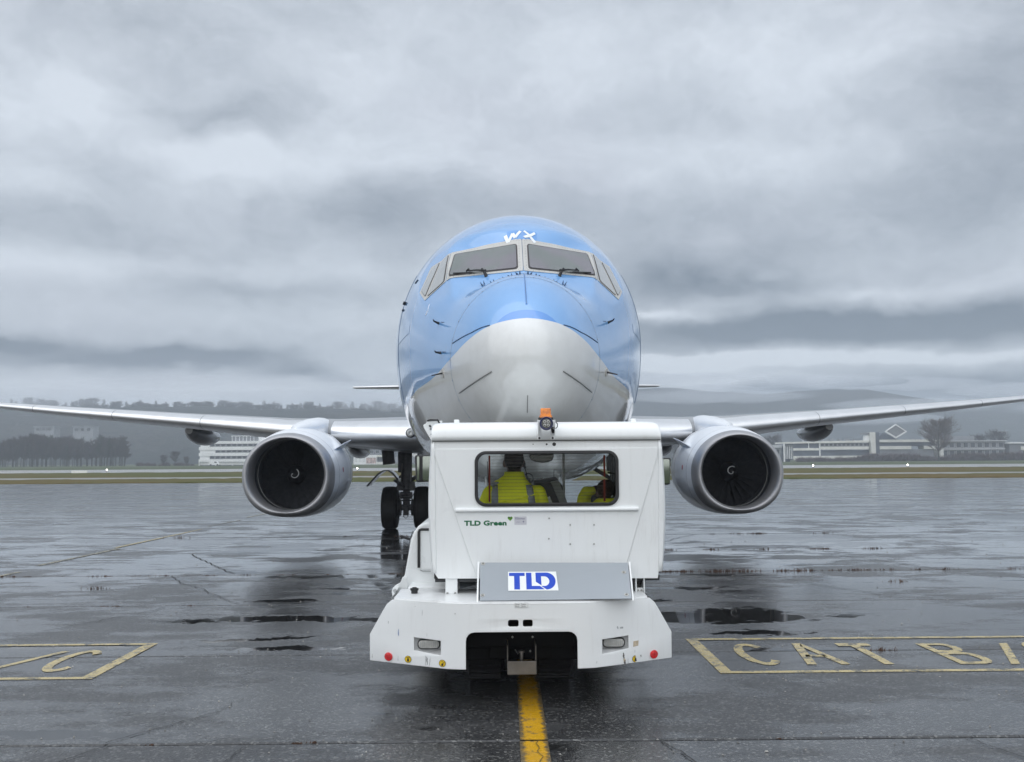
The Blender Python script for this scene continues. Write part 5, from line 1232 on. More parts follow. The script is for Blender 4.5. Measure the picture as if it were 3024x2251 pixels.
# engines
def nac(s_, w, ht, hb, cz, nexp=2.0, N=64, cx=0.0):
    o = []
    for k in range(N):
        a = 2 * math.pi * k / N; cs, sn = math.cos(a), math.sin(a)
        n = nexp if sn < 0 else 2.0; e = 2 / n
        o.append((cx + w * math.copysign(abs(cs) ** e, cs), s_, cz + (ht if sn >= 0 else hb) * math.copysign(abs(sn) ** e, sn)))
    return o
def engine(s):
    cx, cy, cz = s * 4.87, 12.0, 1.535
    P = lambda L, cx_=cx: L
    body = [(.30, 1.0, .905, .905, 2.35), (.55, 1.045, .96, .93, 2.35), (.9, 1.08, 1.01, .95, 2.3), (1.5, 1.105, 1.055, .965, 2.2), (2.2, 1.09, 1.06, .955, 2.1), (3.0, .99, .98, .90, 2.0), (3.7, .86, .86, .80, 2.0), (4.2, .74, .74, .70, 2.0)]
    m = MB(); m.loft([nac(cy + a, w, t, b_, cz + .0, n, cx=cx) for a, w, t, b_, n in body], True, False)
    e = m.build('engine', M['p_white'], plane, smooth=50)
    lip = [(.305, 1.003, .908, .908, 2.35), (.16, .975, .885, .885, 2.3), (.06, .94, .855, .86, 2.25), (.012, .905, .828, .832, 2.2), (0, .875, .805, .81, 2.12), (.012, .85, .79, .795, 2.08), (.06, .82, .775, .78, 2.04), (.16, .79, .765, .768, 2.0), (.32, .775, .763, .763, 2.0), (.42, .772, .765, .765, 2.0)]
    m = MB(); m.loft([nac(cy + a, w, t, b_, cz, n, cx=cx, N=96) for a, w, t, b_, n in lip], True, False); m.build('intake_lip', M['lip'], e, smooth=60)
    m = MB(); m.loft([nac(cy + a, w, t, b_, cz, 2.0, cx=cx, N=64) for a, w, t, b_ in ((.42, .770, .763, .763), (.7, .772, .77, .77), (.74, .768, .766, .766), (1.3, .785, .785, .785), (1.6, .785, .785, .785))], True, False); m.build('intake_duct', M['liner'], e, smooth=50)
    m = MB(); m.lathe([(.715, .7745), (.717, .766), (.722, .766), (.724, .7745)], (cx, cy, cz), 'Y', 64); m.build('duct_ring', M['bolt'], e, smooth=30)
    fcy = cy + 1.18
    for k in range(24):
        a = 2 * math.pi * k / 24; rings = []
        for j in range(7):
            t = j / 6; r = .20 + .575 * t; tw = R(28 + 34 * t); ch = .085 + .085 * t; th = .012 - .006 * t; a2 = a + .10 * math.sin(t * 2.4)
            c = Vector((math.cos(a2), 0, math.sin(a2))) * r; tan = Vector((-math.sin(a2), 0, math.cos(a2))); dr = tan * math.sin(tw) + Vector((0, 1, 0)) * math.cos(tw)
            n_ = dr.cross(c.normalized()); base = Vector((cx, fcy, cz)) + c
            rings.append([base - dr * ch, base + n_ * th, base + dr * ch, base - n_ * th])
        m = MB(); m.loft(rings, True, True); m.build('fan_blade', M['fan'], e, smooth=40)
    m = MB(); m.lathe([(0, .001), (.02, .04), (.12, .12), (.26, .19), (.34, .215), (.5, .22)], (cx, fcy - .42, cz), 'Y', 32); sp = m.build('spinner', M['spinner'], e, smooth=50)
    pts = []
    for k in range(24):
        t = k / 23; a = (1.2 + t * 5.2) * (-s) + 1.0; r = .014 + .112 * t; al = .02 + r * .95 - .018
        pts.append((cx + r * math.cos(a), fcy - .42 + al - .012, cz + r * math.sin(a)))
    m = MB(); m.tube(pts, [.013 - .003 * (k / 23) for k in range(24)], 6); m.build('spiral_mark', M['spiral'], sp)
    m = MB(); m.loft([nac(fcy + .28, .785, .785, .785, cz, 2, cx=cx, N=48), nac(fcy + .3, .02, .02, .02, cz, 2, cx=cx, N=48)], True, True); m.build('stator_disc', M['spinner'], e)
    for k in range(28):
        a = 2 * math.pi * k / 28 + .06; c = Vector((math.cos(a), 0, math.sin(a))); tn = Vector((-math.sin(a), .8, math.cos(a))).normalized() * .03; b0 = Vector((cx, fcy + .22, cz))
        m = MB(); m.add([b0 + c * .24 - tn, b0 + c * .24 + tn, b0 + c * .78 + tn, b0 + c * .78 - tn], [(0, 1, 2, 3)]); m.build('stator_vane', M['fan'], e)
    # strake on the inboard shoulder
    a = R(31); q = Vector((-s * math.cos(a), 0, math.sin(a))); b0 = Vector((cx, cy, cz)); up = Vector((-s * math.cos(R(44)), 0, math.sin(R(44))))
    P0 = b0 + q * 1.02 + Vector((0, .75, 0)); P1 = b0 + q * 1.04 + Vector((0, 1.7, 0)); th = Vector((s * .5, 0, 1)).normalized() * .010
    ps = [P0, P1, P1 + up * .34, P0 + Vector((0, .50, 0)) + up * .24]
    m = MB(); m.add([tuple(p + th) for p in ps] + [tuple(p - th) for p in ps], [(0, 1, 2, 3), (7, 6, 5, 4), (0, 4, 5, 1), (1, 5, 6, 2), (2, 6, 7, 3), (3, 7, 4, 0)]); m.build('strake', M['p_white'], e, bevel=.004)
    # round mark and access panel seam on the inboard side
    a2 = R(4); q = Vector((-s * math.cos(a2), 0, math.sin(a2))); c = b0 + q * 1.07 + Vector((0, .95, .02)); m = MB(); m.cyl(c - q * .02, c + q * .012, .055, n=16); m.build('warning_mark', M['red_print'], e)
    for aa in (.62, 1.9):
        rr = []
        for k in range(65):
            t = 2 * math.pi * k / 64
            w, tt, bb, n_ = [(1.052, .968, .934, 2.34), (1.101, 1.0605, .9625, 2.15)][0 if aa < 1 else 1]
            rr.append([nac(cy + aa + e_, w + o_, tt + o_, bb + o_, cz, n_, N=64, cx=cx)[k % 64] for e_, o_ in ((-.003, 0), (0, .003), (.003, 0))])
        m = MB(); m.loft(rr, False, False); m.build('cowl_seam', M['panel_line_g'], e)
    for aa, hgt in ((50, .9), (118, .8)):
        a3 = R(aa); pos_ = b0 + Vector((math.cos(a3) * 1.02 * (1 if s > 0 else -1), .6, math.sin(a3) * .965)); m = MB(); m.lathe([(0, .014), (.006, .001)], tuple(pos_), 'Z', 10); m.build('fastener', M['panel_line_g'], e)
    # pylon
    rings = []
    for dd, w, zb_, zt in ((13.0, .03, 2.40, 2.58), (13.5, .18, 2.40, 2.68), (14.2, .26, 2.3, 2.78), (15.0, .30, 2.2, 2.86), (15.8, .32, 2.15, 2.92), (16.8, .30, 2.1, 2.9), (18.2, .2, 2.1, 2.7), (19.5, .06, 2.2, 2.5)):
        ring_ = []
        for k in range(20):
            t = 2 * math.pi * k / 20; ring_.append((cx + w * 1.25 * math.copysign(abs(math.cos(t)) ** .85, math.cos(t)), dd, (zt + zb_) / 2 + (zt - zb_) / 2 * math.copysign(abs(math.sin(t)) ** .8, math.sin(t))))
        rings.append(ring_)
    m = MB(); m.loft(rings, True, True); m.build('pylon', M['p_white'], e, smooth=60)
    # exhaust
    m = MB(); m.loft([nac(cy + a, w, w, w, cz, 2, cx=cx, N=40) for a, w in ((3.6, .60), (4.4, .56), (5.0, .44), (5.1, .40))], True, False); m.lathe([(4.6, .34), (5.3, .12), (5.6, .01)], (cx, cy, cz), 'Y', 24); m.build('exhaust', M['dark_steel'], e, smooth=50)
    # glossy bulges of the pylon shoulders on the wing
    return e
engine(-1); engine(1)

# main landing gear
def wheel(x, y, r, w, parent, name='wheel'):
    prof = [(-.5, .55), (-.5, .80), (-.46, .93), (-.34, .985), (-.15, 1.0), (.15, 1.0), (.34, .985), (.46, .93), (.5, .80), (.5, .55)]
    m = MB(); m.lathe([(a * w, q * r) for a, q in prof], (x, y, r * .992), 'X', 48); ty = m.build(name, M['tyre'], parent, smooth=50)
    for e in (-.26, -.09, .09, .26):
        m = MB(); m.lathe([(e * w - .005, r * .992), (e * w, r * 1.001), (e * w + .005, r * .992)], (x, y, r * .992), 'X', 48); m.build('tread_rib', M['rubber'], ty)
    m = MB(); m.lathe([(-.42 * w, .01), (-.40 * w, .2 * r), (-.34 * w, .25 * r), (-.38 * w, .5 * r), (-.46 * w, .57 * r), (.46 * w, .57 * r), (.38 * w, .5 * r), (.34 * w, .25 * r), (.40 * w, .2 * r), (.42 * w, .01)], (x, y, r * .992), 'X', 32); m.build('rim', M['gear_paint'], ty, smooth=40)
    return ty
gd = 17.6
for s in (-1, 1):
    gx = s * 2.82; m = MB()
    m.tube([(gx, gd, 2.3), (gx, gd, 1.05)], .15, 20); m.tube([(gx, gd, 1.1), (gx, gd, .58)], .095, 18)
    m.box((gx - .22, gd - .1, 1.5), (gx - .08, gd + .25, 2.35)); m.box((gx - .05, gd - .16, 1.32), (gx + .14, gd, 1.98))
    m.cyl((gx - .42, gd, .565), (gx + .42, gd, .565), .085, n=16)
    g = m.build('main_landing_gear', M['gear_paint'], plane, smooth=35, bevel=.008)
    wheel(gx - .43, gd, .565, .42, g); wheel(gx + .43, gd, .565, .42, g)
    m = MB(); m.tube([(gx + s * -.05, gd + .05, 1.25), (gx - s * 1.5, gd + .1, 2.15)], .055, 12); m.build('side_strut', M['gear_paint'], g, smooth=40)
    m = MB(); m.tube([(gx, gd + .1, 1.45), (gx, gd + .62, 1.0), (gx, gd + .12, .62)], .04, 10); m.box((gx - .1, gd + .05, 1.0), (gx + .1, gd + .2, 1.1)); m.build('torsion_link', M['gear_paint'], g, bevel=.006)
    for e in (-1, 1):
        m = MB(); m.cyl((gx + e * .14, gd - .02, .565), (gx + e * .25, gd - .02, .565), .22, n=24); m.build('brake_pack', M['dark_steel'], g, smooth=40)
        m = MB(); m.box((gx + e * .10, gd - .20, 1.02), (gx + e * .24, gd - .05, 1.26)); m.box((gx + e * .06, gd - .2, .80), (gx + e * .17, gd - .08, .98)); m.build('brake_valve', M['gear_paint'], g, bevel=.01)
        m = MB(); m.tube([(gx + e * .17, gd - .12, 1.22), (gx + e * .25, gd - .16, 1.12), (gx + e * .24, gd - .16, .98), (gx + e * .16, gd - .16, .84), (gx + e * .20, gd - .14, .68)], .011, 6); m.build('brake_hose', M['rubber'], g, smooth=60)
        m = MB(); m.tube([(gx + e * .10, gd - .13, 1.75), (gx + e * .13, gd - .16, 1.4), (gx + e * .12, gd - .17, 1.1)], .010, 6); m.build('hydraulic_line', M['bolt'], g)
    m = MB()
    for k in range(5): m.box((gx - .16 + .01 * k, gd - .20, .74 + .07 * k), (gx + .15 - .012 * k, gd - .13, .775 + .07 * k))
    m.box((gx - .07, gd - .19, .36), (gx + .07, gd - .05, .62)); m.build('link_bracket', M['dark_steel'], g, bevel=.006)
    m = MB(); m.tube([(gx - .05, gd - .15, .40), (gx - .06, gd - .16, .33), (gx, gd - .17, .28), (gx + .06, gd - .16, .33), (gx + .04, gd - .15, .40)], .009, 6); m.build('tow_ring', M['dark_steel'], g)
    # curved outboard door
    prof_ = [(1.02, 1.16), (.86, 1.34), (.72, 1.49), (.58, 1.57), (.44, 1.57), (.32, 1.49), (.22, 1.36), (.15, 1.22)]
    rings = [[(gx + s * a, gd - .45 + .9 * k / 4, z) for a, z in prof_] for k in range(5)]
    m = MB(); m.loft(rings, False, False); o = mesh_obj('gear_door', m.mesh('gear_door'), M['belly'], g, smooth=50); sm = o.modifiers.new('thick', 'SOLIDIFY'); sm.thickness = .03
    m = MB(); m.tube([(gx + s * .30, gd - .3, 1.30), (gx + s * .02, gd - .1, 1.10)], .035, 8); m.tube([(gx + s * .2, gd, 1.36), (gx + s * .02, gd, 1.52)], .03, 8); m.build('door_link', M['gear_paint'], g)
    m = MB(); m.box((gx + s * .62, gd - .4, 1.72), (gx + s * .30, gd - .36, 2.35), Matrix.Rotation(R(s * 6), 3, 'Y')); m.build('upper_door', M['gear_paint'], g)
# nose landing gear (held by the tug)
m = MB(); m.tube([(0, 4.0, 2.0), (0, 4.0, .45)], .085, 16); m.tube([(0, 3.95, 1.2), (0, 3.1, 1.75)], .045, 10); m.cyl((-.24, 4.0, .42), (.24, 4.0, .42), .05, n=12)
ng = m.build('nose_landing_gear', M['gear_paint'], plane, smooth=40)
for e in (-1, 1):
    w_ = wheel(e * .19, 4.0, .343, .20, ng, 'nose_wheel'); w_.location = (0, 0, .08)
    m = MB(); m.add([(e * .45, 2.9, 1.62), (e * .45, 4.9, 1.52), (e * .40, 4.85, 1.10), (e * .40, 2.95, 1.20), (e * .47, 2.9, 1.62), (e * .47, 4.9, 1.52), (e * .42, 4.85, 1.10), (e * .42, 2.95, 1.20)],
                    [(0, 1, 2, 3), (7, 6, 5, 4), (0, 4, 5, 1), (1, 5, 6, 2), (2, 6, 7, 3), (3, 7, 4, 0)]); m.build('nose_gear_door', M['p_white'], ng)
# ------------------------------------------------------------------ pushback tug (coordinates in metres in the world frame, then hung on the tug's own base)
M['blue_scuff'] = mat('blue_scuff', (0.25, 0.32, 0.5), 0.6)
M['label_edge'] = mat('label_edge', (0.45, 0.46, 0.46), 0.5)
M['sticker_grey'] = mat('sticker_grey', (0.60, 0.60, 0.64), 0.4)
M['mirror_dark'] = mat('dark_mirror', (0.035, 0.035, 0.03), 0.05, metal=1.0)
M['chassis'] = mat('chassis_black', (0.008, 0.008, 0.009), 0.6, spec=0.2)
TX = 0.143
tug = tag(empty('pushback_tug', (TX, 8.6, 0)), 'white pushback tug seen from behind, cab on its right, holding the nose wheel', 'tug')
def tb(name, lo, hi, mt, parent=None, bevel=.006, rot=None, piv=None):
    m = MB(); m.box(lo, hi, rot, piv); return m.build(name, mt, parent or tug, bevel=bevel)
def by(x):      # plan shape of the bumper face: flat middle, swept-back ends
    a = abs(x - TX); k = .05; return 7.55 + .445 * k * math.log(1 + math.exp((a - .50) / k))
# bumper plate
half = [(.413, .300), (.55, .300), (1.158, .318), (1.160, .515), (1.06, .690), (1.025, .748), (.985, .782), (.93, .792), (.60, .785), (.45, .783)]
outer = [(TX + a, z) for a, z in half] + [(TX - a, z) for a, z in half[::-1]]
# open notch for the tow eye, rounded top corners
notch = [(TX - .413, .300), (TX - .413, .505)] + [(TX - .413 + .065 - .065 * math.cos(R(a)), .505 + .065 * math.sin(R(a))) for a in (22, 45, 67, 90)] \
      + [(TX + .413 - .065 + .065 * math.sin(R(a)), .505 + .065 * math.cos(R(a))) for a in (0, 22, 45, 67)] + [(TX + .413, .505)]
outer = outer[:len(half)] + outer[len(half):]
poly = [(TX + a, z) for a, z in half] + [(TX - a, z) for a, z in half[::-1]] + notch[1:]
h1 = rrect(.047, .610, .121, .659, .012, 3); h2 = rrect(.153, .610, .225, .659, .012, 3)
h1 = [(x - (0 if x > .08 else .008 * (1 - abs(z - .6345) / .03)), z) for x, z in h1]
lw = [(-.664, .420), (-.458, .396), (-.458, .502), (-.664, .515)]; rw = [(2 * TX - x, z) for x, z in lw][::-1]
def bend(me, dx=0.0, off=0.0):
    bm = bmesh.new(); bm.from_mesh(me)
    for px in [TX + s_ * q_ for s_ in (-1, 1) for q_ in (.36, .42, .46, .50, .54, .60, .68)]:
        bmesh.ops.bisect_plane(bm, geom=bm.verts[:] + bm.edges[:] + bm.faces[:], plane_co=(px, 0, 0), plane_no=(1, 0, 0))
    for v in bm.verts: v.co.y += by(v.co.x) + off
    bm.normal_update(); bm.to_mesh(me); bm.free(); return me
me = bend(plate([poly, h1, h2, lw, rw], .016, .004))
mesh_obj('bumper', me, M['tug_white'], tug, smooth=25)
def on_bumper(name, outlines, mt, off=-.003, thick=.004, parent=None):
    me = bend(plate(outlines, thick)); 
    for v in me.vertices: v.co.y += off - .0
    return mesh_obj(name, me, mt, parent or tug)
# top deck with folded edge
m = MB(); n = 24; A, B, C_, D_ = [], [], [], []
for k in range(n + 1):
    x = TX - .965 + 1.93 * k / n; a = abs(x - TX); zt = .787 + (.006 if a > .6 else 0)
    A.append((x, by(x) - .001, zt - .012)); B.append((x, by(x) + .006, zt + .003)); C_.append((x, by(x) + .03, zt + .006)); D_.append((x, 8.30, zt + .004))
m.loft([A, B, C_, D_], closed=False); m.build('bumper_deck', M['tug_deck'], tug, smooth=50)
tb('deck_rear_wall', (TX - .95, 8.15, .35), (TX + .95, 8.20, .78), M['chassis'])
for s in (-1, 1):
    m = MB(); m.add([(TX + s * 1.152, 7.86, .32), (TX + s * 1.152, 7.86, .515), (TX + s * 1.02, 7.80, .745), (TX + s * 1.145, 9.6, .32), (TX + s * 1.145, 9.6, .62), (TX + s * 1.01, 8.6, .78)], [(0, 1, 4, 3), (1, 2, 5, 4)])
    o = m.build('side_skirt', M['tug_white'], tug, fix=True)
# recessed rear lamps
for s in (-1, 1):
    q = lw if s < 0 else rw; x0, x1 = min(p[0] for p in q), max(p[0] for p in q); yy = by((x0 + x1) / 2)
    m = MB(); z0, z1 = .405, .52; yb = yy + .085
    m.add([(x0 - .01, by(x0) + .01, .385), (x1 + .01, by(x1) + .01, .385), (x1 + .01, by(x1) + .01, .525), (x0 - .01, by(x0) + .01, .525), (x0 - .005, yb, .42), (x1 + .005, yb, .42), (x1 + .005, yb, .52), (x0 - .005, yb, .52)],
          [(4, 5, 6, 7), (0, 1, 5, 4), (1, 2, 6, 5), (2, 3, 7, 6), (3, 0, 4, 7)])
    m.build('lamp_recess', M['tug_grey2'] if 'tug_grey2' in M else M['tug_deck'], tug)
    cxx = (x0 + x1) / 2 + (.008 * -s); me = plate([rrect(cxx - .078, .434, cxx + .078, .492, .026, 5)], .03, .005); xform(me, T(0, yb - .045, 0)); lp = mesh_obj('rear_lamp', me, M['lens_clear'], tug, smooth=40)
    me = plate([rrect(cxx - .086, .427, cxx + .086, .499, .03, 5), rrect(cxx - .078, .434, cxx + .078, .492, .026, 5)], .03); xform(me, T(0, yb - .035, 0)); mesh_obj('lamp_rim', me, M['dark_steel'], lp)
    for k in range(9):
        m = MB(); xx = cxx - .064 + .016 * k; m.box((xx, yb - .048, .442), (xx + .004, yb - .044, .484)); m.build('lens_rib', M['cab_grey'], lp)
# reflectors and warning stickers
def disc(cx, cz, r, name, mt, off, th, parent=None, n=28, sq=1.0):
    me = bend(plate([[(cx + (x - cx), cz + (z - cz) * sq) for x, z in circle(cx, cz, r, n)]], th, min(.002, th / 3))); 
    for v in me.vertices: v.co.y += off
    return mesh_obj(name, me, mt, parent or tug, smooth=40)
for x in (-.866, 1.155):
    r_ = disc(x, .358, .032, 'red_reflector', M['red_reflector'], -.008, .008)
    for k in range(10):
        a = 2 * math.pi * k / 10
        if k % 2 == 0: on_bumper('reflector_facet', [[(x, .358), (x + .028 * math.cos(a - .14), .358 + .028 * math.sin(a - .14)), (x + .028 * math.cos(a + .14), .358 + .028 * math.sin(a + .14))]], M['red_reflector'], -.0095, .003, r_)
def sticker(x, z, kind, torn=False):
    c = circle(x, z, .0262, 24); c2 = circle(x, z, .0235, 24)
    if torn: c = [p for p in c if p[0] < x + .004]; c2 = [p for p in c2 if p[0] < x + .004]
    s_ = on_bumper('warning_sticker', [c], M['black_print'], -.0025, .0025); on_bumper('sticker_face', [c2], M['yellow_decal'], -.0035, .002, s_)
    if kind == 'lift':
        on_bumper('pictogram', [[(x - .009, z - .016), (x + .009, z - .016), (x + .004, z + .008), (x - .004, z + .008)]], M['black_print'], -.0045, .002, s_)
        on_bumper('pictogram', [[(x - .013, z + .012), (x + (.013 if not torn else .003), z + .012), (x + (.013 if not torn else .003), z + .0155), (x - .013, z + .0155)]], M['black_print'], -.0045, .002, s_)
    else:
        on_bumper('pictogram', [[(x - .008, z - .017), (x + .007, z - .017), (x + .006, z - .003), (x, z + .003), (x - .004, z - .004), (x - .007, z - .001)]], M['black_print'], -.0045, .002, s_)
        on_bumper('pictogram', [[(x, z - .001), (x + .002, z - .003), (x + .019, z + .012), (x + .018, z + .014)]], M['black_print'], -.0046, .002, s_)
        on_bumper('pictogram', [[(x - .008, z + .012), (x + .004, z + .012), (x + .002, z + .018), (x - .006, z + .018)]], M['pic_olive'], -.0046, .002, s_)
M['pic_olive'] = mat('sticker_olive', (0.38, 0.27, 0.02), 0.5)
sticker(-.711, .350, 'lift'); sticker(-.446, .340, 'oil'); sticker(1.005, .338, 'lift', True)
# small data label on the bumper
lb = on_bumper('data_label', [[(.095, .750), (.192, .750), (.192, .784), (.095, .784)]], M['label_edge'] if 'label_edge' in M else M['scuff'], -.002, .002)
for a in (.0965, .1445):
    f_ = on_bumper('label_field', [[(a, .7515), (a + .046, .7515), (a + .046, .7825), (a, .7825)]], M['white_decal'], -.003, .002, lb)
for (t, x, z) in (('5,00 bars', .0990, .7705), ('5,00 bars', .1470, .7705), ('500 kPa', .0990, .7570), ('500 kPa', .1470, .7570)):
    me = text_mesh(t, .0085, .0008); xform(me, T(x, 7.545, z)); mesh_obj('label_text', me, M['black_print'], lb)
# scratches, scuffs and old tape
rk = random.Random(3)
def scratch(x, z0, z1, w, mt='scuff', sl=0.0):
    pts = []; n = 6
    L, Q = [], []
    for k in range(n + 1):
        t = k / n; ww = w * (0.4 + rk.random() * .9) * (1 - abs(2 * t - 1) ** 3); xx = x + sl * t + rk.uniform(-w, w) * .3; zz = z0 + (z1 - z0) * t
        L.append((xx - ww / 2, zz)); Q.append((xx + ww / 2 + .0004, zz))
    on_bumper('scratch', [L + Q[::-1]], M[mt], -.0012, .0012)
for a in ((-.565, .528, .552, .003), (-.563, .315, .388, .010), (-.548, .305, .385, .004, 'scuff', .012), (-.575, .31, .39, .004), (-.787, .515, .570, .007, 'blue_scuff'), (-.868, .60, .625, .003),
          (-.60, .68, .725, .003), (-.35, .70, .712, .004, 'bare'), (-.655, .742, .748, .003, 'bare'), (.92, .296, .340, .017, 'bare'), (.912, .345, .393, .013, 'bare'), (.918, .325, .35, .02, 'tape'), (.945, .30, .35, .003),
          (.865, .57, .592, .010, 'scuff'), (.70, .33, .35, .003), (1.0, .382, .405, .004), (1.048, .345, .365, .006, 'bare'), (-.79, .33, .37, .003), (-.995, .335, .37, .004), (-.97, .66, .68, .004, 'scuff')):
    scratch(*a)
for k in range(2): on_bumper('scratch', [[(.885 + .0, .573 + .007 * k), (.91, .572 + .007 * k), (.91, .577 + .007 * k), (.885, .578 + .007 * k)]], M['scuff'], -.0012, .0012)
on_bumper('tape_piece', [[(.988, .428), (1.028, .434), (1.032, .472), (.990, .470)]], M['tape'], -.0018, .0015)
# holes backed by darkness: chassis inside
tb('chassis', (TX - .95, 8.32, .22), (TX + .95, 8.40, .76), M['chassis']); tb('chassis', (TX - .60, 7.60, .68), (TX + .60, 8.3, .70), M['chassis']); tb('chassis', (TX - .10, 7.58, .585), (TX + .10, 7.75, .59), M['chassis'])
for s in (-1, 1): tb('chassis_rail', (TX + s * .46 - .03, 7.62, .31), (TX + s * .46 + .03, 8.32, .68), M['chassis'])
for s in (-1, 1):
    m = MB(); m.lathe([(-.16, .20), (-.16, .33), (-.12, .385), (0, .40), (.12, .385), (.16, .33), (.16, .20)], (TX + s * .29, 8.75, .398), 'X', 40); w_ = m.build('rear_wheel', M['tyre'], tug, smooth=40)
    m = MB(); m.cyl((TX + s * .29 - .13, 8.75, .398), (TX + s * .29 + .13, 8.75, .398), .21, n=24); m.build('rim', M['dark_steel'], w_)
    m = MB(); m.lathe([(-.18, .22), (-.18, .36), (-.14, .42), (0, .43), (.14, .42), (.18, .36), (.18, .22)], (TX + s * .90, 11.6, .428), 'X', 40); w_ = m.build('front_wheel', M['tyre'], tug, smooth=40)
    m = MB(); m.cyl((TX + s * .90 - .15, 11.6, .428), (TX + s * .90 + .15, 11.6, .428), .23, n=24); m.build('rim', M['dark_steel'], w_)
    m = MB()
    for k in range(36):
        a = 2 * math.pi * k / 36; c = Vector((TX + s * .29, 8.75 + .398 * math.cos(a), .398 + .398 * math.sin(a)))
        m.box(tuple(c - Vector((.13, .012, .012))), tuple(c + Vector((.13, .012, .012))), Matrix.Rotation(a, 3, 'X'))
    tag(m.build('tread_lug', M['rubber'], tug), kind='stuff')
# tow hitch box
hb = tb('hitch_box', (.036, 7.86, .195), (.262, 7.885, .297), M['steel'], bevel=.004)
for x in (.036, .254): tb('hitch_cheek', (x, 7.887, .235), (x + .008, 8.15, .415), M['steel'], hb, .002)
tb('hitch_floor', (.046, 7.89, .21), (.252, 8.2, .22), M['dark_steel'], hb); m = MB(); m.cyl((.149, 7.97, .2), (.149, 7.97, .345), .016, n=14); m.cyl((.149, 7.97, .345), (.149, 7.97, .357), .028, n=14); m.build('hitch_pin', M['steel'], hb)
m = MB(); m.tube([(.10, 8.0, .36), (.12, 7.98, .33), (.15, 7.97, .36)], .004, 6); m.build('pin_chain', M['bolt'], hb)
for x, z in ((.22, .33), (.24, .44), (.08, .44)): m = MB(); m.cyl((x, 8.10, z), (x, 8.085, z), .008, n=8); m.build('chassis_bolt', M['bolt'], hb)
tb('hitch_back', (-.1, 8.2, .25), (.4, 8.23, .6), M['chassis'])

# grey logo panel, white cheeks, bolts
P4 = [(-.166, 7.575, .800), (.966, 7.575, .806), (.990, 7.965, 1.030), (-.171, 7.965, 1.040)]
nrm = (Vector(P4[1]) - Vector(P4[0])).cross(Vector(P4[3]) - Vector(P4[0])).normalized()
def panel_pt(u, v, off=0.0):
    a = Vector(P4[0]).lerp(Vector(P4[1]), u); c = Vector(P4[3]).lerp(Vector(P4[2]), u); return a.lerp(c, v) + nrm * off
m = MB(); q = [panel_pt(u, v) for u, v in ((0, 0), (1, 0), (1, 1), (0, 1))]; q2 = [p - nrm * .006 for p in q]
m.add([tuple(p) for p in q + q2], [(0, 1, 2, 3), (7, 6, 5, 4), (0, 4, 5, 1), (1, 5, 6, 2), (2, 6, 7, 3), (3, 7, 4, 0)]); lpn = m.build('logo_panel', M['tug_grey'], tug, bevel=.002)
m = MB(); m.add([(-.19, 7.57, .79), (-.178, 7.57, .79), (-.178, 7.96, 1.045), (-.19, 7.96, 1.045), (-.19, 8.0, .79), (-.178, 8.0, .79)], [(0, 1, 2, 3), (0, 3, 4), (1, 5, 2), (0, 4, 5, 1), (3, 2, 5, 4)]); m.build('panel_cheek', M['tug_white'], tug)
m = MB(); m.add([(.972, 7.59, .79), (.984, 7.59, .79), (1.008, 7.96, 1.036), (.996, 7.96, 1.036), (.972, 8.0, .79), (.984, 8.0, .79)], [(0, 1, 2, 3), (0, 3, 4), (1, 5, 2), (0, 4, 5, 1), (3, 2, 5, 4)]); m.build('panel_cheek', M['tug_white'], tug)
for u, v in ((.021, .965), (.018, .13), (.965, .72), (.968, .10)):
    p = panel_pt(u, v); m = MB(); m.cyl(p, p + nrm * .003, .017, n=18); wz = m.build('washer', M['frame'], lpn); m = MB(); m.cyl(p + nrm * .003, p + nrm * .010, .009, n=6); m.build('bolt', M['bolt'], wz)
# logo: white sticker with blue letters (laid on the panel with a local frame)
ux = (panel_pt(1, .5) - panel_pt(0, .5)).normalized(); uy = nrm.cross(ux).normalized(); org = panel_pt(.1875, .235)
def logo(name, outlines, mt, off, parent):
    me = plate(outlines, .0012)
    for v in me.vertices: x, y, z = v.co; v.co = org + ux * x + uy * z - nrm * (y) + nrm * off
    bm = bmesh.new(); bm.from_mesh(me); bmesh.ops.recalc_face_normals(bm, faces=bm.faces); bm.to_mesh(me); bm.free()
    return mesh_obj(name, me, mt, parent)
LW, LH = .372, .262 * .87
st = logo('logo_sticker', [[(0, 0), (LW + .008, 0), (LW, LH), (0, LH)]], M['white_decal'], .0018, lpn)
def L(px, py): return ((px - 1338) / 640 * LW, (1060 - py) / 205 * LH)       # traced in the sticker's own frame
logo('logo_letter', [[L(1352, 868), L(1558, 868), L(1558, 902), L(1492, 902), L(1492, 1047), L(1418, 1047), L(1418, 902), L(1352, 902)]], M['blue_print'], .003, st)
logo('logo_letter', [[L(1576, 868), L(1648, 868), L(1648, 1012), L(1752, 1012), L(1812, 1047), L(1576, 1047)]], M['blue_print'], .003, st)
arc = [L(1840 + 122 * math.cos(R(a)), 958 + 91 * math.sin(R(a))) for a in range(-90, 91, 12)]
arc2 = [L(1812 + 68 * math.cos(R(a)), 960 + 53 * math.sin(R(a))) for a in range(90, -91, -12)]
logo('logo_letter', [[L(1702, 868)] + arc + [L(1838, 1049), L(1770, 1012)] + arc2 + [L(1774, 907), L(1774, 1005), L(1702, 966)]], M['blue_print'], .003, st)

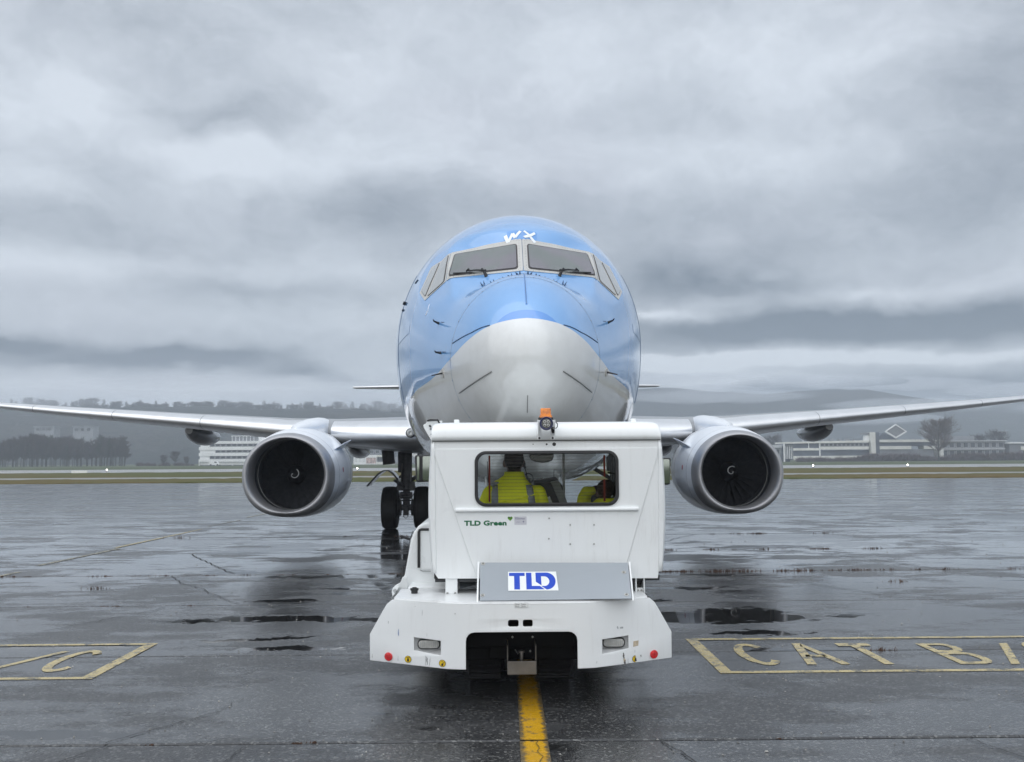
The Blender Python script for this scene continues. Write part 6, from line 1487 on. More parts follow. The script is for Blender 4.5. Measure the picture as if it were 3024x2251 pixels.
# deck details
m = MB(); m.cyl((-.69, 8.02, .79), (-.69, 8.02, .822), .026, n=18); m.cyl((-.69, 8.02, .822), (-.69, 8.02, .838), .033, n=18); m.cyl((-.69, 8.02, .838), (-.69, 8.02, .846), .017, n=18); m.build('filler_cap', M['black'], tug, smooth=30)
tb('bracket_post', (-.447, 8.03, .79), (-.352, 8.10, .915), M['tug_white'], bevel=.004)
for x in (-.43, -.37): m = MB(); m.cyl((x, 8.02, .795), (x, 8.02, .803), .008, n=8); m.build('bolt', M['bolt'], tug)
tb('bracket_post', (1.055, 8.03, .77), (1.066, 8.2, .90), M['tug_white'], bevel=.002); tb('bracket_post', (1.120, 8.03, .77), (1.130, 8.2, .90), M['tug_white'], bevel=.002)
tb('bracket_back', (1.066, 8.18, .77), (1.120, 8.19, .90), M['cab_grey'], bevel=0); tb('bracket_foot', (1.066, 8.05, .77), (1.120, 8.12, .822), M['tug_white'], bevel=.002)
m = MB(); m.cyl((1.093, 8.12, .845), (1.093, 8.12, .90), .022, n=14); m.build('rubber_mount', M['rubber'], tug)
for x in (1.077, 1.104): m = MB(); m.cyl((x, 8.045, .805), (x, 8.038, .805), .0075, n=8); m.build('bolt', M['bolt'], tug)
m = MB(); m.prism([(1.10, .74), (1.162, .755), (1.150, .79), (1.137, .81), (1.144, .85), (1.137, .885), (1.125, .90), (1.10, .90)], 8.25, 8.28); m.build('hinge_plate', M['tug_white'], tug, bevel=.003)
# wedge under the cab
m = MB(); m.add([(-.345, 8.25, .80), (-.19, 8.25, .80), (-.19, 8.25, .84), (-.345, 8.3, .815), (-.345, 8.6, .90), (-.19, 8.6, .90)], [(0, 1, 2, 3), (3, 2, 5, 4)]); m.build('floor_slope', M['tug_grey'], tug)

# main body and the tall pod at the left
tb('body', (TX - .93, 8.42, .45), (TX + .97, 10.7, .80), M['tug_white'], bevel=.03)
tb('body_front', (TX - 1.10, 10.7, .30), (TX - .52, 14.3, .72), M['tug_white'], bevel=.04); tb('body_front', (TX + .52, 10.7, .30), (TX + 1.10, 14.3, .72), M['tug_white'], bevel=.04)
tb('cradle', (TX - .5, 12.9, .12), (TX + .5, 14.2, .17), M['dark_steel']); tb('cradle', (TX - .5, 12.9, .17), (TX + .5, 13.05, .45), M['dark_steel'])
tb('underframe', (TX - .7, 8.42, .20), (TX + .7, 13.0, .45), M['chassis'])
pod = [(-.87, .70), (-.868, .785), (-.835, .865), (-.80, 1.06), (-.782, 1.16), (-.757, 1.225), (-.72, 1.275), (-.675, 1.303), (-.61, 1.315), (-.45, 1.315), (-.45, .70)]
m = MB(); m.prism(pod, 8.72, 11.4); pd = m.build('side_pod', M['tug_white'], tug, bevel=.022, seg=3)
me = plate([rrect(-.70, .905, -.50, 1.240, .022, 4)], .02, .006); xform(me, T(0, 8.706, 0)); mesh_obj('pod_door', me, M['tug_white'], pd, smooth=40)
m = MB(); m.tube([(-.712, 8.702, .925), (-.712, 8.702, 1.228), (-.706, 8.702, 1.243), (-.692, 8.702, 1.250), (-.48, 8.702, 1.250)], .0115, 8); m.build('door_seal', M['black'], pd, smooth=50)
m = MB(); m.tube([(-.700, 8.702, .905), (-.675, 8.702, .893), (-.50, 8.702, .893)], .004, 6); m.build('seam', M['cab_grey'], pd)
m = MB(); m.prism([(-.925, .70), (-.932, .735), (-.925, .765), (-.90, .79), (-.86, .81), (-.84, .86), (-.80, .86), (-.80, .70)], 8.60, 8.63); hp = m.build('lifting_lug', M['tug_white'], tug, bevel=.004)
m = MB(); m.cyl((-.903, 8.595, .745), (-.903, 8.602, .745), .017, n=18); m.build('lug_hole', M['scuff'], hp)
for z in (1.155, 1.195): m = MB(); m.cyl((-.60, 8.70, z), (-.60, 8.695, z), .004, n=8); m.build('bolt', M['bolt'], pd)
m = MB(); m.tube([(-.80, 8.9, 1.15), (-.86, 8.9, 1.17), (-.885, 8.9, 1.17)], [.012, .012, .022], 10); m.build('latch_knob', M['black'], pd)
m = MB(); m.tube([(-.84, 8.9, .80), (-.872, 8.92, .83), (-.875, 8.95, .90)], .012, 8); m.build('hose', M['rubber'], pd)
m = MB(); m.tube([(-.842, 8.76, .88), (-.790, 8.76, 1.17), (-.765, 8.76, 1.235)], .0035, 6); m.build('edge_trim', M['rubber'], pd)

# ---------------- cab shell
CX0, CX1, CF = -.569, 1.300, 9.95
ro = rrect(-.212, 1.473, .932, 1.912, .088, 8)
ri = rrect(-.190, 1.495, .910, 1.890, .070, 8)
back = [(-.503, .912), (1.231, .901), (1.238, .95), (1.262, 1.80), (1.266, 1.995), (-.556, 1.995), (-.550, 1.80), (-.536, .96)]
me = plate([back, ri], .025, .002); xform(me, T(0, 8.012, 0)); mesh_obj('cab_rear_panel', me, M['tug_white'], tug)
# central raised field with slanting edges
mid = [(-.199, .920), (.954, .912), (1.245, 1.872), (1.247, 1.93), (-.530, 1.93), (-.528, 1.877)]
me = plate([mid, ri], .0075, .0032); xform(me, T(0, 8.0045, 0)); mesh_obj('rear_field', me, M['tug_white'], tug)
# corner posts bulging outwards
def side_profile(z):
    t = (z - .92) / (1.99 - .92); return .034 * math.sin(math.pi * max(0, min(1, t))) ** .8 + .004
for s, xe in ((-1, -.540), (1, 1.262)):
    rings = []
    for k in range(15):
        z = .955 + 1.035 * k / 14; o = side_profile(z) + .006; xb = xe + s * (-.012 + .012 * k / 14)
        rings.append([(xb - s * .01, 8.020, z), (xb - s * .004, 8.006, z), (xb + s * o * .55, 8.008, z), (xb + s * o * .92, 8.030, z), (xb + s * o, 8.065, z), (xb + s * o, 8.40, z), (xb + s * (o - .02), 8.40, z)])
    m = MB(); m.loft(rings, False, False); o = mesh_obj('corner_post', m.mesh('corner_post'), M['tug_white'], tug, smooth=50)
    so_ = o.modifiers.new('thick', 'SOLIDIFY'); so_.thickness = .006; so_.offset = 1
    xr = xe + s * .028
    m = MB(); m.box((min(xr, xr + s * .02), 8.40, .92), (max(xr, xr + s * .02), 9.9, 1.30)); m.box((min(xr, xr + s * .02), 9.75, 1.3), (max(xr, xr + s * .02), 9.9, 1.99)); m.box((min(xr, xr + s * .02), 8.40, 1.9), (max(xr, xr + s * .02), 9.9, 1.99)); m.build('cab_side', M['tug_white'], tug, bevel=.004)
    me = MB(); me.box((xr, 8.41, 1.30), (xr + s * .006, 9.75, 1.90)); me.build('side_glass', M['ws_glass'], tug)
    x_ = -.528 if s < 0 else 1.226
    tb('door_stop', (x_ - .008, 8.03, .908), (x_ + .010, 8.06, .958), M['black'], bevel=.003)
# roof cap: rounded rear edge and corners
def roof():
    rings = []; prof_ = [(0, 1.993), (.000, 2.030), (.010, 2.070), (.030, 2.100), (.060, 2.124), (.10, 2.138), (.16, 2.146), (.6, 2.155), (1.2, 2.150)]
    for y, z in prof_:
        w0 = 0; ring = []
        h = max(0, (z - 1.993) / .155)
        ins = .002 + .055 * h ** 2.6
        x0, x1 = -.556 + ins, 1.272 - ins
        N = 20
        for k in range(N + 1):
            x = x0 + (x1 - x0) * k / N; ring.append((x, 7.998 + y + .0, z))
        rings.append([(x0 - .004, 7.998 + y + .03, z - .02)] + ring + [(x1 + .004, 7.998 + y + .03, z - .02)])
    return rings
m = MB()
prof_ = [(0, 1.996), (.001, 2.035), (.012, 2.072), (.034, 2.102), (.066, 2.125), (.11, 2.139), (.18, 2.146), (.9, 2.152), (1.7, 2.146), (1.88, 2.11), (1.95, 2.02)]
rings = []
for y, z in prof_:
    ring = []
    for k in range(33):
        a = math.pi * k / 32; c = math.cos(a); e = math.copysign(abs(c) ** .10, c); sn = abs(math.sin(a)) ** .10
        xm, hw = .358, .915; hgt = z - 1.98
        ring.append((xm - hw * e, 7.998 + y, 1.98 + hgt * (math.sin(a) ** .13 if 0 < k < 32 else 0)))
    rings.append(ring)
m.loft(rings, False, False); rf = mesh_obj('roof', m.mesh('roof'), M['tug_white'], tug, smooth=45); so_ = rf.modifiers.new('thick', 'SOLIDIFY'); so_.thickness = .012; so_.offset = -1
m = MB(); m.box((-.552, 7.9965, 1.9905), (1.270, 8.01, 1.9955)); m.build('roof_gap', M['cab_dark'], tug)
tb('roof_lining', (-.52, 8.06, 2.03), (1.24, 9.9, 2.05), M['cab_grey'], bevel=0)
for x in (-.365, 1.085): tb('roof_clip', (x - .02, 8.22, 2.140), (x + .022, 8.30, 2.172), M['tug_white'], bevel=.006)
# rubber seal and the rear window
me = plate([ro, rrect(-.186, 1.499, .906, 1.886, .068, 8)], .022, .006); xform(me, T(0, 7.990, 0)); mesh_obj('window_seal', me, M['rubber'], tug, smooth=50)
me = plate([ri], .005); xform(me, T(0, 8.018, 0)); rw_ = mesh_obj('rear_window', me, M['cab_glass'], tug)
for k in range(15):
    z = 1.868 - .0262 * k; m = MB(); m.box((-.094, 8.0236, z - .0009), (.819, 8.0244, z + .0009)); m.build('heating_wire', M['wire'], rw_)
for a, z0, z1 in ((-.095, 1.507, 1.876), (.820, 1.700, 1.876), (.818, 1.508, 1.684)):
    m = MB(); m.prism(rrect(a - .0075, z0, a + .0075, z1, .007, 4), 8.009, 8.017); m.build('heating_strip', M['element'], rw_)
m = MB(); m.tube([(-.112, 8.03, 1.83), (-.105, 8.03, 1.66)], .004, 6); m.build('strip_lead', M['black'], rw_)
# moulding under the window
m = MB(); m.prism([(7.978, 1.440), (7.978, 1.452), (7.986, 1.462), (8.004, 1.464), (8.004, 1.432), (7.99, 1.432)], -.364, 1.083, 'X'); m.build('moulding', M['tug_white'], tug, smooth=40, bevel=.002)
# rivets and holes
for x, z in ((.376, 1.378), (.542, 1.325), (.731, 1.324), (.372, 1.218), (.541, 1.175), (.729, 1.174)):
    m = MB(); m.cyl((x, 8.005, z), (x, 7.997, z), .0065, .005, 10); rv = m.build('rivet', M['bolt'], tug)
for x, z, r in ((.362, 1.963, .0075), (.422, 1.963, .0145), (.254, 1.964, .005)):
    m = MB(); m.cyl((x, 8.013, z), (x, 8.0105, z), r, n=16); m.build('hole_plug', M['black'] if r > .006 else M['bolt'], tug)
# green lettering, heart and inspection sticker
me = text_mesh('TLD Green', .0495, .0012, bold=.0024, spacing=1.05); xs = [v.co.x for v in me.vertices]; sc_ = .336 / (max(xs) - min(xs)); xform(me, T(-.297, 8.0028, 1.3265) @ Matrix.Diagonal((sc_, 1, 1.04, 1)) @ T(-min(xs), 0, 0)); mesh_obj('lettering', me, M['green_print'], tug)
me = plate([rrect(-.306, 1.312, .092, 1.404, .003, 2)], .001); xform(me, T(0, 8.0038, 0)); mesh_obj('lettering_film', me, M['film'] if 'film' in M else M['tug_white'], tug)
hrt = []
for k in range(28):
    t = 2 * math.pi * k / 28; hrt.append((.067 + .00125 * 16 * math.sin(t) ** 3, 1.379 + .00125 * (13 * math.cos(t) - 5 * math.cos(2 * t) - 2 * math.cos(3 * t) - math.cos(4 * t))))
me = plate([hrt], .002, .0005); xform(me, T(0, 8.001, 0)); mesh_obj('heart_sticker', me, M['green_leaf'], tug)
me = plate([rrect(.101, 1.329, .197, 1.394, .002, 2)], .0012); xform(me, T(0, 8.0032, 0)); stc = mesh_obj('inspection_sticker', me, M['sticker_grey'] if 'sticker_grey' in M else M['white_decal'], tug)
for t, x, z, s_ in (('Distributor', .104, 1.3835, .006), ('Chambery Savoie', .104, 1.3725, .0112), ('aeroport', .116, 1.349, .008)):
    me = text_mesh(t, s_, .0008, bold=.0002 if s_ > .01 else 0); xform(me, T(x, 8.0018, z)); mesh_obj('sticker_text', me, M['navy_print'], stc)
me = plate([[(.172, 1.352), (.179, 1.359), (.172, 1.366), (.165, 1.359)], [(.172, 1.356), (.175, 1.359), (.172, 1.362), (.169, 1.359)]], .0008); xform(me, T(0, 8.0018, -.006)); mesh_obj('sticker_mark', me, M['navy_print'], stc)

# ---------------- beacon, work lamp and bracket on the roof edge
bk = None
for x0 in (.287, .393):
    m = MB(); a, w = x0, .033
    m.add([(a, 7.985, 2.0), (a + w, 7.985, 2.0), (a + w, 7.985, 2.155), (a, 7.985, 2.155), (a, 7.990, 2.0), (a + w, 7.990, 2.0), (a + w, 7.990, 2.155), (a, 7.990, 2.155)], [(0, 1, 2, 3), (7, 6, 5, 4), (0, 4, 5, 1), (1, 5, 6, 2), (2, 6, 7, 3), (3, 7, 4, 0)])
    xs_ = a if x0 < .3 else a + w - .005
    m.box((xs_, 7.88, 2.035), (xs_ + .005, 7.984, 2.155)); b_ = m.build('lamp_bracket', M['tug_white'], tug, bevel=.0015)
    m = MB(); m.cyl((a + w / 2, 7.984, 2.012), (a + w / 2, 7.981, 2.012), .009, n=14); m.build('bracket_hole', M['black'], b_)
m = MB(); m.lathe([(0, .038), (-.004, .040), (-.006, .050), (.004, .054), (.03, .052), (.075, .036), (.085, .001)], (.355, 7.87, 2.124), 'Y', 40); wl = m.build('work_lamp', M['blue_ring'], tug, smooth=35)
m = MB(); m.lathe([(.0, .001), (-.001, .02), (.002, .039)], (.355, 7.868, 2.124), 'Y', 32); m.build('lamp_lens', M['lamp_glass'], wl, smooth=60)
for dx, dz in ((-.014, .014), (.014, .014), (-.014, -.014), (.014, -.014)):
    m = MB(); m.lathe([(-.004, .006), (-.003, .0115), (.0, .012)], (.355 + dx, 7.868, 2.124 + dz), 'Y', 16); m.build('led_cup', M['lens_clear'], wl, smooth=50)
m = MB(); m.tube([(.395, 7.93, 2.10), (.43, 7.94, 2.085), (.446, 7.96, 2.10), (.447, 7.98, 2.125), (.435, 8.0, 2.14)], .004, 6); m.tube([(.40, 7.95, 2.09), (.41, 7.95, 2.07), (.412, 7.955, 2.05)], [.006, .013, .008], 8); m.build('lamp_cable', M['black'], wl, smooth=60)
m = MB(); m.box((.298, 8.02, 2.152), (.418, 8.13, 2.18)); bc = m.build('beacon', M['rubber'], tug, bevel=.008)
m = MB(); rings = []
for z, w in ((2.178, .052), (2.195, .050), (2.200, .043), (2.248, .041), (2.252, .038)):
    rings.append([(.358 + x, 8.075 + y, z) for x, y in rrect(-w, -w, w, w, .012, 3)])
m.loft(rings, True, True); m.build('beacon_lens', M['amber'], bc, smooth=35)
m = MB(); m.cyl((.358, 8.075, 2.18), (.358, 8.075, 2.24), .016, n=12); m.build('beacon_bulb', M['steel'], bc)
# perforated bracket plate on the far roof corner
me = plate([[(-.715, 2.19), (-.705, 2.205), (-.56, 2.215), (-.56, 1.92), (-.60, 1.92), (-.735, 2.15), (-.74, 2.175)], circle(-.675, 2.165, .010, 12), circle(-.668, 2.135, .012, 12), circle(-.660, 2.085, .010, 12)], .008, .001); xform(me, T(0, 9.55, 0)); pb = mesh_obj('bracket_plate', me, M['tug_white'], tug)
m = MB(); m.tube([(-.70, 9.53, 2.213), (-.67, 9.53, 2.222), (-.60, 9.53, 2.220), (-.585, 9.53, 2.19)], .009, 6); m.build('bracket_clamp', M['black'], pb)
for x, z in ((-.678, 2.168), (-.655, 2.09)): m = MB(); m.cyl((x, 9.548, z), (x + .012, 9.53, z - .012), .010, .006, 8); m.build('bolt', M['black'], pb)

# ---------------- mirrors
def mirror(x0, x1, z0, z1, y, split, name='side_mirror', taper=.012):
    sgn = -1 if x0 < 0 else 1
    po = [(x0 + (taper if sgn < 0 else 0), z0), (x1 - (taper if sgn > 0 else 0), z0 + .004), (x1, z1), (x0, z1 - .004)]
    def rnd(P, r):
        out = []
        for i, p in enumerate(P):
            a = Vector(P[i - 1]); c = Vector(P[(i + 1) % 4]); p = Vector(p)
            u = (a - p).normalized() * r; v = (c - p).normalized() * r
            for k in range(4): t = k / 3; out.append(tuple((p + u) * (1 - t) ** 2 + 2 * p * t * (1 - t) + (p + v) * t * t))
        return out
    me = plate([rnd(po, .022)], .07, .012); xform(me, T(0, y, 0)); o = mesh_obj(name, me, M['black'], tug, smooth=40)
    i_ = .016
    def gl(a, c, nm='mirror_glass'):
        me = plate([rnd([(a + i_, z0 + i_), (c - i_, z0 + i_), (c - i_, z1 - i_), (a + i_, z1 - i_)], .014)], .003); xform(me, T(0, y - .003, 0)); mesh_obj(nm, me, M['mirror'], o)
    if split: gl(x0 + .006, x0 + .060, 'wide_angle_glass'); gl(x0 + .060, x1)
    else: gl(x0, x1)
    m = MB(); xm = x1 - .01 if x0 < 0 else x0 + .01
    m.tube([((x0 + x1) / 2, y + .06, z1 - .06), (xm, y + .12, z1 - .05), (-.55 if x0 < 0 else 1.29, y + .2, z1 - .08)], .012, 8); m.tube([((x0 + x1) / 2, y + .06, z0 + .06), (xm, y + .12, z0 + .05), (-.55 if x0 < 0 else 1.29, y + .2, z0 + .08)], .012, 8)
    m.build('mirror_arm', M['black'], o); return o
mirror(-.815, -.625, 1.635, 1.895, 9.48, True)
mirror(1.50, 1.604, 1.592, 1.852, 9.5, False)

# ---------------- cab interior
tb('cab_floor', (-.53, 8.05, .88), (1.25, 9.9, .92), M['cab_dark'], bevel=0)
tb('front_wall', (-.53, 9.86, .92), (1.25, 9.9, 1.40), M['cab_grey'], bevel=0)
tb('front_header', (-.53, 9.86, 1.97), (1.25, 9.93, 2.05), M['cab_grey'], bevel=0)
m = MB(); m.add([(-.50, 9.88, 1.40), (.60, 9.88, 1.40), (.60, 9.88, 1.97), (-.50, 9.88, 1.97)], [(0, 1, 2, 3)]); m.build('windscreen', M['ws_glass'], tug)
m = MB(); m.add([(.62, 9.88, 1.40), (1.23, 9.88, 1.40), (1.23, 9.88, 1.97), (.62, 9.88, 1.97)], [(0, 1, 2, 3)]); m.build('windscreen', M['ws_glass'], tug)
tb('windscreen_post', (.598, 9.85, 1.38), (.622, 9.92, 2.0), M['frame'], bevel=.004)
tb('windscreen_post', (-.55, 9.78, 1.3), (-.50, 9.92, 2.0), M['cab_grey'], bevel=.004); tb('windscreen_post', (1.10, 9.78, 1.3), (1.27, 9.92, 2.0), M['cab_dark'], bevel=.004)
cn = MB(); cn.add([(.30, 9.2, 1.3), (.56, 9.2, 1.3), (.56, 9.2, 1.60), (.515, 9.2, 1.655), (.30, 9.2, 1.615), (.30, 9.6, 1.3), (.56, 9.6, 1.3), (.56, 9.6, 1.62), (.515, 9.6, 1.68), (.30, 9.6, 1.64)],
                  [(0, 1, 2, 3, 4), (9, 8, 7, 6, 5), (0, 5, 6, 1), (1, 6, 7, 2), (2, 7, 8, 3), (3, 8, 9, 4), (4, 9, 5, 0)])
cn.build('console', M['cab_dark'], tug, bevel=.012)
m = MB(); m.add([(.445, 9.18, 1.64), (.52, 9.18, 1.655), (.60, 9.18, 1.45), (.55, 9.18, 1.40), (.445, 9.3, 1.64), (.52, 9.3, 1.655), (.60, 9.3, 1.45), (.55, 9.3, 1.40)], [(0, 1, 2, 3), (7, 6, 5, 4), (0, 4, 5, 1), (1, 5, 6, 2), (2, 6, 7, 3), (3, 7, 4, 0)]); m.build('console_cover', M['cab_grey'], tug, bevel=.01)
me = plate([[(.395, 1.50), (.43, 1.515), (.475, 1.40), (.40, 1.38)]], .004); xform(me, T(0, 9.0, 0)); mesh_obj('papers', me, M['white_decal'], tug)
m = MB(); m.tube([(.24 + .045 * math.cos(2 * math.pi * k / 20), 9.05, 1.672 + .045 * math.sin(2 * math.pi * k / 20)) for k in range(21)], .004, 6); m.tube([(.232 + .02 * math.cos(2 * math.pi * k / 16), 9.04, 1.655 + .02 * math.sin(2 * math.pi * k / 16)) for k in range(17)], .003, 6); m.build('cable_loop', M['black'], tug)
# steering wheel
m = MB(); c = Vector((.11, 9.22, 1.46)); ax_ = Vector((0, -.75, .66)).normalized(); u_ = ax_.orthogonal().normalized(); v_ = ax_.cross(u_)
m.tube([c + (u_ * math.cos(2 * math.pi * k / 28) + v_ * math.sin(2 * math.pi * k / 28)) * .20 for k in range(29)], .014, 8); m.tube([c, c - ax_ * .5], .03, 8)
for k in range(3): a = 2.094 * k; m.tube([c, c + (u_ * math.cos(a) + v_ * math.sin(a)) * .20], .010, 6)
m.build('steering_wheel', M['black'], tug, smooth=50)
# inside mirror
me = plate([[(.262, 1.93), (.262, 1.86)] + [(.28 + .0, 1.835), (.32, 1.818), (.38, 1.81), (.44, 1.815), (.475, 1.83), (.490, 1.86), (.490, 1.93)]], .03, .006); xform(me, T(0, 9.4, 0)); im = mesh_obj('inside_mirror', me, M['black'], tug, smooth=40)
me = plate([[(.270, 1.925), (.270, 1.862), (.287, 1.842), (.32, 1.828), (.38, 1.820), (.44, 1.825), (.468, 1.838), (.482, 1.862), (.482, 1.925)]], .003); xform(me, T(0, 9.397, 0)); mesh_obj('mirror_glass', me, M['mirror_dark'], im)
m = MB(); m.tube([(.38, 9.43, 1.9), (.38, 9.45, 2.03)], .010, 6); m.build('mirror_stem', M['black'], im)
# seats (low backs hidden under the window sill)
for x in (.11, .86):
    s_ = tb('seat_cushion', (x - .24, 8.55, 1.08), (x + .24, 9.0, 1.18), M['seat'], bevel=.04); tb('seat_back', (x - .23, 8.46, 1.15), (x + .23, 8.54, 1.44), M['seat'], s_, bevel=.035); tb('seat_base', (x - .18, 8.6, .92), (x + .18, 8.95, 1.08), M['cab_dark'], s_, bevel=.01)
# wipers and handrail seen through the glass at the right
m = MB(); m.tube([(.52, 9.93, 1.74), (.515, 9.93, 1.66)], .004, 6); m.build('wiper', M['black'], tug)
m = MB(); m.tube([(1.04, 9.2, 1.93), (1.06, 9.2, 1.75), (1.03, 9.2, 1.62), (1.06, 9.2, 1.5)], .012, 8); m.tube([(.97, 9.2, 1.72), (1.06, 9.2, 1.70)], .008, 6); m.build('handrail', M['cab_dark'], tug)
m = MB(); m.box((1.06, 8.5, 1.45), (1.12, 9.2, 1.9)); m.build('inner_pillar', M['cab_dark'], tug, bevel=.01)
for o in list(tug.children): o.matrix_parent_inverse = Matrix.Translation((-TX, -8.6, 0))
# ------------------------------------------------------------------ the two people in the cab
M['hivis'] = mat('hivis_yellow', (0.98, 1.0, 0.04), 0.7, var=0.06, vscale=6, bump=0.012, bscale=14, spec=0.2)
M['reflective'] = mat('reflective_tape', (0.26, 0.28, 0.29), 0.5, var=0.1, vscale=30)
M['skin'] = mat('skin', (0.11, 0.055, 0.038), 0.6, var=0.1, vscale=30)
M['hair'] = mat('dark_hair', (0.006, 0.005, 0.005), 0.8, var=0.4, vscale=90, bump=0.003, bscale=260, spec=0.12)
M['hair2'] = mat('brown_hair', (0.045, 0.026, 0.020), 0.8, var=0.5, vscale=90, bump=0.003, bscale=260, spec=0.12)
M['trousers'] = mat('navy_trousers', (0.018, 0.020, 0.030), 0.85, var=0.2, vscale=20)
M['shoe'] = mat('work_shoe', (0.02, 0.018, 0.016), 0.6)
def solid(name, build, voxel, mt, parent, smooth_it=3):
    m = MB(); build(m); me = m.mesh(name); o = bpy.data.objects.new(name, me); COL.objects.link(o)
    r = o.modifiers.new('r', 'REMESH'); r.mode = 'VOXEL'; r.voxel_size = voxel; r.use_smooth_shade = True
    s = o.modifiers.new('s', 'SMOOTH'); s.factor = .6; s.iterations = smooth_it
    dg = bpy.context.evaluated_depsgraph_get(); dg.update(); me2 = bpy.data.meshes.new_from_object(o.evaluated_get(dg))
    bpy.data.objects.remove(o); return mesh_obj(name, me2, mt, parent, smooth=180)
def ball(m, c, r, n=14, k=10):
    """ellipsoid"""
    rings = []
    for j in range(1, k):
        t = math.pi * j / k; rings.append([(c[0] + r[0] * math.sin(t) * math.cos(2 * math.pi * i / n), c[1] + r[1] * math.sin(t) * math.sin(2 * math.pi * i / n), c[2] + r[2] * math.cos(t)) for i in range(n)])
    m.loft(rings, True, True)
def ell(cx, cy, z, a, b_, n=24, p=2.3): 
    return [(cx + a * math.copysign(abs(math.cos(2 * math.pi * k / n)) ** (2 / p), math.cos(2 * math.pi * k / n)), cy + b_ * math.copysign(abs(math.sin(2 * math.pi * k / n)) ** (2 / p), math.sin(2 * math.pi * k / n)), z) for k in range(n)]
def limb(m, pts, rr): m.tube(pts, rr, 14); [ball(m, p, (r, r, r), 12, 8) for p, r in zip(pts, rr)]
def hand(m, w, dirv, side, up=(0, 0, 1)):
    """palm and five curled fingers; w wrist, dirv pointing along the palm"""
    w = Vector(w); d = Vector(dirv).normalized(); u = Vector(up); sdv = d.cross(u).normalized(); u = sdv.cross(d)
    rings = [[tuple(w + d * a + sdv * (q * math.cos(t)) + u * (h * math.sin(t))) for t in [2 * math.pi * k / 12 for k in range(12)]] for a, q, h in ((0, .028, .020), (.04, .040, .017), (.085, .042, .014), (.095, .036, .010))]
    m.loft(rings, True, True)
    for i, (o, L) in enumerate(((-.031, .060), (-.011, .072), (.010, .068), (.030, .052))):
        b0 = w + d * .085 + sdv * o; k1 = b0 + d * L * .42 - u * .006; k2 = k1 + (d * .6 - u * .8).normalized() * L * .34; k3 = k2 + (-d * .2 - u).normalized() * L * .28
        m.tube([b0, k1, k2, k3], [.0095, .009, .0085, .007], 8)
    t0 = w + d * .025 + sdv * (-side * .030); m.tube([t0, t0 + (d - sdv * side).normalized() * .035, t0 + (d * 1.2 - sdv * side * .4 - u * .6).normalized() * .062], [.012, .011, .009], 8)

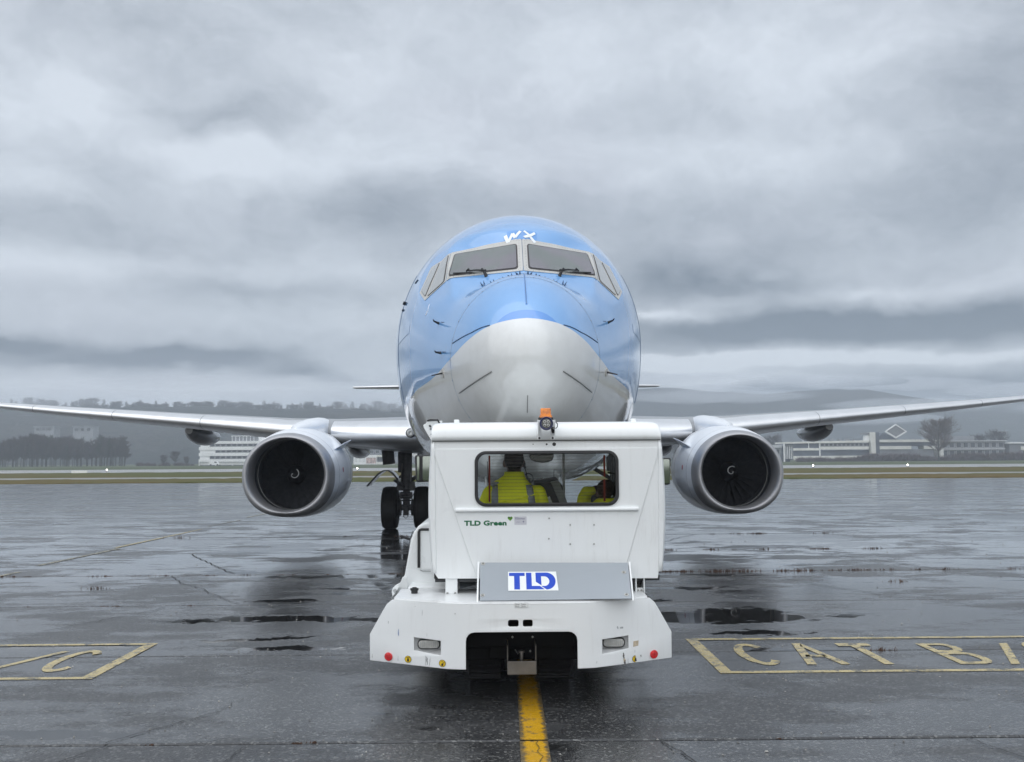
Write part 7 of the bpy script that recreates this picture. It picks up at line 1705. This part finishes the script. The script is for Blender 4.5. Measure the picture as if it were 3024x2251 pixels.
def driver():
    X, Y = .110, 8.72
    p = tag(empty('person', (X, Y, 1.18)), 'person in yellow hi-vis jacket with grey braces driving the tug, seen from behind', 'person')
    def body(m):
        # head
        ball(m, (X, Y - .005, 1.835), (.079, .098, .110)); ball(m, (X, Y + .035, 1.785), (.058, .065, .075)); ball(m, (X, Y + .098, 1.815), (.013, .02, .022))
        for s in (-1, 1): ball(m, (X + s * .085, Y + .002, 1.806), (.015, .022, .035))
        m.tube([(X, Y + .01, 1.60), (X, Y - .005, 1.70), (X, Y - .005, 1.78)], [.072, .060, .060], 16)
        # torso, pelvis, legs as one body
        m.loft([ell(X, Y + .0, z, a, b_) for z, a, b_ in ((1.12, .165, .12), (1.25, .155, .115), (1.42, .17, .12), (1.55, .18, .11), (1.62, .11, .08), (1.66, .06, .06))], True, True)
        for s in (-1, 1):
            limb(m, [(X + s * .09, Y + .02, 1.18), (X + s * .12, Y + .42, 1.22), (X + s * .12, Y + .50, .98)], [.085, .065, .045])
            limb(m, [(X + s * .19, Y, 1.56), (X + s * .25, Y + .14, 1.36), (X + s * .15, Y + .36, 1.46)], [.055, .045, .032])
            hand(m, (X + s * .15, Y + .37, 1.462), (-s * .25, 1, .15), -s)
            ball(m, (X + s * .12, Y + .56, .945), (.045, .12, .035))
    b_ = solid('body', body, .008, M['skin'], p)
    def hair(m):
        ball(m, (X, Y - .022, 1.852), (.087, .099, .108)); m.tube([(X, Y - .052, 1.80), (X, Y - .040, 1.755)], [.068, .046], 16)
    solid('hair', hair, .007, M['hair'], p)
    def jacket(m):
        rg_ = [(1.10, .215, .155), (1.25, .205, .150), (1.40, .215, .150), (1.50, .225, .145), (1.56, .222, .135), (1.605, .185, .120), (1.640, .135, .100), (1.675, .105, .088), (1.715, .088, .082), (1.738, .086, .082)]
        m.loft([ell(X, Y - .01 + (.0 if z < 1.6 else .0), z, a, q, p=2.4) for z, a, q in rg_], True, True)
        for s in (-1, 1):
            limb(m, [(X + s * .195, Y, 1.545), (X + s * (.262 if s < 0 else .245), Y + .06, 1.40), (X + s * .262, Y + .14, 1.30), (X + s * .17, Y + .34, 1.445)], [.082, .076, .066, .050])
        # fold of the collar standing out at the left, creases
        m.tube([(X - .075, Y - .05, 1.70), (X - .13, Y - .06, 1.665), (X - .175, Y - .05, 1.655)], [.018, .014, .006], 8)
        for q in range(5): m.tube([(X - .16 + .06 * q, Y - .152, 1.47 + .014 * q), (X - .06 + .06 * q, Y - .156, 1.50 + .012 * q)], [.004, .009], 6)
    j = solid('jacket', jacket, .009, M['hivis'], p, 2)
    def brace(x0, x1, w):
        rings = []
        def ysurf(x, z):
            tab = [(1.10, .215, .155), (1.25, .205, .150), (1.40, .215, .150), (1.50, .225, .145), (1.56, .222, .135), (1.605, .185, .120), (1.64, .135, .10)]
            for (z0, a0, q0), (z1, a1, q1) in zip(tab, tab[1:]):
                if z0 <= z <= z1: t = (z - z0) / (z1 - z0); a = a0 + (a1 - a0) * t; q = q0 + (q1 - q0) * t; return Y - .01 - q * max(.02, 1 - min(1, abs((x - X) / a)) ** 2.4) ** (1 / 2.4) - .004
            return Y - .15
        L_, Q_ = [], []
        for k in range(15):
            t = k / 14; z = 1.12 + t * (1.625 - 1.12); xc = x0 + (x1 - x0) * t
            L_.append([(xc - w / 2 + w * i / 4, ysurf(xc - w / 2 + w * i / 4, z), z) for i in range(5)])
        m = MB(); m.loft(L_, False, False); o = mesh_obj('reflective_tape', m.mesh('reflective_tape'), M['reflective'], j, smooth=60); sm = o.modifiers.new('t', 'SOLIDIFY'); sm.thickness = .008; sm.offset = 0
    brace(-.052, -.058, .054); brace(.315, .235, .056)
    m = MB(); m.tube([(X + .088, Y - .01, 1.80), (X + .098, Y - .05, 1.75), (X + .11, Y - .08, 1.70), (X + .125, Y - .10, 1.655), (X + .15, Y - .10, 1.65)], .0035, 6); m.tube([(X + .085, Y, 1.79), (X + .096, Y + .02, 1.77)], .012, 8); m.build('headset_lead', M['black'], p, smooth=60)
    m = MB(); ball(m, (X + .087, Y + .0, 1.80), (.014, .022, .026)); m.build('headset_earpiece', M['black'], p, smooth=60)
    def tr(m):
        m.loft([ell(X, Y, z, a, q) for z, a, q in ((1.10, .18, .14), (1.22, .17, .13))], True, True)
        for s in (-1, 1): limb(m, [(X + s * .09, Y + .02, 1.18), (X + s * .12, Y + .43, 1.22), (X + s * .12, Y + .52, 1.02)], [.095, .078, .058])
    solid('trousers', tr, .012, M['trousers'], p)
    for s in (-1, 1):
        m = MB(); ball(m, (X + s * .12, Y + .57, .955), (.052, .135, .042)); m.build('shoe', M['shoe'], p, smooth=60)
    for o in p.children: o.matrix_parent_inverse = Matrix.Translation((-X, -Y, -1.18))
driver()

def mate():
    X, Y = .865, 8.95
    p = tag(empty('person', (X, Y, 1.18)), 'person with brown hair in yellow hi-vis leaning forward low in the right cab corner', 'person')
    hx, hy, hz = .925, 8.92, 1.565
    def body(m):
        ball(m, (hx, hy, hz - .01), (.080, .098, .090)); ball(m, (hx + .02, hy + .06, hz - .05), (.055, .06, .06)); ball(m, (hx + .03, hy + .12, hz - .045), (.013, .018, .018))
        for s in (-1, 1): ball(m, (hx + s * .083, hy - .005, hz - .03), (.014, .02, .03))
        m.tube([(hx, hy - .02, hz - .04), (X + .03, Y - .1, 1.42)], [.055, .065], 14)
        m.loft([ell(X + o_, Y - .12 + o2, z, a, q) for z, a, q, o_, o2 in ((1.12, .16, .12, 0, .02), (1.25, .16, .12, 0, 0), (1.36, .17, .115, .01, .0), (1.43, .13, .09, .03, .0), (1.47, .07, .06, .04, 0))], True, True)
        for s in (-1, 1): limb(m, [(X + s * .09, Y - .08, 1.18), (X + s * .11, Y + .34, 1.22), (X + s * .11, Y + .42, .98)], [.085, .065, .045]); ball(m, (X + s * .11, Y + .48, .945), (.045, .12, .035))
        limb(m, [(X - .15, Y - .12, 1.40), (.745, 9.0, 1.535), (.84, 9.02, 1.572)], [.05, .042, .03]); hand(m, (.845, 9.02, 1.572), (1, .15, -.15), 1)
        limb(m, [(X + .17, Y - .12, 1.40), (X + .22, Y + .05, 1.25), (X + .1, Y + .25, 1.27)], [.05, .042, .03]); hand(m, (X + .1, Y + .26, 1.27), (-.3, 1, 0), -1)
    solid('body', body, .008, M['skin'], p)
    def hair(m): ball(m, (hx, hy - .014, hz + .012), (.087, .100, .088)); m.tube([(hx, hy - .06, hz - .02), (hx, hy - .05, hz - .06)], [.064, .05], 14)
    solid('hair', hair, .007, M['hair2'], p)
    def jacket(m):
        m.loft([ell(X + o_, Y - .12, z, a, q) for z, a, q, o_ in ((1.10, .20, .15, 0), (1.25, .20, .15, 0), (1.36, .205, .14, .01), (1.43, .16, .12, .03), (1.475, .10, .09, .045), (1.50, .078, .075, .05))], True, True)
        limb(m, [(X - .15, Y - .12, 1.40), (.735, 8.97, 1.50), (.762, 9.0, 1.548), (.805, 9.01, 1.560)], [.072, .060, .056, .042])
        limb(m, [(X + .17, Y - .12, 1.40), (X + .22, Y + .05, 1.25), (X + .12, Y + .2, 1.27)], [.078, .065, .05])
    solid('jacket', jacket, .009, M['hivis'], p, 2)
    m = MB(); ball(m, (hx + .035, hy - .09, hz - .045), (.018, .012, .014)); m.build('headset_earpiece', M['white_decal'], p, smooth=60)
    def tr(m):
        m.loft([ell(X, Y - .1, z, a, q) for z, a, q in ((1.10, .18, .14), (1.22, .17, .13))], True, True)
        for s in (-1, 1): limb(m, [(X + s * .09, Y - .08, 1.18), (X + s * .11, Y + .35, 1.22), (X + s * .11, Y + .44, 1.02)], [.095, .078, .058])
    solid('trousers', tr, .012, M['trousers'], p)
    for s in (-1, 1):
        m = MB(); ball(m, (X + s * .11, Y + .49, .955), (.052, .135, .042)); m.build('shoe', M['shoe'], p, smooth=60)
    for o in p.children: o.matrix_parent_inverse = Matrix.Translation((-X, -Y, -1.18))
mate()
